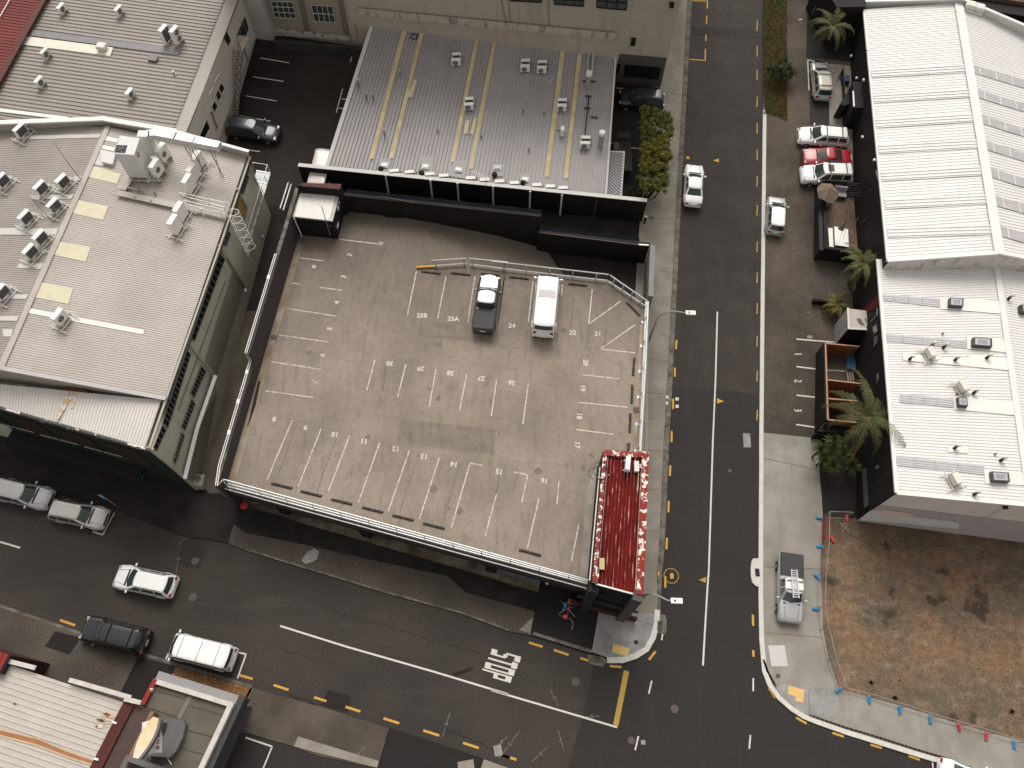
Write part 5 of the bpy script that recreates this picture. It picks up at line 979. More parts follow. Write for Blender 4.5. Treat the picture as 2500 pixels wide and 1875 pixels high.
# pale translucent sheets and flashings on the roof
def rpatch(pts, f, mat, parent, name, dz=.045): return MB().quad(*[f(s, dz) for s in pts]).build(name, mat, parent)
for q in (W4(0, 0, 780, 1400, 0, 0, 1022, 1465, 0, 0, 985, 1552, 0, 0, 740, 1492), W4(0, 1, 645, 95, 0, 1, 912, 153, 0, 1, 868, 268, 0, 1, 600, 207), W4(0, 1, 490, 447, 0, 1, 765, 497, 0, 1, 722, 620, 0, 1, 437, 555), W4(0, 1, 335, 790, 0, 1, 617, 845, 0, 1, 575, 975, 0, 1, 285, 918)):
    rpatch(q, onE, M('translucent_cream', (.56, .52, .37), .45, .08, 1.5, .03, 30, streak=((.1, 5, 1), (.50, .46, .36), .6, -.4)), b1, 'roof_light')
for q in (W4(0, 1, 240, 1010, 0, 1, 1218, 1195, 0, 1, 1205, 1232, 0, 1, 222, 1048), W4(0, 0, 885, 1145, 0, 0, 1000, 1172, 0, 0, 985, 1205, 0, 0, 870, 1180), W4(0, 0, 850, 1218, 0, 0, 975, 1245, 0, 0, 960, 1275, 0, 0, 835, 1250)):
    rpatch(q, onE, flashW, b1, 'white_flashing', .05)
for q in (W4(0, 0, 830, 1255, 0, 0, 960, 1285, 0, 0, 985, 1320, 0, 0, 880, 1400, 0, 0, 785, 1385),): rpatch(q, onE, M('flash_mid', (.52, .51, .50), .45, .05, 1), b1, 'flashing_sheet', .048)
for q in (W4(0, 0, 185, 1145, 0, 0, 850, 1130, 0, 0, 838, 1160, 0, 0, 145, 1178), W4(0, 1, 0, 335, 0, 1, 495, 337, 0, 1, 470, 393, 0, 1, -20, 390), W4(0, 1, 320, 55, 0, 1, 625, 50, 0, 1, 600, 88, 0, 1, 305, 90), W4(0, 1, -20, 892, 0, 1, 240, 895, 0, 1, 222, 932, 0, 1, -20, 932), W4(0, 1, -20, 1075, 0, 1, 160, 1080, 0, 1, 140, 1118, 0, 1, -20, 1115), W4(0, 1, 160, 635, 0, 1, 370, 630, 0, 1, 345, 680, 0, 1, 140, 670), W4(0, 1, 20, 1190, 0, 1, 110, 1185, 0, 1, 95, 1250, 0, 1, 30, 1250)):
    rpatch(q, onWp, M('flash_mid', (.52, .51, .50)), b1, 'flashing_strip', .05)
# roof hatch
hx = [onE(s, .35) for s in W4(0, 0, 845, 1260, 0, 0, 975, 1290, 0, 0, 950, 1385, 0, 0, 860, 1365)]
h_ = thing('roof_hatch', 'flat square hatch lid left of the big rooftop plant box', 'roof hatch', hx[0]-V(0, 0, .3)); m = slab_q(hx, .3); m.build('lid', M('hatch_grey', (.58, .57, .56), .5, .05, 2), h_)
# cable tray
tr = thing('cable_tray', 'L-shaped perforated cable tray across the warehouse roof', 'cable tray', onE((0, 1, 1200, 70)))
for a, b, w in (((0, 0, 1095, 1490), (0, 1, 1020, 10), .75), ((0, 1, 990, 35), (0, 1, 1490, 145), .5), ((0, 1, 1490, 145), (0, 1, 1900, 240), .32), ((0, 0, 1130, 1490), (0, 0, 1260, 1520), .1), ((0, 0, 1060, 1580), (0, 0, 1230, 1610), .1), ((0, 0, 1130, 1440), (0, 0, 1360, 1530), .12)):
    MB().bar(onE(a, .3), onE(b, .3), w, .06).build('tray', M('tray_metal', (.42, .39, .34), .5, .12, 3), tr)
for s in ((0, 1, 1150, 95), (0, 1, 1287, 125), (0, 1, 1180, 20), (0, 1, 1312, 55)): MB().cyl(onE(s, .05), .06, .35, 8).build('support', steelG, tr)
# tall aerial
ae = thing('aerial_mast', 'long thin aerial mast on the left slope of the warehouse roof', 'aerial', onWp((0, 0, 680, 1510), 0)); p0 = ae.location.copy()
MB().box(p0+V(-.2, 0, .06), (.6, .5, .06)).build('base_flashing', flash, ae); t1 = at((0, 0, 585, 1390), p0.z+2.6); t2 = at((0, 0, 445, 1190), p0.z+5.9)
MB().tube([p0, t1, t2], [.04, .03, .012]).build('mast', steelG, ae)
ya = thing('tv_aerial', 'spiky television aerial between the left slope units', 'aerial', onWp((0, 1, 455, 290)))
q0 = ya.location.copy(); q1 = q0+V(-.6, .4, 2.2); m = MB(); m.tube([q0, q1], .025); m.build('mast', steelG, ya)
a = at((0, 1, 250, 130), q0.z+2.3); b = at((0, 1, 500, 190), q0.z+2.1); m = MB(); m.tube([a, b], .015)
for k in range(9): p = lerp(a, b, k/8); m.tube([p+V(.18, .5, 0)*(1-.06*k), p-V(.18, .5, 0)*(1-.06*k)], .010, 4)
m.build('elements', steelG, ya)

# ================================================================== TOP LEFT: dark ribbed roof with cream parapet
TZ = 9.2
t_r0 = at((0, 0, 1905, -30), TZ); t_r1 = at((0, 0, 1462, 1105), TZ)
tl = thing('workshop', 'wide building with olive grey ribbed roof and broad cream parapet, top left', 'building', (t_r1.x, t_r1.y, 3))
t_r0 = t_r1+(t_r0-t_r1)*1.6
t_l1 = at((0, 0, 0, 640), TZ+.1); t_l0 = at((0, 0, 360, -30), TZ+.1); t_l0 = t_l1+(t_l0-t_l1)*1.9
t_lf = at((0, 0, 0, 935), TZ-.1); t_rf = at((0, 0, 570, 1000), TZ-.1)
# roof rows run from the red roof to the parapet, stepping down towards the viewer
wv = (t_r1-t_r0).normalized()
cD = at((0, 0, 1475, 1140), TZ); cA = at((0, 0, -420, 830), TZ)
u_ = (at((0, 0, 1400, 1060), TZ)-at((0, 0, 100, 870), TZ)).normalized()
fr = t_r1+wv*2.0; bk = t_r0
m = MB(); P00 = fr-u_*34; P10 = bk-u_*34; n2 = int((bk-fr).length/.42)
ribs(m, P00, P10, bk, fr, n2, .07, .42); m.build('roof', roofD, tl)
s2 = slab_q([P00, P10, bk, fr], .3); s2.v = [v-V(0, 0, .02) for v in s2.v]; s2.build('roof_deck', roofD, tl)
def onT(s, dz=0): return at(s, TZ+dz)
m = MB(); m.bar(onT((0, 0, 240, 272), .1), onT((0, 0, 1515, 440), .1), .75, .05); m.build('ridge_cap', M('ridge_grey', (.20, .195, .20), .45, .05, 1), tl)
MB().quad(*[onT(s, .1) for s in W4(0, 0, 225, 305, 0, 0, 955, 400, 0, 0, 930, 472, 0, 0, 187, 375)]).build('cream_sheet', M('cream_sheet', (.66, .63, .54), .6, .05, 1), tl)
MB().bar(onT((0, 0, -300, 895), .05), onT((0, 0, 572, 1002), .05), .35, .12).build('eaves_flashing', flashW, tl)
op = at((0, 0, 1575, 1120), TZ+.5); o0 = at((0, 0, 2010, -10), TZ+.5); o0 = op+(o0-op)*1.6; op2 = op+(op-o0).normalized()*3
ip = at((0, 0, 1480, 1095), TZ+.5); i0 = at((0, 0, 1912, -10), TZ+.5); i0 = ip+(i0-ip)*1.6; ip2 = ip+(ip-i0).normalized()*3
MB().prism([op2, o0, i0, ip2], -1, TZ+.5).build('wall', wallWs, tl)
MB().bar(ip2+V(-.15, 0, -.28), i0+V(-.15, 0, -.28), .22, .12).build('box_gutter', M('ridge_grey', (.20, .195, .20)), tl)
MB().prism([P00+V(0, .5, 0), P10, o0-V(1, 0, 0), op2-V(1, 0, 0)], 2, TZ-.4).build('wall', wallWs, tl)
# east face features
ea, eb = V(op.x, op.y, 0), V(o0.x, o0.y, 0)
oe = .05 if on((0, 0, 1900, 700), ea, eb, .05).x > on((0, 0, 1900, 700), ea, eb, 0).x else -.05
def onE2(s, k=1): return on(s, ea, eb, oe*k)
MB().quad(*[onE2(s, .6) for s in W4(0, 0, 2030, -20, 0, 0, 2150, 320, 0, 0, 1840, 1185, 0, 0, 1570, 1115)]).build('render_face', wallWh, tl)
m = MB(); m.bar(onE2((0, 0, 2012, -10), 1.2), onE2((0, 0, 1885, 340), 1.2), .05, .05); m.bar(onE2((0, 0, 1682, 850), 1.2), onE2((0, 0, 1580, 1110), 1.2), .05, .05); build_each(m, 'shadow_line', M('dark_line', (.08, .07, .06), .8, .1, 3), tl)
for q, nx, ny in ((W4(0, 0, 1780, 925, 0, 0, 1840, 1080, 0, 0, 1830, 1100, 0, 0, 1770, 945), 1, 1), (W4(0, 0, 1805, 845, 0, 0, 1835, 900, 0, 0, 1812, 955, 0, 0, 1782, 900), 1, 1), (W4(0, 0, 1835, 750, 0, 0, 1868, 810, 0, 0, 1845, 860, 0, 0, 1814, 800), 1, 1), (W4(0, 0, 1862, 695, 0, 0, 1895, 745, 0, 0, 1870, 800, 0, 0, 1840, 745), 1, 1), (W4(0, 0, 1740, 1000, 0, 0, 1772, 1080, 0, 0, 1722, 1180, 0, 0, 1672, 1165), 1, 1)):
    window_on(tl, q, ea, eb, nx, ny, wallWh, glass, oe*1.5)
window_on(tl, W4(0, 0, 2065, 150, 0, 0, 2092, 240, 0, 0, 2050, 345, 0, 0, 2000, 300), ea, eb, 2, 2, blackS, glassL, oe*1.5)
MB().quad(*[onE2(s, 1.3) for s in W4(0, 0, 1912, 262, 0, 0, 1948, 340, 0, 0, 1928, 388, 0, 0, 1888, 320)]).build('doorway', blackS, tl)
m = MB(); m.tube([onE2((0, 0, 1770, 640), 4), onE2((0, 0, 1800, 800), 4)], .04); [m.tube([onE2(a, 5), onE2(b, 5)], .03) for a, b in (((0, 0, 1840, 590), (0, 0, 1870, 680)), ((0, 0, 1810, 690), (0, 0, 1850, 620)), ((0, 0, 1765, 800), (0, 0, 1800, 730)))]; m.build('wall_pipes', wallWh, tl)
# outside stair
st = thing('external_stair', 'long steel outside stair against the cream wall with dark railings', 'stairs', gr((0, 0, 1960, 1000)))
sa = onE2((0, 0, 1985, 400), 3); zt = 7.8; top_ = at((0, 0, 1975, 420), zt); bot_ = gr((0, 0, 1935, 995), .1)
sdir = (bot_-top_); L_ = V(sdir.x, sdir.y, 0).length; d = V(sdir.x, sdir.y, 0).normalized(); nx_ = V(-d.y, d.x, 0)
nst = 22; m = MB()
for k in range(nst):
    u = (k+.5)/nst; p = lerp(top_, bot_, u); m.box(p, (L_/nst*.72, 1.5, .06), d)
build_each(m, 'tread', M('tread_metal', (.42, .37, .32), .6, .2, 5), st)
MB().box(top_-d*.9+V(0, 0, .02), (1.9, 1.6, .08), d).build('landing', M('tread_metal', (.26, .23, .20)), st)
for sgn in (-1, 1):
    o = nx_*.75*sgn; MB().bar(top_+o-V(0, 0, .12), bot_+o-V(0, 0, .12), .06, .25).build('stringer', wallWh if sgn == (-1 if nx_.x > 0 else 1) else steelG, st)
o = nx_*.72*(1 if nx_.x > 0 else -1); m = MB(); m.tube([top_+o+V(0, 0, 1), bot_+o+V(0, 0, 1)], .04); m.tube([top_+o+V(0, 0, .5), bot_+o+V(0, 0, .5)], .025)
for k in range(10): p = lerp(top_, bot_, k/9)+o; m.bar(p, p+V(0, 0, 1), .05, .05)
m.build('railing', dkGrey, st)
MB().bar(V((top_-d*1.5).x, (top_-d*1.5).y, gz(68)), top_-d*1.5, .12, .12).build('support_post', steelG, st)
# red roof at the far left
red = thing('red_roofed_building', 'strip of dark red ribbed roof at the top left corner', 'building', at((0, 0, 200, 200), 8.0))
a0 = at((0, 0, 375, -20), TZ+.35); a1 = at((0, 0, 0, 655), TZ+.35); a0 = a1+(a0-a1)*1.9; a1b = a1+(a1-a0)*.12; w_ = -u_*9
m = MB(); ribs(m, a1b, a0, a0+w_, a1b+w_, 60, .05, .45); m.build('roof', roofRr, red)
MB().prism([a1b, a0, a0+w_, a1b+w_], 2, TZ+.2).build('wall', brick, red)
MB().bar(a1b+V(.1, 0, .1), a0+V(.1, 0, .1), .55, .12).build('barge_board', M('barge_maroon', (.085, .018, .014), .6, .1, 2), red)
m = MB(); m.bar(at((0, 0, 0, 140), TZ+.5), at((0, 0, 80, 0), TZ+.5), .06, .06); m.build('roof_trim', steelW, red)

# ================================================================== TOP: rendered concrete building
gA = gr((1, 0, 225, 290)); gB = gr((2, 0, 1425, 740)); gd = (gB-gA); gd.z = 0; gd.normalize(); gn = V(gd.y, -gd.x, 0)
big = thing('rendered_building', 'tall beige rendered building with stained walls along the top edge', 'building', gB)
gA0 = gA-gd*2; MB().prism([V(gA0.x, gA0.y, 0), V(gB.x, gB.y, 0), V(gB.x, gB.y, 0)-gn*20, V(gA0.x, gA0.y, 0)-gn*20], -1, 22).build('wall', wallCn, big)
def onB(s, k=1): return on(s, gA, gB, .04*k)
if onB((2, 0, 700, 100), 1).y > onB((2, 0, 700, 100), 0).y: gsg = -1
else: gsg = 1
def onB(s, k=1): return on(s, gA, gB, .04*k*gsg)
MB().quad(*[onB(s, .4) for s in W4(1, 0, 140, -20, 1, 0, 820, -20, 1, 0, 880, 305, 1, 0, 215, 240)]).build('tan_bay', wallCt, big)
for q in (W4(1, 0, 435, -20, 1, 0, 478, -20, 1, 0, 545, 285, 1, 0, 497, 270), W4(1, 0, 768, -20, 1, 0, 812, -20, 1, 0, 878, 305, 1, 0, 832, 295)): MB().quad(*[onB(s, 2.5) for s in q]).build('pilaster', wallCp, big)
wfw = M('window_frame_white', (.55, .54, .51), .6, .05, 3)
window_on(big, W4(1, 0, 213, 8, 1, 0, 395, 15, 1, 0, 425, 155, 1, 0, 245, 145), gA, gB, 4, 3, wfw, glassL, .09*gsg, .045)
window_on(big, W4(1, 0, 552, 40, 1, 0, 730, 52, 1, 0, 757, 190, 1, 0, 582, 178), gA, gB, 4, 2, wfw, glassL, .09*gsg, .045)
for q in (W4(2, 0, 160, -60, 2, 0, 425, -55, 2, 0, 420, 18, 2, 0, 160, 5), W4(2, 0, 530, -50, 2, 0, 780, -45, 2, 0, 775, 52, 2, 0, 530, 34), W4(2, 0, 890, -50, 2, 0, 1150, -40, 2, 0, 1135, 84, 2, 0, 888, 62)): window_on(big, q, gA, gB, 3, 2, blackS, glassL, .09*gsg, .08)
window_on(big, W4(2, 0, 1128, 545, 2, 0, 1425, 572, 2, 0, 1405, 665, 2, 0, 1118, 640), gA, gB, 4, 1, blackS, glass, .12*gsg, .07)
MB().quad(*[onB(s, 1.6) for s in W4(2, 0, 1078, 455, 2, 0, 1476, 490, 2, 0, 1425, 742, 2, 0, 1035, 725)]).build('dark_base', M('base_brown_grey', (.085, .078, .07), .85, .1, 1.0), big)
MB().quad(*[onB(s, 2.5) for s in W4(2, 0, 1180, 318, 2, 0, 1220, 320, 2, 0, 1210, 390, 2, 0, 1170, 388)]).build('vent', blackS, big)
MB().quad(*[onB(s, 2) for s in W4(2, 0, 1062, 540, 2, 0, 1092, 542, 2, 0, 1070, 625, 2, 0, 1045, 622)]).build('window', glass, big)
for s in W4(2, 0, 65, 96, 2, 0, 607, 147, 2, 0, 1103, 190, 1, 0, 1650, 48, 1, 0, 2140, 96): MB().bar(onB(s, 2), onB((s[0], s[1], s[2]+38, s[3]+3), 2), .1, .08).build('wall_vent', M('vent_pale', (.45, .42, .37), .8, .1, 3), big)
m = MB(); m.quad(*[onB(s, 6) for s in W4(1, 0, 940, 68, 2, 0, 1062, 280, 2, 0, 1045, 340, 1, 0, 948, 128)]); m.build('stained_band', M('stained_band', (.46, .42, .36), .9, .12, 2, .1, 20, streak=((2.5, 2.5, .5), (.15, .13, .115), .9)), big)
MB().quad(*[onB(s, 3) for s in W4(1, 0, 235, 235, 1, 0, 880, 305, 1, 0, 880, 345, 1, 0, 235, 300)]).build('peeling_band', peelW, big)
for q in (((1, 0, 2150, -20), (1, 0, 2200, 200)), ((2, 0, 142, -20), (2, 0, 160, 200)), ((2, 0, 480, -20), (2, 0, 490, 280)), ((1, 0, 920, 195), (1, 0, 940, 300))): MB().bar(onB(q[0], 1.5), onB(q[1], 1.5), .04, .05).build('wall_joint', wallCp, big)
m = MB(); c = onB((2, 0, 1520, 42), 6); m.box(c, (.35, .5, .3)); m.build('wall_lamp', blackS, big)
lw = thing('boundary_wall', 'low dark mossy wall along the top of the back yard', 'wall', gr((1, 0, 600, 360)))
a = gr((1, 0, 235, 345), .9); b = gr((1, 0, 990, 410), .9); MB().bar(V(a.x, a.y, gz(a.y)+.3), V(b.x, b.y, gz(b.y)+.3), .4, 1.3).build('wall', M('moss_wall', (.04, .038, .034), .95, .3, 2), lw)
# tall pale wall stub in front of it
sA = gr((0, 0, 2140, 325)); sB = gr((1, 0, 240, 345)); stb = thing('wall_wing', 'tall plain pale grey wing wall between the two top left buildings', 'building', sB)
d = (sB-sA).normalized(); n = V(-d.y, d.x, 0); MB().prism([sA-d*1.5, sB, sB+n*1.6, sA-d*1.5+n*1.6], -1, 22).build('wall', wallLt, stb)
m = MB(); o_ = .12 if on((0, 0, 2100, 200), sA, sB, .12).y < on((0, 0, 2100, 200), sA, sB, 0).y else -.12
m.tube([on(s, sA, sB, o_) for s in ((0, 0, 2035, -20), (0, 0, 2152, 322))], .09); m.build('downpipe', wallWh, stb)

# ================================================================== MIDDLE: grey ribbed roof with black parapet wall
BZ = 5.5
bp0 = at((1, 0, 440, 1402), BZ); bp1 = at((2, 1, 1312, 113), BZ)
mid = thing('unit_building', 'wide low building with silver grey ribbed roof, yellow rooflights and a long black parapet wall', 'building', (bp1.x, bp1.y, 2.8))
bd = (bp1-bp0); bd.z = 0; bd.normalize(); bn = V(-bd.y, bd.x, 0); bn = bn if bn.y > 0 else -bn
MB().prism([V(bp0.x, bp0.y, 0), V(bp1.x, bp1.y, 0), V(bp1.x, bp1.y, 0)+bn*.32, V(bp0.x, bp0.y, 0)+bn*.32], -.5, BZ-.02).build('parapet_wall', blackW, mid)
m = MB(); m.bar(bp0+bn*.16, bp1+bn*.16, .38, .05); m.build('parapet_coping', M('coping_pale', (.60, .58, .55), .5, .05, 2), mid)
fz_, bz_ = 4.9, 7.0
q = [at((1, 0, 685, 1420), fz_), at((2, 0, 958, 1655), fz_), at((2, 0, 1050, 372), bz_), at((1, 0, 1075, 195), bz_)]
PM = pl(q[0], q[1], q[3]); q[2] = hit((2, 0, 1050, 372), PM)
q[0] = q[0]+(q[0]-q[3]).normalized()*.3; q[1] = q[1]+(q[1]-q[2]).normalized()*.5
m = MB(); ribs(m, q[0], q[1], q[2], q[3], 72, .10, .45); m.build('roof', roofG, mid)
s2 = slab_q(q, .3); s2.v = [v-V(0, 0, .02) for v in s2.v]; s2.build('roof_deck', roofG, mid)
MB().prism([q[0]+V(.1, 0, 0), q[1]-V(.1, 0, 0), q[2]-V(.1, 0, 0), q[3]+V(.1, 0, 0)], -1, fz_-.4).build('wall', blackW, mid)
m = MB(); m.bar(q[3]+V(0, .15, .2), q[2]+V(0, .15, .2), .45, .35); m.build('back_gutter', blackS, mid)
m = MB(); m.bar(q[0]+V(0, 0, .10), q[3]+V(0, 0, .10), .35, .12); m.build('side_flashing', M('coping_pale', (.60, .58, .55)), mid)
m = MB(); m.bar(q[1]+V(.05, 0, .10), q[2]+V(.05, 0, .10), .18, .12); m.build('side_flashing', M('coping_pale', (.60, .58, .55)), mid)
def onM(s, dz=0): return hit(s, PM, dz)
ylq = W4(1, 0, 1325, 235, 1, 0, 1365, 235, 1, 0, 1078, 1342, 1, 0, 1042, 1342) + W4(1, 0, 1478, 248, 1, 0, 1510, 248, 1, 0, 1245, 1335, 1, 0, 1208, 1335) + W4(1, 0, 1942, 288, 1, 0, 1978, 288, 1, 0, 1762, 1365, 1, 0, 1728, 1365) + W4(1, 0, 2092, 302, 1, 0, 2125, 302, 1, 0, 1915, 1425, 1, 0, 1882, 1425) + W4(2, 0, 590, 355, 2, 0, 628, 357, 2, 0, 485, 1492, 2, 0, 447, 1492) + W4(2, 0, 735, 372, 2, 0, 770, 374, 2, 0, 645, 1505, 2, 0, 608, 1505)
for k in range(0, 24, 4): MB().quad(*[onM(s, .112) for s in ylq[k:k+4]]).build('roof_light', transY, mid)
tc = M('translucent_new', (.60, .53, .34), .4, .1, 2)
for qq in (W4(1, 0, 1418, 668, 1, 0, 1448, 672, 1, 0, 1402, 822, 1, 0, 1368, 820), W4(1, 0, 1855, 1012, 1, 0, 1890, 1015, 1, 0, 1870, 1130, 1, 0, 1836, 1128), W4(1, 0, 1925, 998, 1, 0, 1950, 998, 1, 0, 1920, 1135, 1, 0, 1890, 1130)): MB().quad(*[onM(s, .118) for s in qq]).build('roof_light', tc, mid)
for qq, c in ((W4(1, 0, 1135, 1335, 1, 0, 1232, 1340, 1, 0, 1210, 1450, 1, 0, 1105, 1445), (1, 0, 1172, 1400)), (W4(1, 0, 1487, 1318, 1, 0, 1588, 1325, 1, 0, 1572, 1480, 1, 0, 1465, 1470), (1, 0, 1518, 1412)), (W4(1, 0, 1765, 1345, 1, 0, 1863, 1352, 1, 0, 1850, 1510, 1, 0, 1690, 1480), (1, 0, 1797, 1438)), (W4(2, 0, 0, 1385, 2, 0, 108, 1385, 2, 0, 95, 1490, 2, 0, -10, 1480), (1, 0, 2125, 1418)), (W4(2, 0, 240, 1460, 2, 0, 338, 1466, 2, 0, 328, 1600, 2, 0, 232, 1590), (2, 0, 283, 1520))):
    MB().quad(*[onM(s, .115) for s in qq]).build('flashing_sheet', M('flashing_sheet_grey', (.40, .39, .395), .5, .05, 1), mid)
    p = onM(c, .1); MB().box(p+V(0, 0, .06), (.62, .52, .14), bd).build('dome_kerb', flashW, mid); MB().box(p+V(0, 0, .16), (.42, .36, .08), bd).build('dome', M('dome_clear', (.55, .54, .50), .15, .2, 6, spec=.7), mid)
m = MB(); hq = [onM(s, .1) for s in W4(1, 0, 1405, 285, 1, 0, 1455, 290, 1, 0, 1438, 332, 1, 0, 1390, 325)]
for a, b in zip(hq, hq[1:]+hq[:1]): m.bar(a, b, .07, .06)
m.build('hatch_rim', blackS, mid)
# white downpipes on the black wall
obw = .08 if on((2, 1, 600, 200), bp0, bp1, .08).y < on((2, 1, 600, 200), bp0, bp1, 0).y else -.08
for pts in (((1, 0, 1178, 1475), (1, 1, 1215, 88), (1, 1, 1195, 100), (1, 1, 1182, 95)), ((1, 0, 1557, 1520), (1, 1, 1580, 125), (1, 1, 1570, 150), (1, 1, 1540, 140)), ((1, 0, 1786, 1545), (1, 1, 1800, 145)), ((1, 0, 2086, 1570), (1, 1, 2090, 180), (1, 1, 2080, 205), (1, 1, 2055, 195)), ((2, 1, 12, 10), (2, 1, 15, 180)), ((2, 1, 326, 25), (2, 1, 320, 207)), ((2, 1, 595, 55), (2, 1, 568, 318), (2, 1, 630, 324)), ):
    MB().tube([on(s, bp0, bp1, obw*1.5) for s in pts], .085, 6).build('downpipe', M('downpipe_pale', (.72, .70, .66), .5, .05, 3), mid)
MB().tube([on(s, bp0, bp1, obw) for s in ((2, 1, 890, 85), (2, 1, 860, 230), (2, 1, 835, 350))], .02, 5).build('wall_cable', steelG, mid)
MB().box(on((2, 1, 808, 366), bp0, bp1, obw*2), (.25, .2, .3)).build('wall_box', steelW, mid)
# small conduit brackets and roof pipes: vents
def vent(s, h, r, label, f=None, zf=None, name='roof_vent', cap=True, mat=None, capm=None):
    p = (f or onM)(s, 0); t = thing(name, label, 'roof vent', p); MB().cyl(p, r, h, 10).build('pipe', mat or M('vent_grey', (.22, .215, .21), .5, .1, 4), t)
    MB().cyl(p, r*2.2, .05, 10, r*1.1).build('flange', flash, t)
    if cap: MB().cyl(p+V(0, 0, h), r*1.35, .14, 10, r*1.1).build('cap', capm or M('vent_cap', (.46, .45, .44), .5, .1, 4), t)
for s, h, r, lb, c_ in (((1, 0, 955, 745), .95, .12, 'tall round-capped roof vent beside the left edge flashing', 1), ((1, 0, 1022, 850), .8, .08, 'left one of a pair of slim capped vents on the silver roof', 1), ((1, 0, 1080, 852), .8, .08, 'right one of a pair of slim capped vents on the silver roof', 1), ((1, 0, 1308, 650), .8, .08, 'slim capped vent just right of the first yellow strip', 1), ((1, 0, 1175, 1155), .8, .08, 'slim vent between the first two yellow strips, low down', 1), ((1, 0, 1660, 292), .5, .09, 'small capped vent at the very back of the silver roof', 1), ((1, 0, 1623, 1125), .5, .07, 'stubby grey vent left of the middle yellow strips', 0), ((1, 0, 1990, 1172), .5, .07, 'stubby grey vent right of the patched yellow strips', 0),
    ((2, 0, 267, 958), .5, .07, 'left stubby vent below the two middle condensers', 0), ((2, 0, 441, 975), .5, .07, 'stubby vent beside the fifth yellow strip', 0), ((2, 0, 316, 1282), .5, .07, 'stubby vent alone in the lower right of the silver roof', 0)): vent(s, h, r, lb, cap=bool(c_))
for s, h, lb in (((2, 0, 808, 745), 1.6, 'fat white-capped flue among the steel stays, upper right of the silver roof'), ((2, 0, 915, 1240), 1.6, 'fat white-capped flue by the lower right condenser')):
    p = onM(s); t = thing('flue', lb, 'flue', p); MB().cyl(p, .24, h, 14).build('pipe', M('flue_grey', (.33, .32, .31), .5, .1, 4), t); MB().cyl(p+V(0, 0, h), .30, .3, 14, .27).build('cap', steelW, t)
# steel stays that brace the side screen
scr = thing('screen_stays', 'row of pale steel stays bracing the right edge of the silver roof', 'steel frame', onM((2, 0, 900, 800)))
for a, b in (((2, 0, 865, 390), (2, 0, 1050, 345)), ((2, 0, 855, 445), (2, 0, 1043, 402)), ((2, 0, 868, 520), (2, 0, 1040, 483)), ((2, 0, 845, 612), (2, 0, 1030, 578)), ((2, 0, 845, 675), (2, 0, 1027, 642)), ((2, 0, 835, 805), (2, 0, 1020, 738)), ((2, 0, 820, 905), (2, 0, 1005, 847)), ((2, 0, 885, 985), (2, 0, 1000, 930))):
    MB().tube([onM(a, .15), onM(b, 1.3)], .035).build('stay', M('stay_grey', (.36, .35, .35), .5, .1, 4), scr)
MB().bar(onM((2, 0, 865, 380), .3), onM((2, 0, 850, 610), .3), .18, .1).build('rail', galv, scr); MB().bar(onM((2, 0, 822, 440), .3), onM((2, 0, 805, 610), .3), .12, .1).build('rail', galv, scr)
MB().bar(onM((2, 0, 822, 810), .2), onM((2, 0, 788, 1135), .2), .1, .08).build('black_rail', blackS, scr)
for a, b in (((2, 0, 835, 985), (2, 0, 895, 992)), ((2, 0, 780, 910), (2, 0, 830, 914)), ((2, 0, 793, 808), (2, 0, 840, 812)), ((2, 0, 768, 682), (2, 0, 875, 688))): MB().bar(onM(a, .15), onM(b, .15), .12, .1).build('foot_bar', dkGrey, scr)
# little dark ribbed lean-to
lt = thing('lean_to', 'small dark striped lean-to roof with white trim at the corner of the black wall', 'lean-to', at((2, 0, 1040, 1400), 4.6)); lz = 4.7
a, b, c, d = [at(s, lz) for s in W4(2, 0, 978, 1280, 2, 0, 1118, 1285, 2, 1, 1090, 85, 2, 1, 955, 70)]
m = MB(); ribs(m, a+V(0, 0, .05), d+V(0, 0, .05), c, b, 1, .0, .4)
nrb = 26; up_ = (d-a)
m = MB(); m.quad(a, b, c, d)
m.build('roof', M('lean_dark', (.02, .02, .022), .5, .1, 1), lt); m = MB()
for k in range(-8, 30):
    s0 = a+up_*(k/15.0); e0_ = b+up_*(k/15.0)+up_*.33; t0, t1 = 0.0, 1.0
    f = lambda t: (k/15.0+.33*t)
    if f(1) < 0.01 or f(0) > .985: continue
    t0 = max(0, (0-k/15.0)/.33); t1 = min(1, (1-k/15.0)/.33)
    p = lerp(s0, e0_, t0); q_ = lerp(s0, e0_, t1); m.bar(p+V(0, 0, .04), q_+V(0, 0, .04), .15, .07)
m.build('rib', M('lean_rib', (.36, .35, .36), .5, .1, 1), lt)
cap_line(lt, [a, b, c], .16, .1, steelW, 'white_trim'); m = MB(); m.prism([a+V(.1, -.1, 0), b-V(.1, .1, 0), c-V(.1, 0, 0), d+V(.1, 0, 0)], 0, lz-.15); m.build('wall', blackW, lt)
# ================================================================== RIGHT: white gable roof (upper) and white roof (lower)
UE, UR = 8.3, 10.0
u0 = at((3, 0, 867, 80), UE); u1 = at((3, 1, 1070, 612), UE); r0 = at((3, 0, 1655, 20), UR); r1 = at((3, 1, 2000, 548), UR)
ud = (u1-u0); ud.z = 0; ud.normalize()
hall = thing('white_roofed_hall', 'long hall with bright white ribbed gable roof and black side wall, top right', 'building', (u1.x, u1.y, 3))
PU = pl(u0, u1, r0); r1 = hit((3, 1, 2000, 548), PU)
off_e = V((r0-u0).x, (r0-u0).y, 0); e0_ = r0+off_e*1.0+V(0, 0, -(UR-UE)); e1_ = r1+V((r1-u1).x, (r1-u1).y, 0)+V(0, 0, -(UR-UE))
PV = pl(r0, r1, e0_)
m = MB(); ribs(m, u0, u1, r1, r0, 92, .034, .5); m.build('roof', roofW, hall)
m = MB(); ribs(m, r0, r1, e1_, e0_, 92, .034, .5); m.build('roof', roofW, hall)
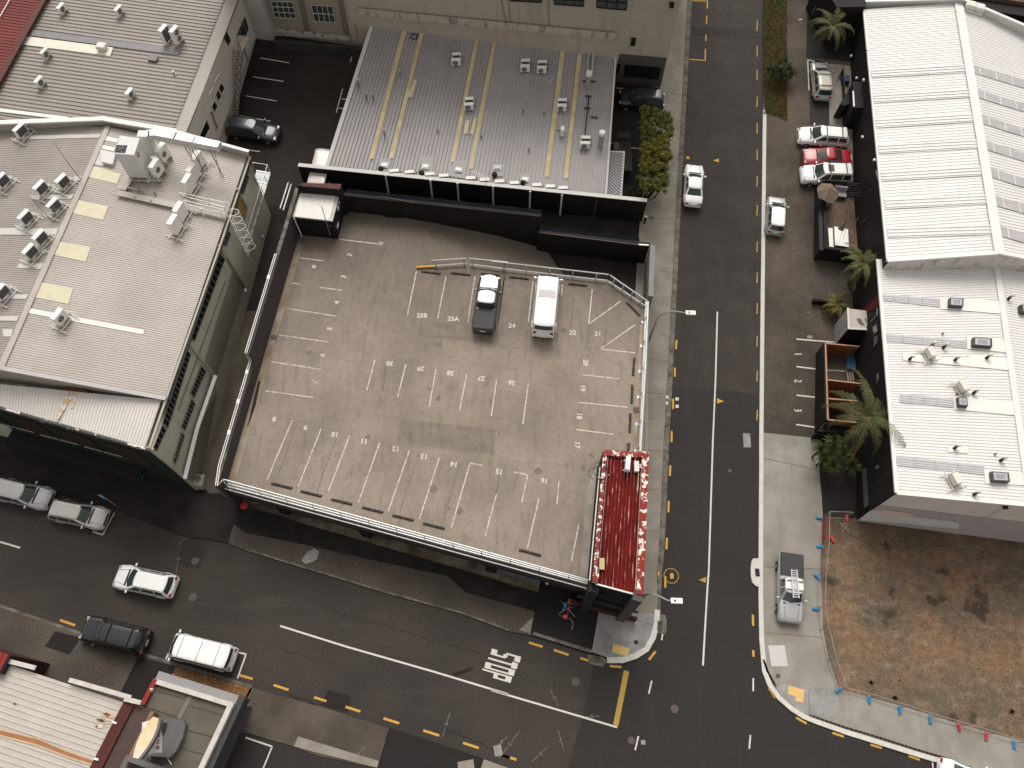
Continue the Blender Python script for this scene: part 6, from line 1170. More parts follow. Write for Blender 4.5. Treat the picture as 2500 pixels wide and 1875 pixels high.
for qd in ([u0, u1, r1, r0], [r0, r1, e1_, e0_]): s2 = slab_q(qd, .25); s2.v = [v-V(0, 0, .02) for v in s2.v]; s2.build('roof_deck', roofW, hall)
MB().bar(r0+V(0, 0, .08), r1+V(0, 0, .08), .75, .10).build('ridge_cap', flashW, hall)
MB().prism([V(u0.x, u0.y, 0), V(u1.x, u1.y, 0), V(e1_.x, e1_.y, 0), V(e0_.x, e0_.y, 0)], -1, UE-.15).build('wall', blackW, hall)
MB().bar(u0+V(-.08, 0, -.05), u1+V(-.08, 0, -.05), .16, .16).build('eaves_gutter', flashW, hall)
# south gable
m = MB(); gz_ = 6.0
m.quad(u1+V(0, 0, .05), r1+V(0, 0, .05), V(r1.x, r1.y, gz_), V(u1.x, u1.y, gz_)); m.quad(r1+V(0, 0, .05), e1_+V(0, 0, .05), V(e1_.x, e1_.y, gz_), V(r1.x, r1.y, gz_)); m.v = [v+ud*.07 for v in m.v]; m.build('gable_wall', M('gable_grimy', (.58, .55, .51), .85, .08, .8, .03, 20, streak=((1.6, .3, 1), (.22, .18, .14), .8, .5)), hall)
cap_line(hall, [u1+V(0, 0, .1), r1+V(0, 0, .1), e1_+V(0, 0, .1)], .34, .14, flashW, 'verge_flashing')
# north parapet
m = MB(); n0, n1, n2 = at((3, 0, 885, 8), UE+.5), at((3, 0, 1690, -12), UR+.5), at((3, 0, 2700, 420), UE+.5)
m.quad(n0, n1, V(n1.x, n1.y, 7), V(n0.x, n0.y, 7)); m.quad(n1, n2, V(n2.x, n2.y, 7), V(n1.x, n1.y, 7)); m.build('north_parapet', M('parapet_white_grey', (.60, .58, .56), .6, .05, 1), hall)
cap_line(hall, [n0, n1, n2], .3, .1, flashW, 'parapet_coping')
def onU(s, dz=0): return hit(s, PU, dz)
def onV(s, dz=0): return hit(s, PV, dz)
for ya, yb, rr_ in (((3, 0, 925, 620), (3, 0, 1715, 575), 1), ((3, 0, 945, 832), (3, 0, 1752, 783), 1), ((3, 0, 965, 1040), (3, 0, 1790, 990), 1), ((3, 0, 985, 1258), (3, 0, 1826, 1210), 1), ((3, 0, 1008, 1487), (3, 0, 1862, 1437), 1), ((3, 1, 1040, 130), (3, 1, 1903, 88), 1), ((3, 1, 1062, 373), (3, 1, 1942, 343), 1)):
    A = onU(ya, .075); B = onU(yb, .075); n = ud*.52
    MB().quad(A-n, B-n, B+n, A+n).build('roof_light', M('roof_light_silver', (.50, .485, .49), .35, .1, 1, spec=.5, streak=((.25, 5, 1), (.66, .65, .64), .9)), hall)
    m = MB()
    for u in (.22, .43, .64, .86): p = lerp(A, B, u); m.bar(p-n, p+n, .05, .02)
    for k in (-.33, 0, .33): m.bar(A+n*k*1.9+V(0, 0, .03), B+n*k*1.9+V(0, 0, .03), .10, .03)
    m.build('roof_light_rib', flashW, hall)
for ya, yb in (((3, 0, 1780, 580), (3, 0, 2300, 735)), ((3, 0, 1818, 785), (3, 0, 2330, 945)), ((3, 0, 1855, 1003), (3, 0, 2380, 1170)), ((3, 0, 1893, 1222), (3, 0, 2420, 1390)), ((3, 0, 1935, 1455), (3, 0, 2460, 1620)), ((3, 1, 1975, 102), (3, 1, 2500, 260)), ((3, 1, 2015, 357), (3, 1, 2560, 520))):
    A = onV(ya, .075); B = onV(yb, .075); n = ud*.50; MB().quad(A-n, B-n, B+n, A+n).build('roof_light', M('roof_light_grey', (.40, .39, .39), .4, .1, 1, streak=((.25, 6, 1), (.52, .51, .51), .9)), hall)
    m = MB()
    for u in (.12, .38, .64, .9): p = lerp(A, B, u); m.bar(p-n, p+n, .05, .02)
    build_each(m, 'roof_light_rib', flashW, hall)
for s, lb in (((3, 0, 1742, 78), 'left one of two boxy white ventilators on the hall ridge'), ((3, 0, 1815, 100), 'right one of two boxy white ventilators on the hall ridge')):
    p = onV(s, .05); t = thing('roof_ventilator', lb, 'ventilator', p); MB().box(p+V(0, 0, .12), (.9, .9, .25), V(.94, -.3, 0)).build('base', flashW, t)
    o = MB().box(p+V(0, 0, .45), (.95, .85, .45), V(.94, -.3, 0)).build('hood', acC, t); bv = o.modifiers.new('b', 'BEVEL'); bv.width = .16; bv.segments = 3
# wall bits on the black side
ha, hb = V(u0.x, u0.y, 0), V(u1.x, u1.y, 0); oh = -.06 if on((3, 0, 900, 800), ha, hb, -.06).x < on((3, 0, 900, 800), ha, hb, 0).x else .06
MB().quad(*[on(s, ha, hb, oh) for s in W4(3, 0, 958, 1440, 3, 0, 985, 1438, 3, 0, 995, 1560, 3, 0, 972, 1500)]).build('wall_sign', M('sign_pale_pink', (.45, .38, .37), .8, .15, 3), hall)
for s in ((3, 0, 798, 658), (3, 0, 858, 675), (3, 0, 893, 420), (3, 0, 752, 472), (3, 0, 848, 1155), (3, 0, 948, 1350)): MB().box(on(s, ha, hb, oh*4), (.16, .2, .16)).build('wall_lamp', steelW, hall)
for q in (W4(3, 0, 905, 1560, 3, 0, 925, 1580, 3, 1, 935, 30, 3, 0, 910, 1650), W4(3, 1, 870, 250, 3, 1, 895, 240, 3, 1, 850, 310, 3, 1, 835, 330)): MB().quad(*[on(s, ha, hb, oh) for s in q]).build('window', glass, hall)
# ---- lower white roof
LZ, LR = 7.15, 8.0
l0 = at((3, 1, 978, 600), LZ); l1 = at((3, 2, 1137, 945), LZ); m0 = at((3, 1, 1990, 720), LR); m1 = at((3, 2, 2262, 1050), LR)
shd = thing('white_roofed_store', 'low building with bright white roof, boxed skylights and pinkish end wall', 'building', gr((3, 2, 790, 1185)))
PL = pl(l0, l1, m1); m0 = hit((3, 1, 1975, 640), PL); m0 = m0+(m0-m1).normalized()*1.2
de = V((m1-l1).x, (m1-l1).y, 0); k0 = m0+de*.9+V(0, 0, -.7); k1 = m1+de*.9+V(0, 0, -.7)
m = MB(); ribs(m, l0, l1, m1, m0, 88, .034, .5); m.build('roof', roofW, shd)
m = MB(); ribs(m, m0, m1, k1, k0, 88, .034, .5); m.build('roof', roofW, shd)
PK = pl(m0, m1, k0)
for qd in ([l0, l1, m1, m0], [m0, m1, k1, k0]): s2 = slab_q(qd, .25); s2.v = [v-V(0, 0, .02) for v in s2.v]; s2.build('roof_deck', roofW, shd)
MB().bar(m0+V(0, 0, .07), m1+V(0, 0, .07), .45, .08).build('ridge_cap', flashW, shd)
c00 = gr((3, 2, 790, 1185)); l1g = V(l1.x, l1.y, 0)
MB().prism([V(l0.x, l0.y, 0), l1g, V(k1.x, k1.y, 0), V(k0.x, k0.y, 0), V(l0.x, l0.y, 0)], -.6, LZ-.12).build('wall', blackW, shd)
MB().bar(l0+V(0, 0, -.02), l1+V(0, 0, -.02), .26, .16).build('eaves_flashing', flashW, shd); MB().bar(l1+V(0, -.03, -.02), m1+V(0, -.03, -.02), .22, .22).build('verge_flashing', roofWc, shd)
sa_, sb_ = l1g, V(m1.x, m1.y, 0); sdv = (sb_-sa_).normalized(); sno = V(sdv.y, -sdv.x, 0); sno = sno if sno.y < 0 else -sno
zc = lambda t: LZ+(LR-LZ)*t
m = MB(); L1 = (sb_-sa_).length
m.quad(sa_+sno*.05+V(0, 0, LZ-.1), sb_+sno*.05+V(0, 0, LR-.1), sb_+sno*.05+V(0, 0, -.5), sa_+sno*.05+V(0, 0, -.5)); m.build('end_wall', wallPk, shd)
m = MB(); e = sb_+(sb_-sa_)*.9; m.quad(sb_+sno*.05+V(0, 0, LR-.1), e+sno*.05+V(0, 0, LZ), e+sno*.05+V(0, 0, -.5), sb_+sno*.05+V(0, 0, -.5)); m.build('end_wall', wallPk, shd)
osn = .07 if on((3, 2, 1500, 1150), sa_, sb_, .07).y < on((3, 2, 1500, 1150), sa_, sb_, 0).y else -.07
def onS(s, k=1): return on(s, sa_, sb_, osn*k)
MB().quad(*[onS(s, 1.0) for s in W4(3, 2, 1003, 1048, 3, 2, 2400, 1215, 3, 2, 2400, 1500, 3, 2, 790, 1188)]).build('painted_band', wallPd, shd)
MB().quad(*[onS(s, 1.25) for s in T(3, 2, 915, 1095, 960, 1082, 1150, 1120, 1300, 1150, 1440, 1165, 1600, 1182, 1668, 1210, 1650, 1248, 1560, 1240, 1400, 1228, 1200, 1200, 1000, 1188, 850, 1175, 830, 1160)]).build('painted_out_patch', wallPf, shd)
MB().quad(*[onS(s, 1.45) for s in T(3, 2, 945, 1088, 1100, 1098, 1240, 1115, 1290, 1135, 1200, 1158, 1060, 1145, 960, 1120)]).build('painted_out_patch', wallPp, shd)
MB().tube([onS(s, 2) for s in ((3, 2, 2050, 1072), (3, 2, 1860, 1165))], .015, 4).build('wall_cable', steelG, shd); MB().box(onS((3, 2, 2055, 1068), 3), (.3, .2, .2)).build('wall_lamp', blackS, shd)
def onL(s, dz=0): return hit(s, PL, dz)
for q in (W4(3, 1, 1022, 892, 3, 1, 1495, 928, 3, 1, 1500, 1000, 3, 1, 1030, 945), W4(3, 1, 1052, 1225, 3, 1, 1725, 1283, 3, 1, 1728, 1348, 3, 1, 1058, 1290), W4(3, 2, 1170, 105, 3, 2, 1610, 148, 3, 2, 1617, 222, 3, 2, 1160, 178), W4(3, 2, 1138, 635, 3, 2, 1875, 710, 3, 2, 1878, 790, 3, 2, 1142, 712)):
    P4 = [onL(s, .075) for s in q]; MB().quad(*P4).build('roof_light', transG, shd); m = MB()
    for k in (.28, .55, .8): m.bar(lerp(P4[0], P4[3], k)+V(0, 0, .01), lerp(P4[1], P4[2], k)+V(0, 0, .01), .03, .02)
    for k in (.2, .45, .7): m.bar(lerp(P4[0], P4[1], k)+V(0, 0, .01), lerp(P4[3], P4[2], k)+V(0, 0, .01), .03, .02)
    m.build('roof_light_rib', M('rib_grey', (.34, .335, .35), .5, .1, 2), shd)
for q in (W4(3, 1, 1500, 915, 3, 1, 2015, 950, 3, 1, 2030, 1058, 3, 1, 1510, 1015), W4(3, 1, 1730, 1250, 3, 1, 2055, 1280, 3, 1, 2075, 1385, 3, 1, 1735, 1352), W4(3, 1, 1190, 1390, 3, 1, 1745, 1440, 3, 1, 1750, 1500, 3, 1, 1190, 1450), W4(3, 1, 1745, 1405, 3, 1, 2065, 1430, 3, 1, 2090, 1535, 3, 1, 1745, 1500), W4(3, 2, 1615, 135, 3, 2, 2130, 170, 3, 2, 2145, 290, 3, 2, 1625, 240), W4(3, 2, 1875, 745, 3, 2, 2215, 775, 3, 2, 2225, 880, 3, 2, 1885, 865), W4(3, 2, 1565, 540, 3, 2, 1735, 552, 3, 2, 1740, 610, 3, 2, 1570, 600)):
    MB().quad(*[onL(s, .08) for s in q]).build('flashing_sheet', roofWc, shd)
def skyl(s0, s1, s2, s3, lb, f=None):
    P = [(f or onL)(s, .45) for s in (s0, s1, s2, s3)]; t = thing('skylight', lb, 'skylight', P[0]-V(0, 0, .45), 'boxed skylights on the white roof')
    m = slab_q(P, .42); m.build('frame', M('skylight_frame', (.055, .05, .05), .5, .1, 3), t)
    c = sum(P, V(0, 0, 0))/4; m = MB(); m.quad(*[lerp(p, c, .22)+V(0, 0, .012) for p in P]); m.build('glazing', M('skylight_glass', (.40, .40, .43), .12, .1, 3, spec=.8), t)
    m = MB(); Q = [lerp(p, c, .5)+V(0, 0, .018) for p in P]; m.quad(*Q); m.build('inner_pane', M('skylight_inner', (.26, .25, .30), .15, .1, 3, spec=.8), t)
skyl(*W4(3, 1, 1585, 920, 3, 1, 1705, 928, 3, 1, 1700, 995, 3, 1, 1582, 985), 'topmost boxed skylight on the lower white roof')
skyl(*W4(3, 1, 1783, 1255, 3, 1, 1942, 1266, 3, 1, 1945, 1335, 3, 1, 1782, 1322), 'large boxed skylight above the three black vents')
skyl(*W4(3, 2, 1655, 135, 3, 2, 1732, 142, 3, 2, 1740, 212, 3, 2, 1660, 205), 'smallest boxed skylight, level with the big palm')
skyl(*W4(3, 2, 1935, 762, 3, 2, 2085, 772, 3, 2, 2095, 850, 3, 2, 1945, 842), 'boxed skylight nearest the pink end wall')
skyl(*W4(3, 1, 2187, 978, 3, 1, 2320, 985, 3, 1, 2325, 1050, 3, 1, 2195, 1042), 'boxed skylight cut by the right edge of the picture', lambda s, dz: hit(s, PK, dz))
for s, lb in (((3, 1, 1240, 1448), 'black-bottomed cowl left of the lone frame on the white roof'), ((3, 1, 1528, 1348), 'cowl just right of the upper frame beside the grey strip'), ((3, 1, 1622, 1455), 'cowl right of the upper roof frame'), ((3, 1, 1888, 1438), 'cowl below the large boxed skylight'), ((3, 1, 2075, 938), 'cowl beside the ridge above the edge skylight'), ((3, 2, 1618, 572), 'cowl alone on a square flashing sheet'), ((3, 2, 2010, 675), 'cowl just above the lowest grey strip'), ((3, 2, 1785, 962), 'cowl at the foot of the lowest roof frame'), ((3, 2, 1780, 108), 'cowl at the corner of the middle roof frame'), ((3, 1, 1425, 1335), 'tiny cowl at the top of the upper roof frame')):
    p = (onL if s[2] < 2050 else (lambda q, dz=0: hit(q, PK, dz)))(s, 0); t = thing('roof_cowl', lb, 'roof vent', p, 'cowls on the white roof')
    MB().cyl(p, .11, .35, 10).build('pipe', blackS, t); o = MB().tube([p+V(0, 0, .35), p+V(.04, .03, .5), p+V(.18, .10, .58)], [.12, .13, .12], 10).build('cowl', acC, t, smooth=True)
for s in ((3, 1, 1520, 1232), (3, 2, 1962, 622), (3, 2, 1640, 112)): MB().cyl(onL(s, 0), .07, .25, 8).build('vent_stub', steelG, shd)
# west wall strip, canopies
aw = thing('wall_awning', 'long pale grey flat awning along the black wall behind the big palm', 'awning', gr((3, 1, 950, 1500)))
az = 3.6; q = [at(s, az) for s in W4(3, 1, 857, 1195, 3, 1, 912, 1138, 3, 2, 1072, 940, 3, 2, 1005, 982)]; MB().prism(q, az-.3, az).build('awning_roof', M('awning_grey', (.30, .31, .33), .6, .06, 1), aw)
aw2 = thing('entrance_canopy', 'dark blue-grey flat canopy over the lower entrance of the black wall', 'canopy', gr((3, 2, 900, 900))); q = [at(s, 2.6) for s in W4(3, 2, 850, 735, 3, 2, 938, 728, 3, 2, 948, 1010, 3, 2, 868, 1072)]; MB().prism(q, 2.4, 2.6).build('canopy_roof', M('canopy_slate', (.035, .037, .045), .6, .06, 1), aw2)
wa, wb2 = V(l0.x, l0.y, 0), l1g; owl = -.06 if on((3, 1, 960, 1400), wa, wb2, -.06).x < on((3, 1, 960, 1400), wa, wb2, 0).x else .06
for q in (W4(3, 1, 935, 1170, 3, 1, 968, 1140, 3, 1, 975, 1210, 3, 1, 940, 1240), W4(3, 1, 942, 1255, 3, 1, 975, 1235, 3, 1, 978, 1290, 3, 1, 945, 1340), W4(3, 1, 965, 1570, 3, 1, 985, 1550, 3, 1, 990, 1600, 3, 1, 970, 1650), W4(3, 2, 955, 720, 3, 2, 985, 705, 3, 2, 990, 730, 3, 2, 960, 745)): MB().quad(*[on(s, wa, wb2, owl) for s in q]).build('window', M('window_reflecting', (.16, .16, .17), .15, .3, 2, spec=.7), shd)
MB().quad(*[on(s, wa, wb2, owl) for s in W4(3, 1, 840, 1030, 3, 1, 985, 890, 3, 1, 985, 1000, 3, 1, 905, 1035)]).build('red_panel', M('panel_deep_red', (.10, .010, .010), .7, .1, 1), shd)
m = MB(); m.tube([on(s, wa, wb2, owl*8) for s in ((3, 1, 972, 1015), (3, 1, 972, 1065), (3, 1, 918, 1125))], .04); m.build('bracket', steelG, shd)
# ================================================================== yards and enclosures on the right
def encl(name, label, cat, outer, z, mats, base=None, th=.25, open_=None):
    P = [V(p.x, p.y, 0) for p in outer]; t = thing(name, label, cat, (P[0].x, P[0].y, gz(P[0].y)))
    for i, (a, b) in enumerate(zip(P, P[1:]+P[:1])):
        if open_ and i in open_: continue
        d = (b-a).normalized(); n = V(-d.y, d.x, 0); c = sum(P, V(0, 0, 0))/len(P); n = n if (c-a).dot(n) > 0 else -n
        MB().prism([a, b, b+n*th, a+n*th], -.3, z-.004*i).build('wall', mats[i % len(mats)] if isinstance(mats, list) else mats, t)
    return t
# courtyard: wall height from its corner
ch = gr((3, 1, 440, 655)); cz = ch.z+1.9
co = [at(s, cz) for s in W4(3, 0, 512, 1515, 3, 0, 860, 1552, 3, 1, 850, 545, 3, 1, 530, 505)]
crt = encl('courtyard_wall', 'black walled courtyard with weathered timber deck beside the hall', 'wall', co, cz, blackW, open_=[1])
MB().prism([co[0]+V(.25, -.2, 0), co[1]+V(1.2, -.2, 0), co[2]+V(.6, .2, 0), co[3]+V(.25, .2, 0)], gz(45)-.6, gz(45)+.35).build('timber_deck', deckT, crt)
MB().prism([co[0]+V(-.35, .1, 0), co[3]+V(-.35, 0, 0), co[3]+V(.02, 0, 0), co[0]+V(.02, .1, 0)], -.3, cz-.25).build('outer_ledge', M('ledge_black', (.016, .016, .018), .6, .1, 2), crt)
dzc = gz(45)+.35
m = MB()
for k in range(6): a = at((3, 0, 725, 1545+k*20), dzc+1.9); b = at((3, 0, 835, 1555+k*20), dzc+1.9); m.bar(a, b, .06, .10)
build_each(m, 'pergola_slat', M('slat_dark', (.022, .020, .019), .7, .1, 2), crt)
# deck furniture
tb = thing('table', 'white picnic table in the lower corner of the timber deck', 'table', at((3, 1, 680, 500), dzc)); z = dzc+.74
q = [at(s, z) for s in W4(3, 1, 612, 320, 3, 1, 728, 345, 3, 1, 738, 517, 3, 1, 622, 502)]; q[2] = q[2]+V(0, .3, 0); q[3] = q[3]+V(0, .3, 0); MB().prism(q, z-.06, z).build('tabletop', steelW, tb)
for p in q: p_ = lerp(p, sum(q, V(0, 0, 0))/4, .15); MB().bar(V(p_.x, p_.y, dzc), V(p_.x, p_.y, z-.06), .07, .07).build('leg', steelW, tb)
bn_ = thing('bench', 'narrow white bench left of the white picnic table', 'bench', at((3, 1, 585, 500), dzc)); z = dzc+.45
q = [at(s, z) for s in W4(3, 1, 560, 332, 3, 1, 597, 335, 3, 1, 606, 500, 3, 1, 570, 500)]; MB().prism(q, z-.05, z).build('seat', steelW, bn_)
for p in q: p_ = lerp(p, sum(q, V(0, 0, 0))/4, .15); MB().bar(V(p_.x, p_.y, dzc), V(p_.x, p_.y, z-.05), .06, .06).build('leg', steelW, bn_)
um = thing('parasol', 'closed grey parasol standing through the white picnic table', 'parasol', at((3, 1, 700, 420), dzc)); p = um.location.copy(); MB().cyl(p, .03, 2.9, 8).build('pole', steelG, um)
tp = at((3, 1, 710, 265), dzc+2.9); lo = at((3, 1, 665, 345), dzc+2.0); MB().tube([tp, lerp(tp, lo, .5), lo], [.05, .16, .26], 8).build('canopy', M('canvas_grey', (.14, .13, .12), .9, .1, 3), um)
m = MB(); m.tube([at((3, 1, 660, 405), z+.4), at((3, 1, 705, 330), z+1.4)], .015); m.tube([at((3, 1, 687, 430), z+.4), at((3, 1, 712, 330), z+1.4)], .015); m.build('stay', steelG, um)
sf = thing('garden_bench', 'pale outdoor sofa with backrest at the top of the timber deck', 'bench', at((3, 1, 660, 40), dzc))
zz = dzc+.45; q = [at(s, zz) for s in W4(3, 0, 605, 1600, 3, 0, 715, 1615, 3, 1, 715, 72, 3, 1, 605, 60)]; MB().prism(q, zz-.12, zz).build('seat', M('cushion_mauve', (.36, .33, .34), .9, .05, 3), sf)
q2 = [q[0]+V(0, .22, 0), q[1]+V(0, .22, 0), q[1], q[0]]; MB().prism(q2, zz-.1, zz+.45).build('backrest', M('cushion_mauve_light', (.46, .43, .43), .9, .05, 3), sf); MB().prism([lerp(q[0], q[3], .3)+V(.3, 0, 0), lerp(q[1], q[2], .3)-V(.3, 0, 0), q[2]-V(.3, -.1, 0), q[3]+V(.3, .1, 0)], dzc, zz-.12).build('base', dkGrey, sf)
pb2 = thing('planter', 'pale L-shaped planter box in the top left corner of the timber deck', 'planter', at((3, 1, 560, 120), dzc)); q = [at(s, dzc+.6) for s in W4(3, 1, 525, 85, 3, 1, 603, 95, 3, 1, 600, 120, 3, 1, 525, 115)]; MB().prism([V(p.x, p.y, 0) for p in q], dzc, dzc+.6).build('box', M('planter_pale', (.34, .31, .30), .8, .05, 3), pb2)
q = [at(s, dzc+.62) for s in W4(3, 1, 590, 0, 3, 1, 606, 0, 3, 1, 606, 100, 3, 1, 590, 100)]; MB().prism(q, dzc, dzc+.62).build('box_side', M('planter_pale', (.34, .31, .30)), pb2)
tn = thing('canvas_umbrella', 'round brown canvas umbrella tucked in the courtyard corner', 'parasol', at((3, 1, 560, 0), dzc)); c = at((3, 0, 558, 1620), dzc+1.9); bq = len([0])
m = MB(); ring = [c+V(math.cos(2*math.pi*k/12)*.95, math.sin(2*math.pi*k/12)*1.1, -.15*(k % 2)) for k in range(12)]; b0 = len(m.v); m.v += ring+[c+V(0, 0, .5)]
for k in range(12): m.f.append((b0+k, b0+(k+1) % 12, b0+12))
m.build('canopy', M('canvas_brown', (.17, .125, .09), .95, .15, 2), tn); MB().cyl(V(c.x, c.y, dzc), .03, 2.3, 8).build('pole', steelG, tn)
# low black fin wall
fn_ = thing('fin_wall', 'short low black wall sticking out beside the dark driveway', 'wall', gr((3, 1, 490, 960))); a = at((3, 1, 440, 938), gz(33)+1.1); b = at((3, 1, 600, 945), gz(33)+1.1); MB().bar(a-V(0, 0, .55), b-V(0, 0, .55), .22, 1.1).build('wall', blackW, fn_)
# entrance box
ez = gr((3, 1, 628, 1292)).z+3.0
q = [at(s, ez) for s in W4(3, 1, 725, 1013, 3, 1, 915, 1035, 3, 1, 912, 1150, 3, 1, 733, 1182)]; q[2] = at((3, 1, 880, 1190), ez)
en = thing('entrance_box', 'small flat-roofed entrance box with pale roof and a dark stain', 'porch', (q[3].x, q[3].y, gz(q[3].y)))
MB().prism(q, -.2, ez-.15).build('wall', blackW, en); MB().prism(q, ez-.16, ez).build('roof', M('porch_roof', (.44, .405, .375), .85, .1, 1.5), en)
MB().prism([q[0]-V(.06, 0, 0), q[0]+V(.01, 0, 0), q[3]+V(.01, 0, 0), q[3]-V(.06, 0, 0)], -.2, ez-.17).build('side_wall', M('side_wall_grey', (.27, .26, .25), .85, .1, 1, streak=((1, 1, .3), (.13, .125, .12), .8)), en)
cap_line(en, [q[0], q[3], q[2]], .14, .08, M('coping_pale', (.60, .58, .55)), 'roof_edge')
MB().quad(*[at(s, ez+.01) for s in T(3, 1, 800, 1095, 835, 1100, 850, 1130, 870, 1160, 840, 1155, 812, 1135)]).build('stain', M('stain_brown', (.13, .10, .08), .9, .2, 6), en)
MB().quad(*[at(s, ez+.012) for s in T(3, 1, 865, 1090, 905, 1110, 905, 1130, 890, 1140, 875, 1125)]).build('stain', M('stain_grey', (.17, .155, .14), .9, .2, 6), en)
# timber-lined store pens
pz = gr((3, 1, 462, 1390)).z+1.9
q = [at(s, pz) for s in W4(3, 1, 535, 1308, 3, 1, 822, 1335, 3, 2, 800, 352, 3, 2, 555, 328)]
pen = thing('storage_pen', 'roofless black-walled storage pen lined with orange timber and split in three bays', 'enclosure', (q[0].x, q[0].y, gz(q[0].y)))
def segw(a, b, t, z1, name, mat, sgn=1):
    a = V(a.x, a.y, 0); b = V(b.x, b.y, 0); d = (b-a).normalized(); n = V(-d.y, d.x, 0)*t*sgn; MB().prism([a, b, b+n, a+n], -.3, z1).build(name, mat, pen)
segw(q[0], q[3], .14, pz-.01, 'outer_wall', blackW, -1 if (V(-(q[3]-q[0]).y, (q[3]-q[0]).x, 0).x > 0) else 1)
segw(q[0]+V(0.01, 0, 0), q[3]+V(0.01, 0, 0), .1, pz, 'timber_lining', timber, 1 if (V(-(q[3]-q[0]).y, (q[3]-q[0]).x, 0).x > 0) else -1)
for a, b in ((q[0], q[1]), (at((3, 1, 548, 1615), pz), at((3, 1, 830, 1648), pz)), (at((3, 2, 560, 150), pz), at((3, 2, 800, 170), pz)), (q[3], q[2])): segw(a, b, .12, pz-.06, 'timber_partition', timber)
m = MB()
for a, b in ((q[0], q[3]), (q[0], q[1]), (at((3, 1, 548, 1615), pz), at((3, 1, 830, 1648), pz)), (at((3, 2, 560, 150), pz), at((3, 2, 800, 170), pz)), (q[3], q[2])): m.bar(a+V(0, 0, .02), b+V(0, 0, .02), .10, .05)
build_each(m, 'timber_rim', timbR, pen)
bx_ = thing('blue_board', 'blue board lying in the top bay of the storage pen', 'board', gr((3, 1, 745, 1470))); MB().box(gr((3, 1, 750, 1465), .5), (.75, 1.3, .06)).build('board', M('board_blue', (.035, .10, .17), .7, .1, 2), bx_)
bx2 = thing('timber_pallet', 'grey timber planks in the middle bay of the storage pen', 'planks', gr((3, 1, 755, 1590))); [MB().box(gr((3, 1, 745, 1590), .3)+V(.22*k-.2, 0, 0), (.16, 2.2, .05)).build('plank', M('plank_grey', (.26, .22, .18), .9, .1, 3), bx2) for k in range(3)]
rc_ = thing('round_tank', 'dark round-backed screen at the bottom end of the storage pen', 'screen', gr((3, 2, 640, 390)))
m = MB(); P = [at(s, pz-.3) for s in T(3, 2, 495, 398, 520, 365, 560, 345, 620, 338, 700, 345, 770, 360, 812, 375, 770, 405, 640, 412)]; m.prism([V(p.x, p.y, 0) for p in P], .2, pz-.9); m.build('screen', M('screen_black', (.010, .010, .010), .6, .1, 2), rc_)
m = MB(); m.tube([p for p in P[:7]], .05); m.build('rim', bark, rc_)
ww = thing('low_wall', 'thin low pale-edged wall below the storage pen', 'wall', gr((3, 2, 600, 415))); m = MB(); m.bar(gr((3, 2, 485, 410), .5), gr((3, 2, 755, 425), .5), .10, .5); m.build('wall', blackW, ww); m = MB(); m.bar(gr((3, 2, 675, 422), .82), gr((3, 2, 755, 428), .82), .14, .06); m.build('coping', steelW, ww)
# upper yard: black building front, leaning screens, orange panel
uz = gz(62)
pk = thing('dark_porch', 'black porch block with pale edge beside the upper hall wall', 'porch', gr((3, 0, 800, 800)))
q = [at(s, gz(55)+2.8) for s in W4(3, 0, 765, 690, 3, 0, 905, 690, 3, 0, 930, 915, 3, 0, 778, 905)]; MB().prism(q, 0, gz(55)+2.8).build('wall', blackW, pk); MB().bar(at((3, 0, 770, 770), gz(55)+2.82), at((3, 0, 777, 900), gz(55)+2.82), .12, .08).build('pale_edge', steelW, pk)
MB().quad(*[gr(s, z_) for s, z_ in (((3, 0, 738, 905), .1), ((3, 0, 790, 915), 1.4), ((3, 0, 812, 925), 1.4), ((3, 0, 752, 1000), .1))]).build('orange_panel', M('panel_orange', (.34, .14, .04), .8, .1, 2), pk)
for lb, q_, z_ in (('tilted black screen beside the parked silver hatchback wagon', W4(3, 0, 655, 885, 3, 0, 745, 730, 3, 0, 755, 870, 3, 0, 700, 900), 1.9),):
    t = thing('screen', lb, 'screen', gr(q_[0])); P = [at(s, gz(57)+z_-.3) for s in q_]; MB().prism([V(p.x, p.y, 0) for p in P], gz(57), gz(57)+z_-.2).build('panel', blackW, t)
t = thing('lane_barrier', 'long thin black rail standing on the pale pad, upper right', 'railing', gr((3, 0, 690, 800))); MB().bar(gr((3, 0, 680, 590), .5), gr((3, 0, 705, 980), .5), .07, .5).build('rail', blackS, t)
t = thing('lane_barrier', 'slanting black bar at the top of the pale pad', 'railing', gr((3, 0, 665, 600))); MB().bar(gr((3, 0, 693, 560), .5), gr((3, 0, 645, 650), .5), .07, .4).build('rail', blackS, t)
t = thing('blue_bin', 'blue-grey crate by the black wall on the pale pad', 'crate', gr((3, 0, 702, 675))); MB().box(gr((3, 0, 702, 675), .3), (.7, .8, .5)).build('crate', M('crate_slate', (.035, .05, .09), .7, .1, 3), t)
MB_ = thing('fence', 'dark lattice fence at the top beside the palm', 'fence', gr((3, 0, 430, 60))); m = MB()
for k in range(14): p = lerp(gr((3, 0, 470, -20), .1), gr((3, 0, 425, 125), .1), k/13); m.bar(p, p+V(0, 0, 1.6), .04, .05)
for z in (.3, .9, 1.5): m.bar(gr((3, 0, 470, -20), z), gr((3, 0, 425, 125), z), .03, .05)
m.build('lattice', dkGrey, MB_)
nb = thing('dark_annex', 'black flat-topped annex behind the palm at the top', 'building', gr((3, 0, 700, -20))); q = [at(s, gz(75)+3.2) for s in W4(3, 0, 480, -200, 3, 0, 890, -200, 3, 0, 885, 40, 3, 0, 640, 45)]; MB().prism(q, 2, gz(75)+3.0).build('wall', blackW, nb)
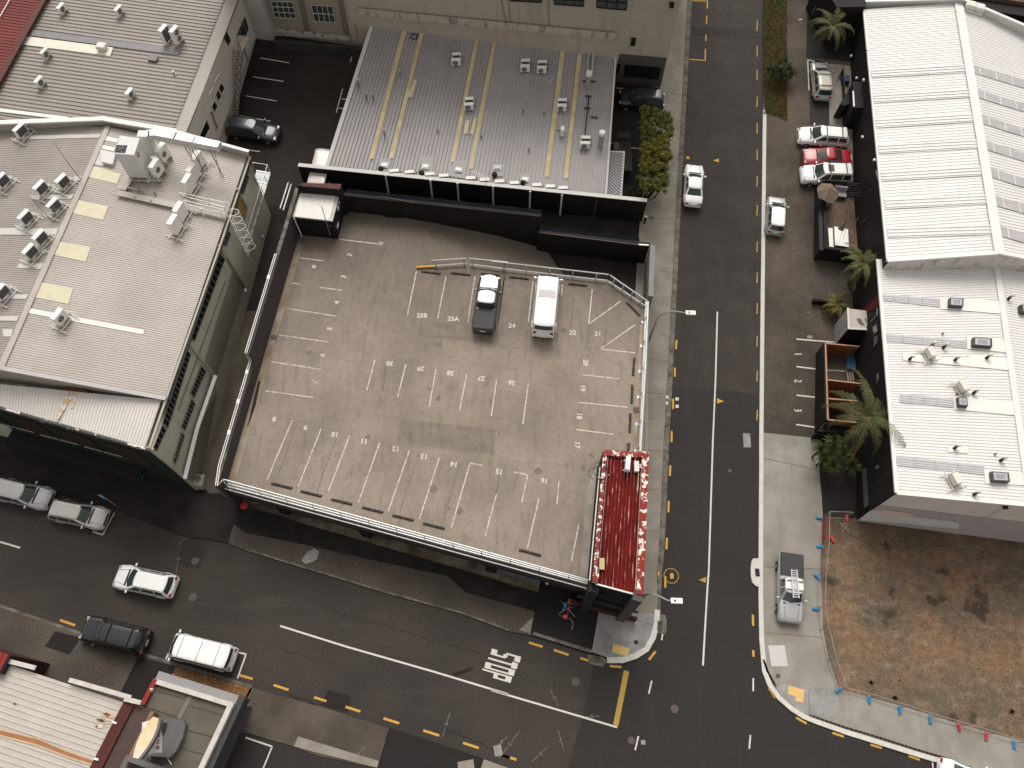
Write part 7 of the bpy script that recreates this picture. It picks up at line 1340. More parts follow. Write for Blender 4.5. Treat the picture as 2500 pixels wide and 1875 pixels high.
tb_ = thing('timber_wall', 'brown timber-edged dark wall beyond the hall, top right corner', 'wall', at((3, 0, 2100, 60), 6)); a = at((3, 0, 1800, -20), 7); b = at((3, 0, 2700, 120), 7); MB().bar(a, b, .3, .8).build('rim', M('timber_brown_top', (.12, .08, .055), .9, .2, 3), tb_); MB().bar(a-V(0, .8, 1.5), b-V(0, .8, 1.5), 1.6, 3).build('wall', blackW, tb_)
# ================================================================== BOTTOM LEFT buildings
ZB = 4.2
wr = thing('flat_roofed_shop', 'grey flat-roofed shop with pale parapet and curved sign, bottom left', 'building', gr((0, 3, 1950, 1250)))
o_ = [at(s, ZB) for s in W4(0, 3, 1295, 900, 0, 3, 1975, 1110, 0, 3, 1700, 1700, 0, 3, 1010, 1480)]
o_[2] = o_[1]+(o_[2]-o_[1])*1.6; o_[3] = at((0, 3, 1185, 1112), ZB); o4 = at((0, 3, 900, 1720), ZB); o4 = o_[3]+(o4-o_[3])*1.3
MB().prism([o_[0], o_[1], o_[2], o4, o_[3]], -.2, ZB-.42).build('wall', dkGrey, wr)
MB().prism([o_[0]+V(.1, -.1, 0), o_[1]-V(.2, .2, 0), o_[2], o4, o_[3]+V(.1, 0, 0)], ZB-.43, ZB-.32).build('roof', roofM, wr)
def par(a, b, w, mat, name='parapet', z=ZB, sgn=None, h=.75):
    d = b-a; d.z = 0; d.normalize(); c = (o_[0]+o_[2])/2; n = V(-d.y, d.x, 0); n = n if (c-a).dot(n) > 0 else -n
    MB().prism([a, b, b+n*w, a+n*w], z-h, z-.01).build(name, mat, wr)
par(o_[0], o_[1], .30, parW); par(o_[1], o_[2], .34, parW, z=ZB+.004); par(o_[3], o_[0], .30, M('peel_red2', (.24, .025, .02), .7, .2, 2, spots=(1.6, .60, (.66, .62, .56))), z=ZB+.008)
d = (o_[1]-o_[0]); d.z = 0; d.normalize(); n = V(-d.y, d.x, 0); n = n if n.y > 0 else -n
MB().prism([o_[0], o_[1], o_[1]+n*.5, o_[0]+n*.5], ZB-1.2, ZB-.35).build('fascia', M('fascia_grey', (.26, .255, .255), .8, .05, 1), wr)
d2 = (o_[2]-o_[1]); d2.z = 0; d2.normalize(); n2_ = V(-d2.y, d2.x, 0); n2_ = n2_ if n2_.x > 0 else -n2_
MB().prism([o_[1]+n*.5, o_[2], o_[2]+n2_*.45, o_[1]+n*.5+n2_*.45], ZB-1.6, ZB-.36).build('fascia', M('fascia_slate', (.055, .053, .056), .8, .05, 1), wr)
a = at((0, 3, 1620, 1030), ZB-.30); b = at((0, 3, 1510, 1240), ZB-.30); MB().bar(a, b, .28, .04).build('valley_gutter', M('roofmembrane_light', (.18, .155, .12), .9, .2, 3), wr)
for p, q_ in (((0, 3, 1220, 1140), (0, 3, 1480, 1225)), ((0, 3, 1300, 1000), (0, 3, 1560, 1075)), ((0, 3, 1600, 1130), (0, 3, 1880, 1215)), ((0, 3, 1545, 1330), (0, 3, 1810, 1400)), ((0, 3, 1480, 1480), (0, 3, 1740, 1550))): MB().bar(at(p, ZB-.30), at(q_, ZB-.30), .04, .02).build('membrane_seam', M('seam', (.07, .062, .05), .9, .1, 3), wr)
# inner raised box with slats, low parapet and curved sign
q = [at(s, ZB+.5) for s in W4(0, 3, 1065, 1555, 0, 3, 1700, 1780, 0, 3, 1600, 1900, 0, 3, 950, 1850)]
bxx = MB(); 
def par2(a, b, w, z0, z1, name, mat):
    d = b-a; d.z = 0; d.normalize(); n = V(-d.y, d.x, 0)*w; MB().prism([a, b, b-n, a-n], z0, z1).build(name, mat, wr)
par2(at((0, 3, 1065, 1550), ZB+.5), at((0, 3, 1480, 1690), ZB+.5), .3, ZB-.4, ZB+.5, 'upstand', M('upstand_grey', (.13, .125, .125), .8, .1, 1)); par2(at((0, 3, 1065, 1550), ZB+.5), at((0, 3, 980, 1720), ZB+.5), -.3, ZB-.4, ZB+.49, 'upstand', M('upstand_grey', (.13, .125, .125)))
sg = thing('rooftop_sign', 'curved white rooftop sign with small red lettering and a weathered cream cap', 'sign', at((0, 3, 1280, 1420), ZB-.3)); SZ = ZB+3.0
p0, p1, p2, p3 = at((0, 3, 1292, 1225), SZ), at((0, 3, 1336, 1240), SZ), at((0, 3, 1165, 1580), SZ), at((0, 3, 1120, 1570), SZ)
mid1 = at((0, 3, 1180, 1385), SZ); mid2 = at((0, 3, 1290, 1400), SZ)
def bez(a, m_, b, n=10): return [(a*(1-t)**2+(2*m_-(a+b)/2)*2*t*(1-t)+b*t**2) for t in [k/n for k in range(n+1)]]
outl = bez(p0, mid1, p3); inl = bez(p1, mid2, p2)
MB().prism(outl+inl[::-1], SZ-.18, SZ).build('cap', M('cap_cream', (.66, .60, .50), .8, .08, 2, .05, 20, col2=(.66, .52, .28), msc=.8, spots=(1.8, .68, (.34, .26, .13))), sg)
MB().prism(inl+[p+V(.14, -.02, 0) for p in inl[::-1]], SZ-.45, SZ-.02).build('edge_panel', M('edge_grey', (.16, .155, .155), .8, .05, 2), sg)
def fac(pts, name, mat): return MB().quad(*[at(s, z) for s, z in pts]).build(name, mat, sg)
fac([((0, 3, 1200, 1275), SZ-.5), ((0, 3, 1262, 1258), SZ-.3), ((0, 3, 1220, 1350), SZ-.3), ((0, 3, 1195, 1360), SZ-.5)], 'face_panel', wallPk)
fac([((0, 3, 1345, 1275), SZ-.5), ((0, 3, 1368, 1390), ZB+1.2), ((0, 3, 1365, 1530), ZB+.8), ((0, 3, 1295, 1530), ZB+1.2), ((0, 3, 1300, 1400), SZ-.7)], 'face_panel', flashW)
fac([((0, 3, 1290, 1410), SZ-.5), ((0, 3, 1296, 1530), ZB+1.2), ((0, 3, 1222, 1550), ZB+1.2)], 'face_panel', flashW)
pr_ = [at(s, ZB+.5) for s in T(0, 3, 1350, 1235, 1525, 1250, 1552, 1290, 1530, 1400, 1470, 1520, 1420, 1570, 1230, 1555, 1350, 1400)]
MB().prism(pr_, ZB-.35, ZB+.25).build('sign_base', M('base_grey', (.115, .11, .108), .8, .06, 1), sg)
MB().quad(*[at(s, ZB+.36+.02) for s in W4(0, 3, 1352, 1278, 0, 3, 1412, 1278, 0, 3, 1395, 1330, 0, 3, 1372, 1390)]).build('opening', blackS, sg)
Cn = at((0, 3, 1333, 1330), SZ-.9); dn_ = at((0, 3, 1331, 1500), ZB+1.05)
for k, (ch_, yy) in enumerate((('1', 1328), ('2', 1385), ('H', 1437), ('+', 1487))):
    u = (yy-1330)/170; c = at((0, 3, 1330, yy), lerp(SZ-.9, ZB+1.1, u)); nrm = V(.5, .1, .85).normalized(); upv = V(-1, 0, .5)
    text({0: 'I', 1: 'Z', 2: 'H', 3: '+'}[k], c+V(.03, 0, .06), upv, .26, M('sign_red', (.35, .03, .05), .7, .05, 3), sg, 'lettering', .03, frame=nrm, bold=.03)
m = MB()
for k in range(6): a = at((0, 3, 1230+k*24, 1605+k*6), ZB-.1); b = at((0, 3, 1260+k*24, 1570+k*8), ZB+.35); m.bar(a, b, .05, .05)
build_each(m, 'vent_slat', blackS, sg)
cb = thing('cable_whip', 'white flex hanging off the corner of the curved sign', 'cable', at((0, 3, 1415, 1570), ZB)); MB().tube([at(s, ZB-.2) for s in T(0, 3, 1412, 1570, 1425, 1600, 1440, 1615, 1445, 1632)], .035).build('flex', steelW, cb)
sw = thing('wall_sign', 'small pale wall sign on the slate fascia of the flat-roofed shop', 'sign', at((0, 3, 1892, 1435), 3)); MB().prism([at(s, 3.1) for s in W4(0, 3, 1885, 1410, 0, 3, 1912, 1408, 0, 3, 1905, 1465, 0, 3, 1877, 1465)], 2.9, 3.1).build('panel', flashW, sw); MB().bar(at((0, 3, 1932, 1405), 3), at((0, 3, 1900, 1478), 3), .05, .1).build('bracket', flashW, sw)
# rust-streaked pale roof
RZb = 4.6
rs_ = thing('rusty_roofed_shed', 'pale ribbed roof streaked with rust at the bottom left corner', 'building', at((0, 3, 500, 1400), RZb))
qa, qb = at((0, 3, 65, 785), RZb), at((0, 3, 1045, 1105), RZb); qc = at((0, 3, 760, 1659), RZb); qdn = (qc-qb).normalized()
ndir = (qb-qa).normalized(); B0 = qb; B1__ = qb+qdn*12; A0_ = qa-ndir*6+qdn*0; 
E0 = qa-ndir*9; E1 = E0+qdn*14
m = MB(); ribs(m, E0, E1-qdn*2, B1__, B0, 34, .045, .3); m.build('roof', M('roof_weathered', (.47, .43, .385), .6, .08, .8, .03, 30, spots=(.55, .70, (.42, .33, .22)), streak=((.1, 1.2, 1), (.42, .38, .33), .5, -.33)), rs_)
s2 = slab_q([E0, E1-qdn*2, B1__, B0], .3); s2.v = [v-V(0, 0, .03) for v in s2.v]; s2.build('roof_deck', flash, rs_)
MB().prism([E0+V(0, -.2, 0), B0+V(0, -.2, 0), B1__, E1], -.2, RZb-.3).build('wall', blackW, rs_)
for pts, mt in ((T(0, 3, -20, 1335, 330, 1420, 560, 1520, 790, 1600, 780, 1625, 560, 1555, 320, 1460, -20, 1372), M('rust_line', (.32, .15, .07), .85, .25, 3)), (T(0, 3, 865, 1200, 900, 1190, 940, 1212, 905, 1230), rust), (T(0, 3, 805, 1245, 860, 1248, 895, 1275, 850, 1270), bark), (T(0, 3, 108, 1115, 125, 1105, 142, 1120, 125, 1128), rust), (T(0, 3, 800, 1305, 822, 1298, 835, 1318, 815, 1322), rust)):
    MB().quad(*[at(s, RZb+.055) for s in pts]).build('rust_patch', mt, rs_)
for q in (T(0, 3, -20, 1322, 330, 1408, 560, 1508, 790, 1590, 790, 1602, 560, 1522, 330, 1422, -20, 1337), T(0, 3, -20, 1372, 320, 1460, 560, 1555, 780, 1625, 775, 1640, 560, 1572, 315, 1475, -20, 1390)): MB().quad(*[at(s, RZb+.052) for s in q]).build('rust_halo', M('rust_halo', (.50, .39, .25), .85, .15, 3), rs_)
for q in (T(0, 3, 848, 1188, 960, 1208, 985, 1222, 960, 1240, 850, 1222), T(0, 3, 800, 1240, 905, 1270, 960, 1282, 880, 1290, 808, 1258)): MB().quad(*[at(s, RZb+.051) for s in q]).build('rust_halo', M('rust_halo', (.50, .39, .25)), rs_)
MB().quad(*[at(s, RZb+.06) for s in W4(0, 3, 828, 1290, 0, 3, 873, 1297, 0, 3, 865, 1325, 0, 3, 822, 1318)]).build('patch_plate', M('cream_lid2', (.60, .50, .36), .7, .1, 3), rs_)
MB().prism([B0+V(.02, 0, 0), B0+ndir*.75, B1__+ndir*.75, B1__+V(.02, 0, 0)], -.2, RZb+.12).build('barge_wall', M('barge_brown_red', (.075, .018, .014), .7, .15, 2), rs_)
MB().prism([B0+ndir*.76, B0+ndir*1.9, B1__+ndir*1.9, B1__+ndir*.76], -.2, RZb-.05).build('party_wall', M('party_brown', (.075, .048, .044), .85, .15, 2), rs_)
MB().prism([B0+ndir*1.9, B0+ndir*2.15, B1__+ndir*2.15, B1__+ndir*1.9], -.2, RZb+.0).build('party_coping', M('coping_clay', (.23, .13, .10), .9, .2, 3), rs_)
for s in ((0, 3, 965, 1275), (0, 3, 812, 1583)): MB().bar(at(s, RZb+.2)-ndir*.15, at(s, RZb+.2)+ndir*.15, .12, .06).build('clip', steelW, rs_)
for a, b in (((0, 3, 65, 755), (0, 3, 300, 815)), ((0, 3, 585, 915), (0, 3, 1105, 1065)), ((0, 3, 1050, 1075), (0, 3, 1190, 1108))): 
    A = at(a, RZb+.35); B = at(b, RZb+.35); MB().bar(A, B, .28, .10).build('front_coping', parW, rs_)
rt = thing('red_roofed_shed', 'scrap of deep red ribbed roof at the left edge, bottom', 'building', at((0, 3, 20, 780), RZb+.5)); q = [at(s, RZb+.6) for s in W4(0, 3, -10, 675, 0, 3, 88, 705, 0, 3, 0, 865, 0, 3, -200, 870)]; q[3] = q[2]+(q[0]-q[1])*4; q[0] = q[1]+(q[0]-q[1])*6
m = MB(); ribs(m, q[1], q[0], q[3], q[2], 14, .05, .45); m.build('roof', M('roof_deep_red', (.22, .022, .02), .6, .12, 2), rt); MB().prism(q, -.2, RZb+.45).build('wall', brick, rt); MB().bar(q[1], q[2], .12, .1).build('trim', blackS, rt)
# ================================================================== ROOFTOP PLANT
def face_dir(c, px, h):                        # picture direction -> world direction
    a = at(c, h); b = at((c[0], c[1], c[2]+px[0], c[3]+px[1]), h); d = b-a; d.z = 0; return d.normalized()
def ac_unit(s, f, fdir, label, w=.86, d=.34, h=.62, leg=.22, fans=1, back=False, frame=0, group='air conditioner outdoor units', mat=None, dz=None):
    top = f(s, h+leg); n = face_dir(s, fdir, top.z); ax = V(-n.y, n.x, 0)
    p = top-V(0, 0, h+leg); t = thing('air_conditioner', label, 'air conditioner', p, group); c = p+V(0, 0, leg+h/2)
    o = MB().box(c, (w, d, h), ax).build('casing', mat or acW, t); bv = o.modifiers.new('b', 'BEVEL'); bv.width = .02; bv.segments = 2
    if not back:
        for k in range(fans):
            zz = c+n*(d/2+.004)+ax*(-.1*w if fans == 1 else 0)+V(0, 0, 0 if fans == 1 else (h*.23 if k == 0 else -h*.23)); r = min(.24, h*.40 if fans == 1 else h*.21)
            m = MB(); b0 = len(m.v); m.v += [zz+ax*math.cos(2*math.pi*i/16)*r+V(0, 0, math.sin(2*math.pi*i/16)*r) for i in range(16)]; m.f.append(tuple(range(16))); m.build('fan_opening', acD, t)
            m = MB()
            for i in range(5): a = 2*math.pi*i/5; m.bar(zz+n*.006, zz+n*.006+ax*math.cos(a)*r*.9+V(0, 0, math.sin(a)*r*.9), .05, .01, up=n)
            for rr in (r, r*.62): [m.bar(zz+n*.012+ax*math.cos(2*math.pi*i/14)*rr+V(0, 0, math.sin(2*math.pi*i/14)*rr), zz+n*.012+ax*math.cos(2*math.pi*(i+1)/14)*rr+V(0, 0, math.sin(2*math.pi*(i+1)/14)*rr), .014, .01, up=n) for i in range(14)]
            m.build('fan_guard', acGr, t)
    else:
        m = MB(); q = c+n*(d/2+.005); m.box(q, (w*.86, .01, h*.84), ax); m.build('coil', acD, t); m = MB()
        for k in range(4): m.box(q+ax*(-.36+.24*k)*w+n*.006, (.02, .01, h*.84), ax)
        for k in range(3): m.box(q+V(0, 0, (-.25+.25*k)*h)+n*.006, (w*.86, .01, .02), ax)
        m.build('coil_guard', acGr, t)
    for e in (-.36, .36): MB().box(p+ax*w*e+V(0, 0, leg/2+.02), (.05, d*1.5, leg), ax).build('foot', galv, t)
    if frame:
        fr = M('frame_white', (.62, .60, .55), .5, .08, 4)
        for e in (-.8, .8): MB().bar(p+ax*w*e*.9-n*.75+V(0, 0, .16), p+ax*w*e*.9+n*.75+V(0, 0, .16), .06, .06).build('skid', fr, t)
        for e in (-.35, .35): MB().bar(p-ax*w*.9+n*e+V(0, 0, .2), p+ax*w*.9+n*e+V(0, 0, .2), .05, .05).build('cross_bar', fr, t)
        MB().tube([p+ax*w*.5+V(0, 0, .4), p+ax*w*.75-n*.1+V(0, 0, .3), p+ax*w*.9+n*.15+V(0, 0, .12)], .04, 6).build('pipe', pipeW, t)
    else: MB().tube([c+ax*w*.5-V(0, 0, h*.25), c+ax*(w*.5+.16)-n*.2-V(0, 0, h*.4), p+ax*(w*.5+.2)-n*.45+V(0, 0, .1)], .03, 6).build('pipe', pipeB, t)
    return t
fT = lambda s, dz=0: at(s, TZ+.07+dz); Rr = (30, 10); Dw = (2, 30)
for s, lb in (((0, 0, 505, 45), 'small condenser at the top left of the olive roof, nearest the red roof'), ((0, 0, 990, 62), 'small condenser at the top middle of the olive roof'), ((0, 0, 318, 665), 'small condenser low on the left of the olive roof'), ((0, 0, 1085, 765), 'small condenser low on the right of the olive roof with a rust streak')): ac_unit(s, fT, Rr, 'white '+lb)
ac_unit((0, 0, 365, 425), fT, Rr, 'cream condenser seen from behind, just below the cream roof sheet', mat=acC)
ac_unit((0, 0, 1368, 232), fT, Rr, 'left one of two tall twin condensers by the grey roof band', w=1.0, d=.4, h=1.35, back=True); ac_unit((0, 0, 1462, 240), fT, Rr, 'right one of two tall twin condensers, showing its two fans', w=1.0, d=.4, h=1.35, fans=2)
p = fT((0, 0, 858, 395), .3); t = thing('roof_ventilator', 'boxy white hooded ventilator standing on the cream roof sheet', 'ventilator', fT((0, 0, 860, 425)))
o = MB().box(p+V(0, 0, .05), (.85, .75, .4), u_).build('hood', acC, t); bv = o.modifiers.new('b', 'BEVEL'); bv.width = .14; bv.segments = 3; MB().box(p-V(0, 0, .2), (.6, .55, .4), u_).build('base', acC, t)
t = thing('roof_hatch', 'small grey square hatch lid on the olive roof', 'roof hatch', fT((0, 0, 1285, 500))); MB().box(fT((0, 0, 1292, 490), .15), (.8, .65, .12), u_).build('lid', M('lid_grey', (.20, .195, .185), .6, .1, 3), t); MB().box(fT((0, 0, 1292, 500), .06), (.7, .55, .14), u_).build('kerb', dkGrey, t)
vent((0, 0, 1472, 628), .25, .08, 'little white bowl-capped vent on the olive roof', f=fT, capm=steelW)
# warehouse, left slope
for s, lb in (((0, 0, 150, 1070), 'unit at the far top of the left warehouse slope by the parapet'), ((0, 0, 505, 1500), 'unit on the left slope closest to the tall aerial'), ((0, 0, 320, 1555), 'unit left of the one by the tall aerial'), ((0, 1, 432, 115), 'unit on the left slope nearest the ridge beside the spiky aerial'), ((0, 1, 190, 215), 'unit above the wide pale strip on the left slope'), ((0, 1, 315, 385), 'small unit sitting on the wide pale strip'), ((0, 1, 230, 505), 'unit with rusty brown coil, lowest on the left slope')):
    ac_unit(s, onWp, (28, 14), 'white framed '+lb, w=1.0, d=.36, h=.8, leg=.35, back=True, frame=1, group='units on the warehouse roof')
ac_unit((0, 0, -8, 1490), onWp, (28, 14), 'white framed unit cut off by the left edge, level with the aerial', w=1.0, d=.36, h=.8, leg=.35, back=True, frame=1, group='units on the warehouse roof')
ac_unit((0, 1, -14, 845), onWp, (28, 14), 'white framed unit cut off by the left edge, lower down', w=1.0, d=.36, h=.8, leg=.35, back=True, frame=1, group='units on the warehouse roof')
for s, lb in (((0, 0, 1345, 1240), 'upper one of two large fan units right of the big plant box'), ((0, 0, 1292, 1372), 'lower one of two large fan units right of the big plant box')): ac_unit(s, onE, (28, 8), 'white '+lb, w=1.05, d=.42, h=1.25, leg=.4, group='units on the warehouse roof')
for s, lb in (((0, 0, 1648, 1305), 'top one in the row of three tall units by the east edge'), ((0, 0, 1605, 1408), 'middle one in the row of three tall units by the east edge'), ((0, 0, 1568, 1500), 'bottom one in the row of three tall units by the east edge'), ((0, 1, 1495, 150), 'upper one of the pair of tall units below the cable tray'), ((0, 1, 1448, 258), 'lower one of the pair of tall units below the cable tray')):
    ac_unit(s, onE, (28, 8), 'white '+lb, w=1.0, d=.42, h=1.3, leg=.3, fans=0, frame=1, group='units on the warehouse roof')
ac_unit((0, 1, 475, 1055), onE, (28, 12), 'white framed unit straddling the long white flashing strip', w=1.0, d=.4, h=.9, leg=.35, frame=1, group='units on the warehouse roof')
pb_ = thing('plant_box', 'big pale rooftop plant box with a dark fan and a red and teal swirl', 'plant unit', onE((0, 0, 1150, 1440))); PZ = onE((0, 0, 1150, 1440)).z+.4; PT = PZ+2.6
q = [at(s, PT) for s in W4(0, 0, 1010, 1145, 0, 0, 1180, 1165, 0, 0, 1130, 1308, 0, 0, 965, 1295)]; o = MB().prism(q, PZ, PT).build('casing', M('plant_box_grey', (.60, .60, .59), .45, .04, 1), pb_)
MB().quad(*[at(s, PT+.01) for s in W4(0, 0, 985, 1222, 0, 0, 1076, 1226, 0, 0, 1055, 1292, 0, 0, 968, 1286)]).build('fan_opening', acD, pb_)
c = at((0, 0, 1022, 1256), PT+.03); m = MB(); [m.bar(c, c+V(math.cos(a)*.36, math.sin(a)*.36, 0), .12, .02) for a in [k*2*math.pi/5 for k in range(5)]]; m.cyl(c, .13, .05, 12); m.build('fan', M('fan_grey', (.09, .09, .09), .5, .1, 5), pb_)
nf = (q[1]-q[2]).normalized(); nrm = V(nf.y, -nf.x, 0); nrm = nrm if nrm.x > 0 else -nrm; lc = at((0, 0, 1150, 1290), PT-.7); lc = lerp(q[1], q[2], .72)+nrm*.012-V(0, 0, .45)
for col_, a0 in ((M('swirl_red', (.40, .03, .06), .5, .03, 3), math.pi), (M('swirl_teal', (.06, .17, .22), .5, .03, 3), 0)):
    m = MB(); P = []
    for k in range(9): a = a0+math.pi*k/8; P.append(lc+nf*math.cos(a)*.2+V(0, 0, math.sin(a)*.24))
    P2 = [lerp(p, lc, .5)+nf*.05 for p in P]; [m.quad(P[k], P[k+1], P2[k+1], P2[k]) for k in range(8)]; m.build('swirl_mark', col_, pb_)
m = MB(); [m.bar(lerp(q[3], q[2], u)+V(0, 0, PZ-PT-.15)+V(0, -.3, 0), lerp(q[0], q[1], u)+V(0, 0, PZ-PT-.15)+V(.2, 0, 0), .12, .14) for u in (0, .5, 1)]; [m.bar(lerp(q[0], q[3], v)+V(-.3, -.2, PZ-PT-.2), lerp(q[1], q[2], v)+V(.9, 0, PZ-PT-.2), .12, .12) for v in (.1, 1)]; m.build('support_frame', M('tray_metal', (.42, .39, .34)), pb_)
dt = thing('air_duct', 'square galvanised duct bending from the plant box along the parapet', 'duct', onE((0, 0, 1500, 1250))); dzz = PZ+2.0
pts = [at(s, dzz) for s in T(0, 0, 1220, 1150, 1262, 1140, 1320, 1135, 1480, 1165, 1640, 1195, 1845, 1235)]; dm = M('duct_metal', (.62, .62, .60), .4, .06, 2, metal=.3)
for a, b in zip(pts, pts[1:]): MB().bar(a, b+(b-a).normalized()*.1, .62, .5).build('duct_section', dm, dt)
a = at((0, 0, 1215, 1145), dzz); MB().box(a-V(0, 0, .9), (.7, .55, 2.0)).build('duct_drop', dm, dt); MB().box(at((0, 0, 1205, 1130), dzz+.25), (.75, .6, .1)).build('duct_cap', dm, dt)
for s in ((0, 0, 1560, 1240), (0, 0, 1620, 1260), (0, 0, 1770, 1270)): a = at(s, dzz-.2); m = MB(); m.bar(a, V(a.x+.1, a.y, zon(PE, a.x, a.y)), .05, .05); m.bar(a+V(.3, 0, 0), V(a.x-.1, a.y, zon(PE, a.x, a.y)), .04, .04); m.build('duct_leg', steelG, dt)
# silver roof pairs, facing the viewer
for s, lb in (((1, 0, 1778, 452), 'topmost pair of condensers between the yellow strips'), ((1, 0, 1885, 828), 'pair of condensers on the middle yellow strip'), ((2, 0, 288, 505), 'left pair of the two neighbouring condenser pairs'), ((2, 0, 428, 517), 'right pair of the two neighbouring condenser pairs'), ((2, 0, 597, 838), 'pair of condensers on the fifth yellow strip'), ((2, 0, 795, 1155), 'pair of condensers at the lower right of the silver roof')):
    ac_unit((s[0], s[1], s[2], s[3]), onM, Dw, 'white rear unit of the '+lb, back=True, w=.82, h=.6, group='units on the silver roof'); ac_unit((s[0], s[1], s[2]-4, s[3]+46), onM, Dw, 'white front unit of the '+lb, w=.88, h=.6, group='units on the silver roof')
ac_unit((2, 0, 600, 1080), onM, (30, 2), 'white narrow unit side-on below the pair on the fifth yellow strip', h=.75, w=.5, group='units on the silver roof')
ordn = ('first', 'second', 'third', 'fourth', 'fifth', 'sixth', 'seventh', 'eighth', 'ninth', 'tenth', 'eleventh', 'twelfth')
for k, s in enumerate(T(1, 0, 1250, 1437, 1380, 1447, 1552, 1465, 1670, 1477, 1895, 1498, 2015, 1512, 2140, 1525)+T(2, 0, 192, 1538, 383, 1556, 495, 1567, 604, 1580)):
    ac_unit(s, onM, Dw, ordn[k]+' condenser from the left in the row behind the black parapet', back=True, w=.82, h=.62, leg=.12, group='row of units behind the black parapet')
for s, lb in (((1, 0, 1143, 1445), 'leftmost'), ((1, 0, 1487, 1478), 'second'), ((1, 0, 2100, 1492), 'third'), ((2, 0, 265, 1560), 'rightmost')):
    p = onM(s, .1); t = thing('turbine_vent', 'black round turbine vent, %s of those along the black parapet' % lb, 'turbine vent', p); MB().cyl(p-V(0, 0, .1), .14, .3, 12).build('base', blackS, t); m = MB(); m.tube([p+V(0, 0, z) for z in (.15, .22, .34, .46, .52)], [.12, .22, .25, .2, .06], 16); m.build('turbine', plast, t, smooth=True)
p = onM((1, 0, 1790, 1522), .1); t = thing('turbine_vent', 'toppled black turbine vent with its pipe lying behind the parapet', 'turbine vent', p); MB().tube([p, p+V(.5, .05, .05), p+V(.8, .1, .05)], [.2, .1, .08], 10).build('turbine', plast, t)
ta = thing('tv_aerial', 'white comb-like television aerial above the black parapet', 'aerial', onM((1, 0, 2020, 1500))); m = MB(); a = at((1, 0, 1910, 1440), 6.6); b = at((2, 0, 30, 1540), 6.4); m.tube([a, b], .02)
for k in range(8): p = lerp(a, b, k/9); m.tube([p-V(-.1, .35, 0), p+V(-.1, .35, 0)], .012, 4)
m.build('elements', steelW, ta); MB().tube([lerp(a, b, .6), V(lerp(a, b, .6).x, lerp(a, b, .6).y, 5)], .025).build('mast', steelG, ta)
tv = thing('tv_aerial', 'small bent aerial right of the neighbouring condenser pairs', 'aerial', onM((2, 0, 510, 720))); a = onM((2, 0, 510, 720)); m = MB(); m.tube([a, at((2, 0, 495, 690), a.z+1)], .02); m.tube([at((2, 0, 455, 665), a.z+1), at((2, 0, 490, 695), a.z+.9), at((2, 0, 525, 645), a.z+1.1)], .015); m.build('elements', steelW, tv)
# white lower roof frames
for s, lb in (((3, 1, 1440, 1370), 'upper framed unit on the lower white roof below the grey strip'), ((3, 1, 1715, 1655), 'middle framed unit on the lower white roof near the smallest skylight'), ((3, 2, 1655, 815), 'lowest framed unit on the lower white roof')): ac_unit(s, onL, (-28, 8), 'pale '+lb, w=.8, d=.5, h=.6, leg=.2, fans=0, frame=1, mat=acC, group='framed units on the white roof')
fR = lambda s, dz=0: at(s, rz-.35+dz)
ac_unit((2, 2, 1153, 690), fR, (28, 4), 'long white unit at the top end of the dark red roof', w=1.0, d=.32, h=.6, fans=0); t = thing('meter_box', 'small white box beside the unit on the dark red roof', 'box', fR((2, 2, 1222, 725))); MB().box(fR((2, 2, 1222, 725), .2), (.32, .75, .35)).build('box', acC, t); MB().box(fR((2, 2, 1258, 722), .2), (.2, .3, .2)).build('lid', flash, t)
m = MB(); c = fR((2, 2, 1150, 800), .05); m.tube([c+V(math.cos(a/2)*.35, math.sin(a/2)*.28, .03) for a in range(14)], .014, 4); t = thing('cable', 'black cable coiled below the unit on the dark red roof', 'cable', c); m.build('coil', pipeB, t)

# ================================================================== VEHICLES
def ringpts(xf, xb, w, bf, bb, pil, z, cut=.12):
    """plan outline: front edge, right side, rear edge, left side; returns points and column kinds"""
    P = []; Kd = []
    nf = 6
    for i in range(nf+1): y = -w+cut*1.0+(2*w-2*cut)*i/nf; P.append(V(xf-bf*(y/w)**2, y, z)); Kd.append('front' if i < nf else 'corner')
    xs = sorted(set([xf-bf-cut]+[q for p_ in pil for q in (p_-.045, p_+.045)]+[xb+bb+cut]), reverse=True)
    for i, x in enumerate(xs):
        P.append(V(x, w, z)); 
        if i < len(xs)-1: Kd.append('pillar' if any(abs((x+xs[i+1])/2-p_) < .03 for p_ in pil) else 'side')
        else: Kd.append('corner')
    for i in range(nf+1): y = w-cut-(2*w-2*cut)*i/nf; P.append(V(xb+bb*(y/w)**2, y, z)); Kd.append('rear' if i < nf else 'corner')
    for i, x in enumerate(xs[::-1]):
        P.append(V(x, -w, z))
        if i < len(xs)-1: m_ = (x+xs[::-1][i+1])/2; Kd.append('pillar' if any(abs(m_-p_) < .03 for p_ in pil) else 'side')
        else: Kd.append('corner')
    return P, Kd
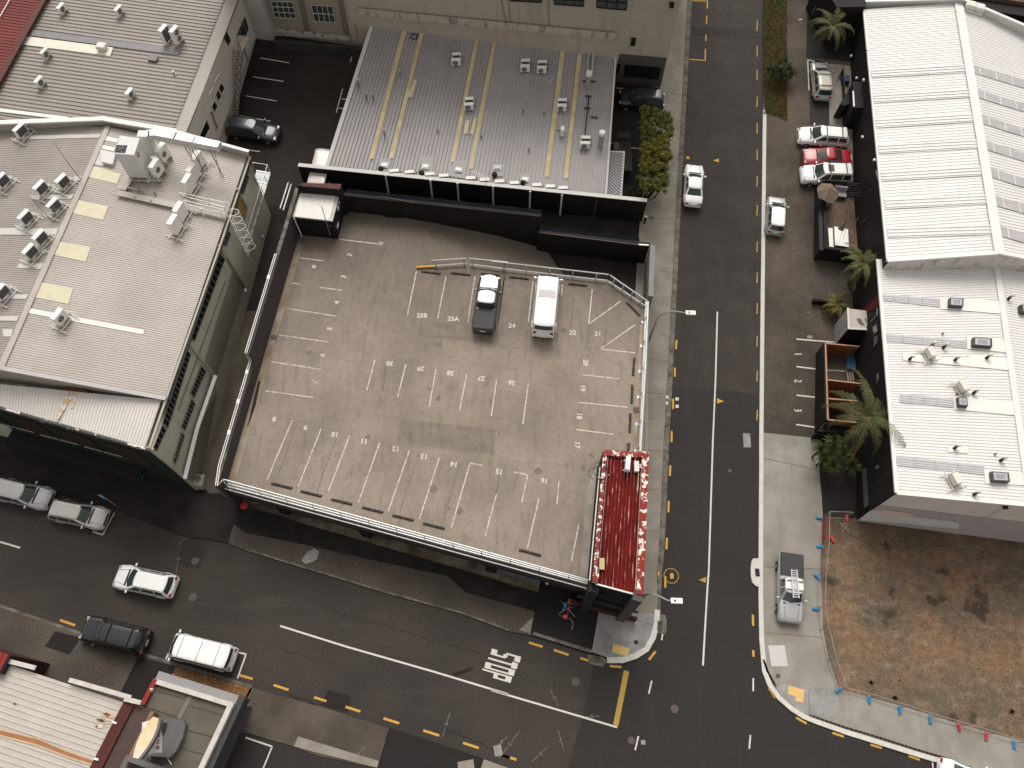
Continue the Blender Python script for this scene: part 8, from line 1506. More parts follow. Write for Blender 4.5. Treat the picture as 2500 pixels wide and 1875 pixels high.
SPEC = {  # L, W, H, body profile [(x/L, z)], glass base front/back, roof front/back (x/L), belt z
 'sedan': dict(L=4.75, W=1.78, H=1.45, prof=[(-.5, .60), (-.485, .92), (-.40, 1.00), (-.27, 1.02), (-.1, .98), (.10, .97), (.22, .96), (.30, .90), (.42, .80), (.48, .68), (.5, .52)], g=(.235, -.345), r=(.085, -.20), belt=.95, pil=(-.03,)),
 'hatch': dict(L=4.2, W=1.72, H=1.5, prof=[(-.5, .60), (-.49, .95), (-.44, 1.02), (-.3, 1.0), (-.1, .98), (.12, .98), (.26, .97), (.34, .90), (.44, .80), (.485, .66), (.5, .5)], g=(.27, -.475), r=(.10, -.40), belt=.96, pil=(-.04, -.27)),
 'wagon': dict(L=4.75, W=1.82, H=1.55, prof=[(-.5, .60), (-.49, .95), (-.45, 1.03), (-.3, 1.02), (-.1, 1.0), (.10, 1.0), (.24, .99), (.33, .92), (.43, .83), (.48, .68), (.5, .52)], g=(.255, -.48), r=(.10, -.42), belt=.98, pil=(-.04, -.26)),
 'suv': dict(L=4.75, W=1.88, H=1.8, prof=[(-.5, .65), (-.495, 1.0), (-.46, 1.14), (-.3, 1.13), (-.1, 1.12), (.1, 1.11), (.24, 1.11), (.32, 1.06), (.44, .99), (.49, .82), (.5, .6)], g=(.265, -.475), r=(.125, -.43), belt=1.08, pil=(-.02, -.26)),
 'ute': dict(L=5.3, W=1.88, H=1.8, prof=[(-.5, .65), (-.497, 1.08), (-.46, 1.12), (-.3, 1.12), (-.18, 1.12), (.0, 1.10), (.18, 1.10), (.28, 1.06), (.42, .99), (.48, .84), (.5, .6)], g=(.235, -.135), r=(.115, -.105), belt=1.06, pil=(.03,)),
 'van': dict(L=5.2, W=1.88, H=2.05, prof=[(-.5, .6), (-.497, .95), (-.48, 1.05), (-.3, 1.05), (-.1, 1.05), (.1, 1.05), (.3, 1.05), (.40, 1.05), (.465, 1.0), (.49, .8), (.5, .55)], g=(.475, -.49), r=(.345, -.465), belt=1.0, pil=(.18,)),
 'convertible': dict(L=4.4, W=1.78, H=1.35, prof=[(-.5, .58), (-.485, .86), (-.40, .95), (-.27, .95), (-.1, .92), (.12, .93), (.22, .92), (.30, .87), (.42, .77), (.48, .65), (.5, .5)], g=(.21, -.33), r=(.06, -.14), belt=.91, pil=(-.06,)),
}
def vehicle(name, kind, pnt, fr, rr, label, cat, roofm=None, deckm=None, glassm=None, h0=.7, lenk=None, group=None, bars=0, sunroof=False, bull=None):
    s = SPEC[kind]; L, Wd, Ht = s['L'], s['W'], s['H']
    base = gr if len(fr) < 5 else None
    A = fr if isinstance(fr, Vector) else gr(fr, h0); B = rr if isinstance(rr, Vector) else gr(rr, h0)
    c = (A+B)/2-V(0, 0, h0); d = (A-B); LL = min(max(d.length, L*.93), L*1.1); d.normalize(); n = V(0, 0, 1) if abs(A.z-DZ-h0) < .01 and isinstance(fr, Vector) else V(0, -(gz(c.y+1)-gz(c.y-1))/2, 1).normalized()
    y = n.cross(d).normalized(); x = y.cross(n); mt = Matrix((x, y, n)).transposed().to_4x4(); mt.translation = c
    k = LL/L; t = local_thing(name, label, cat, mt @ Matrix.Diagonal((k, (1+k)/2, (1+k)/2, 1)), group)
    # lower body
    m = MB(); rows = []
    pf = s['prof']; hw = Wd/2
    for u, z in pf:
        e = abs(u)*2; w = hw*(1-.10*max(0, (e-.72)/.28)**2.0-(.05 if e > .985 else 0)); crown = .03
        zb = .30 if e < .97 else .38; zt = z
        half = [(0, zt+crown), (w*.5, zt+crown*.8), (w*.80, zt), (w*.93, zt-.07), (w*.995, zt-.22 if zt > .75 else zt-.1), (w, (zb+zt)/2-.02), (w*.985, zb+.08), (w*.93, zb)]
        rows.append([V(u*L, -yy, zz) for yy, zz in half[::-1]]+[V(u*L, yy, zz) for yy, zz in half[1:]])
    n0 = 0
    for r_ in rows: m.v += r_
    w_ = len(rows[0])
    for i in range(len(rows)-1):
        for j in range(w_-1): a = i*w_+j; m.f.append((a, a+1, a+w_+1, a+w_))
        a = i*w_; m.f.append((a+w_-1, a, a+w_, a+2*w_-1))
    m.f.append(tuple(range(w_))); m.f.append(tuple((len(rows)-1)*w_+j for j in range(w_-1, -1, -1)))
    o = m.build('body', pnt, t, smooth=True); sb_ = o.modifiers.new('s', 'SUBSURF'); sb_.levels = 1; sb_.render_levels = 1
    # glasshouse
    gf, gb = s['g']; rf_, rb_2 = s['r']; bw = hw*.90; tw = hw*(.72 if kind not in ('van',) else .84); bz, tz = s['belt'], Ht-.07
    pil = [q*L for q in s['pil']]; pr_ = list(pil)
    ra, ka = ringpts(gf*L, gb*L, bw, .18, .10, pil, bz); rt, _ = ringpts(rf_*L, rb_2*L, tw, .12, .06, pil, tz)
    m1, m2 = MB(), MB(); N = len(ra)
    van_ = kind == 'van'
    rm = [lerp(a, b, .12) for a, b in zip(ra, rt)]
    glf = {'front', 'side', 'rear'} if not (van_ and 'camper' not in label) else {'front', 'rear', 'side'}
    for i in range(N):
        j = (i+1) % N; kd = ka[i]
        if kind == 'ute' and kd == 'corner': pass
        m1.quad(ra[i], ra[j], rm[j], rm[i])
        if kd in glf:
            if van_ and kd == 'side' and rm[i].x < .0 and rm[j].x < .6: m1.quad(rm[i], rm[j], rt[j], rt[i]); continue
            ti, tj = rt[i], rt[j]
            if van_ and kd == 'rear': 
                mi, mj = lerp(rm[i], ti, .35), lerp(rm[j], tj, .35); m1.quad(rm[i], rm[j], mj, mi); m2.quad(mi, mj, tj, ti); continue
            m2.quad(rm[i], rm[j], tj, ti)
        else: m1.quad(rm[i], rm[j], rt[j], rt[i])
    m2.build('window', glassm or glassG, t); m1.build('pillars', pnt, t)
    # roof panel
    m = MB(); r0_ = [V(p.x, p.y, tz) for p in rt]; cx = sum(p.x for p in rt)/N
    def sc(p, k_, dz): return V(cx+(p.x-cx)*k_, p.y*k_, tz+dz)
    rings = [[sc(p, 1.015, -.01) for p in rt], [sc(p, 1.0, .03) for p in rt], [sc(p, .86, .06) for p in rt], [sc(p, .45, .075) for p in rt]]
    for q in rings: m.v += q
    for a in range(3):
        for i in range(N): j = (i+1) % N; m.f.append((a*N+i, a*N+j, (a+1)*N+j, (a+1)*N+i))
    m.f.append(tuple(3*N+i for i in range(N))); m.build('roof', roofm or pnt, t, smooth=True)
    # wheels
    wr_ = .34 if kind in ('suv', 'ute') else .31
    for fx in (.31 if kind != 'van' else .33, -.30):
        for sy in (-1, 1):
            mm = MB(); cc = V(fx*L, sy*(hw-.10), wr_); a0 = cc-V(0, .11, 0); a1 = cc+V(0, .11, 0)
            mm.tube([a0, a1], wr_, 18); w2 = mm.build('wheel', tyreM, t); mm = MB(); e = cc+V(0, sy*.112, 0); mm.tube([e, e+V(0, sy*.012, 0)], wr_*.62, 14); mm.build('rim', rimM, w2)
            mm = MB(); ar = cc+V(0, sy*.095, .0); pr2 = [ar+V(math.cos(a)*(wr_+.07), 0, math.sin(a)*(wr_+.06)) for a in [math.pi*i/10 for i in range(11)]]; [mm.bar(p, q, .03, .05, up=V(0, 1, 0)) for p, q in zip(pr2, pr2[1:])]; mm.build('wheel_arch', plast if kind in ('suv', 'ute') else pnt, t)
    for sy in (-1, 1):
        MB().box(V(L*.445, sy*hw*.66, pf[-3][1]-.085), (.20, .30, .10), V(.93, -sy*.36, 0).normalized()).build('headlight', lampM, t)
        MB().box(V(-L*.484, sy*hw*.70, pf[1][1]-.08), (.08, .26, .22 if kind != 'van' else .5)).build('taillight', tailM, t)
        mx = gf*L-.32; mo = MB().box(V(mx, sy*(hw+.09), s['belt']+.08), (.12, .24, .15)).build('mirror', pnt, t); bv = mo.modifiers.new('b', 'BEVEL'); bv.width = .03; bv.segments = 2
    MB().box(V(L*.487, 0, .62), (.08, hw*1.1, .16)).build('grille', plast, t); MB().box(V(-L*.497, 0, .78 if kind != 'van' else .72), (.03, .45, .12)).build('number_plate', steelW, t)
    MB().box(V(-L*.490, 0, .45), (.10, Wd*.80, .16)).build('bumper', plast if kind in ('suv', 'ute', 'van') else pnt, t)
    mm = MB(); zz = bz+.07; mm.bar(V(gf*L-.02, -.2, zz), V(gf*L-.16, .45, zz+.06), .02, .02); mm.build('wiper', plast, t)
    mm = MB(); hz0 = dict(pf)[pf[-5][0]]
    for sy in (-1, 1): mm.bar(V(gf*L+.05, sy*hw*.62, s['belt']+.02 if not van_ else .98), V(L*.44, sy*hw*.48, pf[-3][1]+.02), .018, .015)
    mm.build('bonnet_seam', M('seam_dark', (.02, .02, .02), .8, .1, 3), t)
    mm = MB(); zb_ = s['belt']
    for x in [gf*L-.75]+[q-.02 for q in pil]:
        for sy in (-1, 1): mm.bar(V(x, sy*hw*1.002, .42), V(x, sy*hw*.985, zb_-.1), .014, .012)
    for sy in (-1, 1): mm.bar(V(gf*L-.1, sy*hw*.93, zb_-.0), V(gb*L+.2, sy*hw*.93, zb_-.0), .02, .02)
    mm.build('door_seam', M('seam_dark', (.02, .02, .02)), t); MB().box(V(gf*L+.02, 0, zz-.05), (.12, bw*1.5, .03)).build('cowl', plast, t)
    if bars:
        for u in ([.28, -.30] if bars == 2 else [.3, 0, -.35][:bars]): xx = lerp(V(rb_2*L, 0, 0), V(rf_*L, 0, 0), .5+u).x; MB().bar(V(xx, -tw*.95, Ht+.07), V(xx, tw*.95, Ht+.07), .06, .04).build('roof_bar', plast, t)
    if sunroof: xx = lerp(rb_2, rf_, .74)*L; MB().box(V(xx, 0, Ht+.006), (.55, .75, .02)).build('sunroof', M('tinted_sunroof', (.10, .09, .085), .1, .1, 3), t)
    if kind in ('wagon', 'suv'):
        for sy in (-1, 1): MB().bar(V(rb_2*L+.25, sy*tw*.92, Ht+.02), V(rf_*L-.25, sy*tw*.92, Ht+.02), .04, .05).build('roof_rail', plast if pnt not in (pSilver,) else flash, t)
    if kind == 'ute' and deckm: 
        mm = MB(); mm.prism([V(-L*.488, -hw*.86, 0), V(-L*.15, -hw*.88, 0), V(-L*.15, hw*.88, 0), V(-L*.488, hw*.86, 0)], 1.05, 1.19); o = mm.build('tonneau_cover', deckm, t); bv = o.modifiers.new('b', 'BEVEL'); bv.width = .03; bv.segments = 2
        for sy in (-1, 1): MB().bar(V(-L*.48, sy*hw*.90, 1.19), V(-L*.145, sy*hw*.90, 1.19), .05, .05).build('side_rail', plast, t)
    return t
dk = lambda s, h=.7: at(s, DZ+h)
vehicle('parked_car', 'sedan', pWhite, (2, 0, 1714, 1392), (2, 1, 1700, 122), 'white sedan driving up the side road', 'car')
vehicle('parked_car', 'hatch', pSilver, (3, 1, 130, 66), (3, 1, 112, 372), 'silver hatchback parked alone on the wide pavement, right of the side road', 'car', roofm=pWhite)
vehicle('parked_car', 'wagon', pSilver, (3, 0, 488, 532), (3, 0, 515, 808), 'silver wagon with two roof bars parked on the upper right pad', 'car', bars=2, roofm=paint('dusty', (.44, .42, .36)))
vehicle('parked_car', 'wagon', pWhite, (3, 0, 300, 1128), (3, 0, 728, 1165), 'white wagon, topmost of the three cars parked side by side', 'car', bars=2)
vehicle('parked_car', 'convertible', pRed, (3, 0, 340, 1310), (3, 0, 752, 1330), 'deep red car between the white wagon and the white off-roader', 'car')
vehicle('parked_car', 'suv', pWhite, (3, 0, 325, 1465), (3, 0, 752, 1478), 'white off-roader with sunroof and roof bars beside the courtyard', 'car', bars=2, sunroof=True)
bedM = M('bed_cover_grey', (.055, .055, .056), .75, .06, 3)
u1_ = vehicle('pickup', 'ute', pSilver, (3, 3, 238, 432), (3, 2, 236, 1455), 'silver double-cab pickup with black tonneau and a ladder on top', 'pickup', deckm=bedM, roofm=pWhite, bars=2)
u2_ = vehicle('pickup', 'ute', pGraph, dk((1, 1, 2066, 742)), dk((1, 1, 1998, 1212)), 'two-tone pickup with pale cab and dark bed on the car park deck', 'pickup', deckm=bedM, roofm=pWhite)
MB().prism([V(.245*5.3, -.70, 0), V(.43*5.3, -.66, 0), V(.47*5.3, -.42, 0), V(.485*5.3, 0, 0), V(.47*5.3, .42, 0), V(.43*5.3, .66, 0), V(.245*5.3, .70, 0)], lambda p: .9, lambda p: 1.152-.035*max(0, (p.x-1.3))-.13*max(0, (p.x-2.2))).build('bonnet', pWhite, u2_)
vn = vehicle('van', 'van', pWhite, dk((2, 1, 483, 728), .9), dk((2, 1, 432, 1245), .9), 'long white van with a grey roof panel on the car park deck', 'van', h0=.9)
MB().box(V(.25, 0, 2.075), (.62, 1.30, .03)).build('roof_panel', M('van_panel', (.52, .48, .46), .6, .05, 3), vn); MB().box(V(-.7, .1, 2.075), (.3, .35, .03)).build('roof_patch', acW, vn)
vehicle('parked_car', 'wagon', pSilver, (0, 2, 432, 1002), (0, 2, -45, 890), 'silver people carrier at the left edge, behind the pearl one', 'car')
vehicle('parked_car', 'wagon', pPearl, (0, 2, 882, 1162), (0, 2, 450, 1075), 'pearl beige people carrier in front of the white corner bay mark', 'car')
vehicle('parked_car', 'wagon', pWhite, (0, 3, 968, 30), (0, 3, 1475, 135), 'white estate car driving alone in the middle of the cross street', 'car')
vehicle('parked_car', 'suv', pBlack, (0, 3, 700, 470), (0, 3, 1248, 605), 'black off-roader with roof bars parked at the bottom left kerb', 'car', bars=2)
v2 = vehicle('van', 'van', pWhite, (0, 3, 1440, 615), (0, 3, 1968, 745), 'white van parked between the black off-roader and the corner bay mark', 'van', h0=.9)
for x in (-1.6, -.2, 1.3): MB().bar(V(x, -.80, 2.08), V(x, .80, 2.08), .04, .03).build('roof_seam', flash, v2)
vehicle('parked_car', 'wagon', pGraph, (682, 325), (556, 306), 'dark grey estate car parked in the back yard, top left', 'car')
vehicle('parked_car', 'suv', pBlack, (2, 0, 1085, 825), (2, 0, 1435, 850), 'black boxy off-roader backed against the rendered building', 'car', bars=1)
vehicle('parked_car', 'sedan', pWhite, (3, 3, 2060, 1850), (3, 3, 1495, 1668), 'white car cut off by the bottom edge at the right', 'car')
vehicle('van', 'van', paint('cream', (.62, .54, .50)), gr((1, 0, 680, 1240), 1.5), gr((1, 0, 600, 1560), 1.5), 'cream van half hidden behind the black parapet, left', 'van', h0=1.5)
t = thing('trailer', 'black tray trailer with headboard in the dark side yard', 'trailer', gr((2, 0, 1110, 1260))); c = gr((2, 0, 1105, 1320), .9); MB().box(c, (1.7, 3.4, .12)).build('tray', blackS, t); m = MB()
for k in range(6): m.bar(gr((2, 0, 1055, 1155), 1.0)+V(0, .0, .12*k), gr((2, 0, 1168, 1162), 1.0)+V(0, 0, .12*k), .04, .04)
build_each(m, 'headboard_bar', dkGrey, t); MB().box(gr((2, 0, 1052, 1240), 1.0), (.5, .9, .3)).build('tool_box', dkGrey, t)
for e in (-1, 1): MB().tube([c+V(e*.85, -.3, -.6), c+V(e*.95, -.3, -.6)], .3, 14).build('wheel', tyreM, t)
# ladder on the silver pickup
lt_ = thing('ladder', 'aluminium ladder tied on top of the silver pickup', 'ladder', gr((3, 3, 300, 100), 1.9)); LA = [gr(s, 1.98) for s in ((3, 2, 272, 1590), (3, 3, 290, 225))]; dd = (LA[1]-LA[0]).normalized(); nn_ = V(-dd.y, dd.x, 0)
alm = M('aluminium', (.62, .62, .62), .35, .05, 4, metal=.4)
for e in (-.21, .21): MB().bar(LA[0]+nn_*e, LA[1]+nn_*e, .06, .08).build('stile', alm, lt_)
for k in range(13): p = lerp(LA[0], LA[1], (k+.5)/13); MB().bar(p-nn_*.21, p+nn_*.21, .05, .04).build('rung', alm, lt_)

# ================================================================== STREET THINGS
def foot(s, ang_px, mat, label):
    p = gr(s, .10 if s[1] == 3 or s[2] < 560 else .03); d = face_dir(s, ang_px, p.z); t = thing('ballast_block', label, 'fence foot', p, 'weighted feet of the site fence')
    o = MB().box(p+V(0, 0, .09), (.58, .20, .16), d).build('block', mat, t); bv = o.modifiers.new('b', 'BEVEL'); bv.width = .05; bv.segments = 2
    MB().box(p+V(0, 0, .175), (.22, .12, .03), d).build('socket', mat, t)
for s, a, mt, lb in (((3, 2, 485, 1160), (30, 10), blueP, 'blue block foot at the top corner of the site fence'), ((3, 2, 489, 1400), (30, 6), blueP, 'blue block foot at the lower end of the red sheet'), ((3, 3, 465, 48), (20, 22), blueP, 'blue block foot level with the pickup ladder'), ((3, 3, 455, 318), (30, 5), blueP, 'blue block foot beside the pickup bonnet'), ((3, 3, 645, 1003), (30, -18), blueP, 'blue block foot at the fence corner by the tactile pad'),
    ((3, 3, 901, 1080), (3, 30), blueP, 'first blue block foot after the corner'), ((3, 3, 1158, 1165), (3, 30), blueP, 'second blue block foot after the corner'), ((3, 3, 1415, 1250), (3, 30), blueP, 'third blue block foot after the corner'), ((3, 3, 1658, 1310), (5, 30), redP, 'left one of two red block feet in the lower fence line'), ((3, 3, 1888, 1392), (-2, 30), redP, 'right one of two red block feet in the lower fence line'), ((3, 3, 2122, 1462), (4, 30), blueP, 'blue block foot nearest the right edge'),
    ((3, 2, 712, 1160), (-2, 30), redP, 'red block foot by the end of the black wall'), ((3, 2, 588, 1335), (16, 30), redP, 'red block foot inside the fence by the red sheet')): foot(s, a, mt, lb)
fpts = [((3, 2, 700, 1162), .03), ((3, 2, 503, 1155), .1), ((3, 2, 497, 1400), .1), ((3, 2, 470, 1645), .1), ((3, 3, 463, 320), .1), ((3, 3, 490, 495), .1), ((3, 3, 550, 750), .1), ((3, 3, 640, 1000), .1), ((3, 3, 901, 1070), .1), ((3, 3, 1158, 1150), .1), ((3, 3, 1415, 1235), .1), ((3, 3, 1650, 1300), .1), ((3, 3, 1888, 1372), .1), ((3, 3, 2122, 1445), .1), ((3, 3, 2400, 1530), .1)]
fl_ = ['panel closing the gap to the black wall', 'panel carrying the red sheet', 'panel left of the earth, level with the pickup tray', 'panel beside the pickup cab', 'short panel just below the pickup', 'second panel below the pickup', 'panel leading to the tactile pad corner', 'first panel of the lower line', 'second panel of the lower line', 'third panel of the lower line', 'panel left of the two red feet', 'panel between the two red feet', 'panel right of the two red feet', 'last panel at the right edge']
fm = M('fence_wire', (.34, .31, .28), .5, .1, 5, metal=.3)
for k in range(len(fpts)-1):
    a = gr(*fpts[k]); b = gr(*fpts[k+1]); t = thing('site_fence', 'thin wire site fence '+fl_[k], 'fence', (a+b)/2, 'site fence panels'); hgt = 1.75
    d = (b-a).normalized(); a2, b2 = a+d*.04, b-d*.04; up_ = V(0, 0, hgt)
    m = MB(); m.tube([a2, a2+up_], .02, 6); m.tube([b2, b2+up_], .02, 6); m.tube([a2+up_, b2+up_], .022, 6); m.tube([a2+V(0, 0, .12), b2+V(0, 0, .12)], .02, 6); m.build('frame', fm, t)
    m = MB(); nw = int((b2-a2).length/.16)
    for j in range(1, nw): p = lerp(a2, b2, j/nw); m.bar(p+V(0, 0, .12), p+up_, .004, .004)
    for z in (.4, .7, 1.0, 1.3, 1.55): m.bar(a2+V(0, 0, z), b2+V(0, 0, z), .004, .004)
    m.build('wire_mesh', M('wire', (.20, .19, .18), .5, .1, 5), t)
    if k == 1: MB().quad(a2+V(.03, 0, .15), b2+V(.03, 0, .15), b2+V(.03, .3, .95), a2+V(.03, 0, .95)).build('red_sheet', redS, t)
# red and blue rig on the dark footpath
rg = thing('survey_stand', 'red and blue folding stand with splayed grey legs on the dark footpath', 'stand', gr((2, 3, 650, 320), .1))
for s in ((2, 3, 662, 252), (2, 3, 622, 382)): p = gr(s, .55); o = MB().box(p, (.34, .34, .3), V(.97, -.2, 0)).build('red_box', redP, rg); bv = o.modifiers.new('b', 'BEVEL'); bv.width = .05; MB().cyl(p+V(0, 0, .15), .06, .02, 8).build('cap', flash, rg)
MB().bar(gr((2, 3, 662, 262), .5), gr((2, 3, 640, 365), .5), .08, .06).build('cross_bar', redP, rg)
MB().prism([V(p.x, p.y, 0) for p in [gr(s, .4) for s in T(2, 3, 605, 268, 640, 268, 632, 305, 610, 305)]], .3, .5).build('blue_box', blueP, rg); MB().bar(gr((2, 3, 615, 305), .4), gr((2, 3, 603, 328), .2), .12, .1).build('blue_handle', blueP, rg)
for a, b in (((2, 3, 650, 315), (2, 3, 727, 283)), ((2, 3, 650, 320), (2, 3, 703, 385)), ((2, 3, 648, 310), (2, 3, 567, 358)), ((2, 3, 610, 275), (2, 3, 578, 247)), ((2, 3, 610, 382), (2, 3, 570, 372))): MB().tube([gr(a, .5), gr(b, .12)], .018, 5).build('leg', galv, rg)
MB().tube([gr(s, .13) for s in T(2, 3, 640, 392, 665, 400, 683, 425, 687, 455, 675, 492)], .02, 5).build('hose', galv, rg)
for s, c_, m_, lb in (((1, 2, -3, 1062), .45, redP, 'red tub at the foot of the car park corner'), ((0, 0, 2078, 455), .5, redP, 'round red tub in the back yard by the outside stair')): p = gr(s, .0); t = thing('tub', lb, 'tub', p); MB().tube([p, p+V(0, 0, .35), p+V(0, 0, .36)], [.22, .30, .27], 14).build('tub', m_, t)
t = thing('crate', 'bright blue crate in the back yard under the outside stair', 'crate', gr((0, 0, 2050, 545))); p = gr((0, 0, 2050, 545)); MB().box(p+V(0, 0, .3), (.85, .6, .5), V(.9, -.3, 0)).build('crate', blueP, t); MB().box(p+V(0, 0, .56), (.7, .45, .04), V(.9, -.3, 0)).build('lid', blueP, t)
t = thing('crate', 'small light blue crate against the dark green shop front', 'crate', gr((0, 2, 1190, 805), .1)); p = gr((0, 2, 1190, 805), .1); MB().box(p+V(0, 0, .2), (.38, .38, .4), V(.9, -.2, 0)).build('crate', M('blue_pale', (.09, .30, .38), .6, .1, 3), t); MB().box(p+V(0, 0, .405), (.3, .3, .01), V(.9, -.2, 0)).build('top', blueP, t)
t = thing('street_sign', 'parking sign on a pale post with a light blue head, left street', 'sign', gr((0, 2, 978, 1050), .1)); b = gr((0, 2, 978, 1050), .1); MB().tube([b, V(b.x, b.y, 2.6)], .035, 8).build('post', galv, t)
MB().box(V(b.x+.02, b.y-.05, 2.55), (.5, .08, .7), V(.8, -.3, 0).normalized()).build('sign_plate', M('sign_blue', (.12, .34, .42), .5, .05, 4), t)
t = thing('bollard', 'short round bollard with pale cap at the end of the long black wall', 'bollard', gr((2, 1, 1287, 290), .1)); b = gr((2, 1, 1290, 292), .1); MB().cyl(b, .10, .9, 12).build('post', plast, t); MB().cyl(b+V(0, 0, .9), .11, .06, 12).build('cap', steelW, t)
for s, lb in (((0, 1, 2065, 862), 'upper white mushroom lamp on the lane wall'), ((0, 1, 2205, 405), 'white mushroom lamp by the dark lane opening')):
    b = gr(s, 0); b = at(s, 3.0); t = thing('wall_lamp', lb, 'lamp', b-V(0, 0, .1)); MB().cyl(b-V(0, 0, .1), .05, .15, 8).build('stem', galv, t); MB().tube([b, b+V(0, 0, .1), b+V(0, 0, .18)], [.19, .15, .04], 12).build('shade', steelW, t)
wp_ = thing('white_post_rail', 'pair of parallel white bars standing in the lane by the stair house', 'railing', gr((1, 1, 300, 150)))
for a, b in (((1, 0, 358, 1545), (1, 1, 290, 170)), ((1, 0, 383, 1558), (1, 1, 317, 185))): MB().bar(gr(a, .9), gr(b, .9), .10, .10).build('bar', steelW, wp_); MB().bar(gr(a, .9), gr(a, 0)+V(.05, .1, 0), .06, .06).build('leg', steelW, wp_)
# paving stones and rubble on the bare earth
r_ = random.Random(11); m = MB(); m2 = MB()
for k in range(900):
    s = (3, 2, r_.uniform(520, 2300), r_.uniform(1150, 2950)); p = gr(s, .03)
    if p.x < gr((3, 3, 660, 600)).x+.4*r_.random() and s[3] > 1700 or p.y < gr((3, 3, 900, 1065)).y-(p.x-gr((3, 3, 900, 1065)).x)*.36+.4: continue
    if p.y > 17-(p.x-28)*.12: continue
    z = r_.uniform(.012, .045)*(2 if r_.random() < .03 else 1); d = V(r_.uniform(-1, 1), r_.uniform(-1, 1), r_.uniform(-.3, .3)).normalized(); (m if k % 3 else m2).box(p+V(0, 0, z*.3), (z*2, z*1.5, z), d)
tag(m.build('rubble', M('stone_grey', (.22, .175, .13), .95, .3, 4), None), 'scattered pale stones and clods over the bare earth', 'rubble', kind='stuff'); tag(m2.build('rubble', M('clod_dark', (.07, .045, .028), .95, .3, 4), None), 'scattered dark clods over the bare earth', 'rubble', kind='stuff')
hs_ = thing('hose', 'thin green hose lying in a long curve across the bare earth', 'hose', gr((3, 2, 1200, 1410))); MB().tube([gr(s, .07) for s in T(3, 2, 690, 1255, 745, 1295, 800, 1322, 900, 1370, 1020, 1393, 1200, 1412, 1400, 1408, 1550, 1405, 1750, 1418, 1900, 1445, 2050, 1500, 2180, 1560, 2260, 1620)], .028, 6).build('hose', M('hose_green', (.10, .14, .07), .6, .1, 3), hs_)
st_ = thing('straw_heap', 'small heap of dry straw by the top of the fence', 'straw', gr((3, 2, 700, 1230))); m = MB()
for k in range(60): p = gr((3, 2, r_.uniform(670, 730), r_.uniform(1190, 1270)), .06); a = r_.uniform(0, 6.3); m.bar(p, p+V(math.cos(a)*.2, math.sin(a)*.2, .04), .015, .01)
m.build('straws', M('straw', (.35, .28, .17), .95, .2, 3), st_)

# ================================================================== PLANTS
def leaves(mb, c, rad, n, size, rng, flat=1.0, shell=.55):
    for _ in range(n):
        d = V(rng.gauss(0, 1), rng.gauss(0, 1), rng.gauss(0, 1)).normalized(); r = shell+(1-shell)*rng.random()
        p = c+V(d.x*rad[0], d.y*rad[1], d.z*rad[2])*r
        a = V(rng.gauss(0, 1), rng.gauss(0, 1), rng.gauss(0, .6)).normalized(); nrm = (d+V(rng.gauss(0, .5), rng.gauss(0, .5), .4)).normalized(); b = nrm.cross(a).normalized(); a = b.cross(nrm)
        s = size*rng.uniform(.6, 1.3); mb.quad(p-a*s, p-b*s*.45, p+a*s, p+b*s*.45)
    mb.keepn = 1
def tree(name, label, cat, lobes, base, mat, leaf=.10, per=420, group=None, seed=1, trunk=.12, tn=3):
    rng = random.Random(seed); t = thing(name, label, cat, base, group); m = MB()
    cs = sum((V(*l[0]) for l in lobes), V(0, 0, 0))/len(lobes)
    for c, r in lobes:
        c = V(*c)
        for j in range(9):
            d = V(rng.gauss(0, 1), rng.gauss(0, 1), abs(rng.gauss(0, .8))).normalized(); q = c+V(d.x*r[0], d.y*r[1], d.z*r[2])*rng.uniform(.55, .85); leaves(m, q, (r[0]*.38, r[1]*.38, r[2]*.38), per//9, leaf, rng, shell=.3)
    m.keepn = 1; m.build('crown', mat, t)
    m = MB()
    for k in range(tn):
        tip = V(*lobes[k % len(lobes)][0]); b = base+V(rng.uniform(-.2, .2), rng.uniform(-.2, .2), 0); m.tube([b, lerp(b, tip, .5)+V(rng.uniform(-.2, .2), rng.uniform(-.2, .2), 0), tip], [trunk, trunk*.7, trunk*.3], 7)
    m.build('trunk', bark, t)
for k, (s, lb, sd_) in enumerate((((2, 0, 1395, 1065), 'bushy lime green clipped tree, topmost of three along the side yard', 3), ((2, 0, 1378, 1270), 'olive brown clipped tree between its two green neighbours', 4), ((2, 0, 1368, 1470), 'bushy green clipped tree nearest the long black wall with bare stems', 5))):
    rng = random.Random(sd_); g0 = gz(gr(s).y-2); c = at(s, g0+3.4); base = V(c.x-.3, c.y-.4, g0); lobes = []
    for j in range(14): lobes.append(((c.x+(-.62 if j % 2 else .62)+rng.uniform(-.25, .25), c.y+(j//2-3)*.52+rng.uniform(-.2, .2), c.z-.2+rng.uniform(-.5, .4)), (.80, .75, .75)))
    tree('tree', lb, 'tree', lobes, base, leafA if k != 1 else leafH, .10, 760, 'clipped trees by the side yard', sd_, .10, 5)
c = gr((3, 0, 155, 612), 1.0); tree('shrub', 'dark round shrub at the foot of the grass verge', 'shrub', [((c.x+random.Random(k).uniform(-.7, .7), c.y+random.Random(k+9).uniform(-.8, .8), c.z+.2*random.Random(k+5).random()), (.8, .8, .8)) for k in range(7)], gr((3, 0, 165, 640), .1), M('leaf_shrub', (.026, .040, .014), .7, .35, 4, .35, 10, col2=(.045, .050, .018), msc=2), .10, 420, None, 8, .07)
c = gr((2, 1, 1170, 60), .6); tree('shrub', 'low dark shrub in the corner behind the black wall', 'shrub', [((c.x+k*.6-.9, c.y+.1*k, c.z), (.6, .5, .6)) for k in range(4)], gr((2, 1, 1170, 60), .1), M('leaf_shrub', (.026, .040, .014)), .09, 260, None, 12, .04)
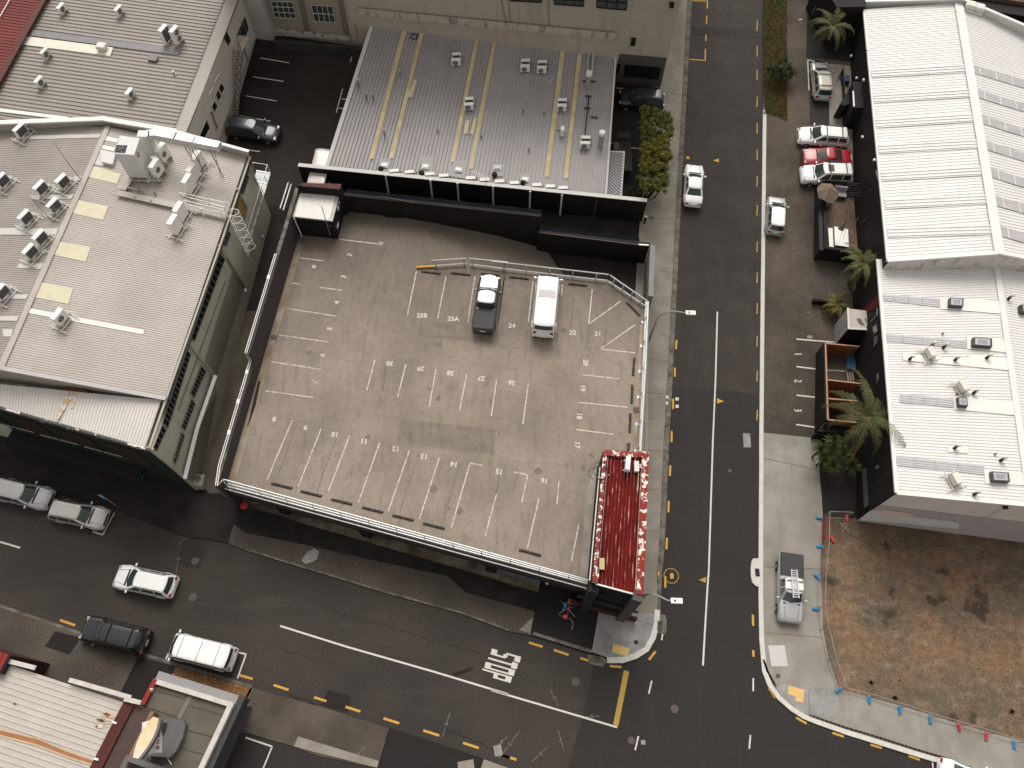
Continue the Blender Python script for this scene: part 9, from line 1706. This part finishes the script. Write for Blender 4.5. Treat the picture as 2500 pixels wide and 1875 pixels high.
def frond(m, base, az, el, L, droop, rng, w=.5, n=16, lw=.035):
    d = V(math.cos(az), math.sin(az), 0); P = []; p = base.copy(); e = el
    for k in range(n+1):
        P.append(p.copy()); p = p+(d*math.cos(e)+V(0, 0, math.sin(e)))*(L/n); e -= droop/n*(1+k/n)
    side = V(-d.y, d.x, 0)
    for k in range(1, n+1):
        q = P[k]; u = k/n; ll = w*math.sin(min(1, u*1.15+.12)*math.pi*.93)**.6*rng.uniform(.85, 1.1)+.05
        for sgn in (-1, 1):
            for sub in (0, .5):
                q2 = lerp(P[k-1], P[k], sub+.01); tdir = (P[k]-P[k-1]).normalized(); o = (side*sgn*.8+tdir*.55+V(0, 0, rng.uniform(-.15, .35)-.25*u)).normalized()
                m.quad(q2-tdir*lw*.6, q2+o*ll*.5-tdir*lw+V(0, 0, .02), q2+o*ll+V(0, 0, -.08), q2+o*ll*.5+tdir*lw, q2+tdir*lw*.6)
    return P
def palm(label, crown_px, base_px, hcrown, nfr, L, seed, dry=(), mat=None, trunk=True, drp=1.5, kname='palm_tree'):
    rng = random.Random(seed); b = gr(base_px, .1); top = at(crown_px, hcrown); t = thing(kname, label, 'palm', b)
    if trunk: MB().tube([b, lerp(b, top, .35)+V(.1, 0, .1), lerp(b, top, .7)+V(.05, .05, .1), top], [.24, .19, .17, .20], 10).build('trunk', M('palm_trunk', (.075, .055, .04), .95, .25, 6), t)
    m = MB(); m3 = MB(); m.keepn = m3.keepn = 1; m4 = MB()
    for k in range(nfr):
        az = 2*math.pi*k/nfr+rng.uniform(-.15, .15); el = rng.choice((.95, .55, .2))+rng.uniform(-.1, .1); P = frond(m, top+V(0, 0, .1), az, el, L*rng.uniform(.85, 1.1), drp*rng.uniform(.8, 1.15), rng, .30*L/3.2+.14); m4.tube(P[::2], [.03-.0028*i for i in range(len(P[::2]))], 4)
    for az in dry: P = frond(m3, top, az, -.2, L*.9, .8, rng, .22); m4.tube(P[::2], [.035-.003*i for i in range(len(P[::2]))], 4)
    m.build('fronds', mat or frondM, t)
    if dry: m3.build('dry_fronds', frondD, t)
    m4.build('frond_stems', M('frond_stem', (.13, .11, .03), .7, .2, 3), t)
    return t, top
t, tp = palm('tall palm with leaning trunk and long drooping fronds beside the white roof', (3, 2, 900, 310), (3, 2, 690, 520), 6.6, 13, 4.3, 5, dry=(-1.9, -.15), drp=1.55)
MB().cyl(tp+V(-.2, -.15, -.1), .22, .28, 12).build('crown_stub', M('stub_orange', (.34, .20, .06), .9, .2, 6), t)
palm('feathery palm between the two white roofs', (3, 1, 850, 640), (3, 1, 740, 800), 5.6, 16, 2.6, 9, mat=M('palm_leaf_fresh', (.06, .085, .018), .6, .3, 2, .3, 6, col2=(.11, .095, .03), msc=1.2))
palm('small yellowing palm in front of the entrance box', (3, 1, 640, 985), (3, 1, 610, 1030), gz(32)+1.4, 12, 1.7, 12, mat=M('palm_leaf_yellowing', (.05, .055, .014), .6, .3, 2, .3, 6, col2=(.16, .12, .03), msc=1.4), trunk=False)
palm('dark broad palm in the bed at the top of the picture', (3, 0, 590, 235), (3, 0, 520, 330), gz(66)+3.2, 17, 3.0, 21, mat=M('palm_leaf_shade', (.040, .048, .016), .65, .3, 2, .3, 6, col2=(.085, .07, .02), msc=.8))
def yucca(s, h, R_, seed, label):
    rng = random.Random(seed); b = gr(s, .1); c = at(s, b.z+h); t = thing('yucca', label, 'yucca', V(c.x, c.y, b.z), 'yuccas below the big palm'); m = MB(); m.keepn = 1
    for k in range(90):
        az = rng.uniform(0, 6.283); el = rng.uniform(-.2, 1.35); L = R_*rng.uniform(.9, 1.25); d = V(math.cos(az)*math.cos(el), math.sin(az)*math.cos(el), math.sin(el)); sd2 = V(-math.sin(az), math.cos(az), 0)*.028
        mid = c+d*L*.5; tip = c+d*L-V(0, 0, .12*L*math.cos(el)); m.quad(c-sd2*.6, mid-sd2, tip, mid+sd2, c+sd2*.6)
    m.build('leaves', yuccaM, t); MB().tube([V(c.x, c.y, b.z), c], [.09, .07], 7).build('stem', bark, t)
for k, (s, h, R_, lb) in enumerate((((3, 2, 607, 510), 2.3, .78, 'top middle yucca rosette of the clump'), ((3, 2, 692, 612), 2.2, .80, 'brightest yucca rosette right of the clump'), ((3, 2, 495, 575), 1.8, .75, 'leftmost yucca rosette over the new pavement'), ((3, 2, 520, 660), 1.5, .75, 'lower left yucca rosette with reddish leaf bases'), ((3, 2, 600, 710), 1.5, .8, 'lowest yucca rosette of the clump'), ((3, 2, 565, 620), 1.7, .8, 'yucca rosette in the heart of the clump'), ((3, 2, 765, 720), 1.2, .8, 'dim yucca rosette nearest the black wall'))): yucca(s, h, R_, 30+k, lb)
# verge grass: blades over the soil
r_ = random.Random(4); m = MB(); m.keepn = 1
for k in range(16000):
    x = r_.uniform(12, 212); y = r_.uniform(-60, 1020)
    if y > 960+(x-30)*.3 and x < 190 and y > 965: continue
    p = gr((3, 0, x, y), .13); a = r_.uniform(0, 6.28); d = V(math.cos(a), math.sin(a), 0)*.05; h = r_.uniform(.04, .14); m.quad(p-d*.4, p+d*.4, p+d*r_.uniform(.5, 2)+V(0, 0, h))
tag(m.build('grass', M('grass_blade', (.085, .095, .022), .7, .3, 2, .3, 8, col2=(.15, .085, .03), msc=.9), None), 'rough green and brown grass growing on the long verge', 'grass', kind='stuff')
m = MB(); m.keepn = 1
for s in ((3, 3, 920, 935), (3, 3, 1120, 1070), (3, 3, 2110, 1180)):
    for k in range(60): p = gr((s[0], s[1], s[2]+r_.gauss(0, 9), s[3]+r_.gauss(0, 9)), .03); a = r_.uniform(0, 6.28); d = V(math.cos(a), math.sin(a), 0)*.03; m.quad(p-d, p+d, p+d*3+V(0, 0, r_.uniform(.1, .25)))
tag(m.build('weeds', leafD, None), 'few dark weed tufts on the bare earth', 'weeds', kind='stuff')
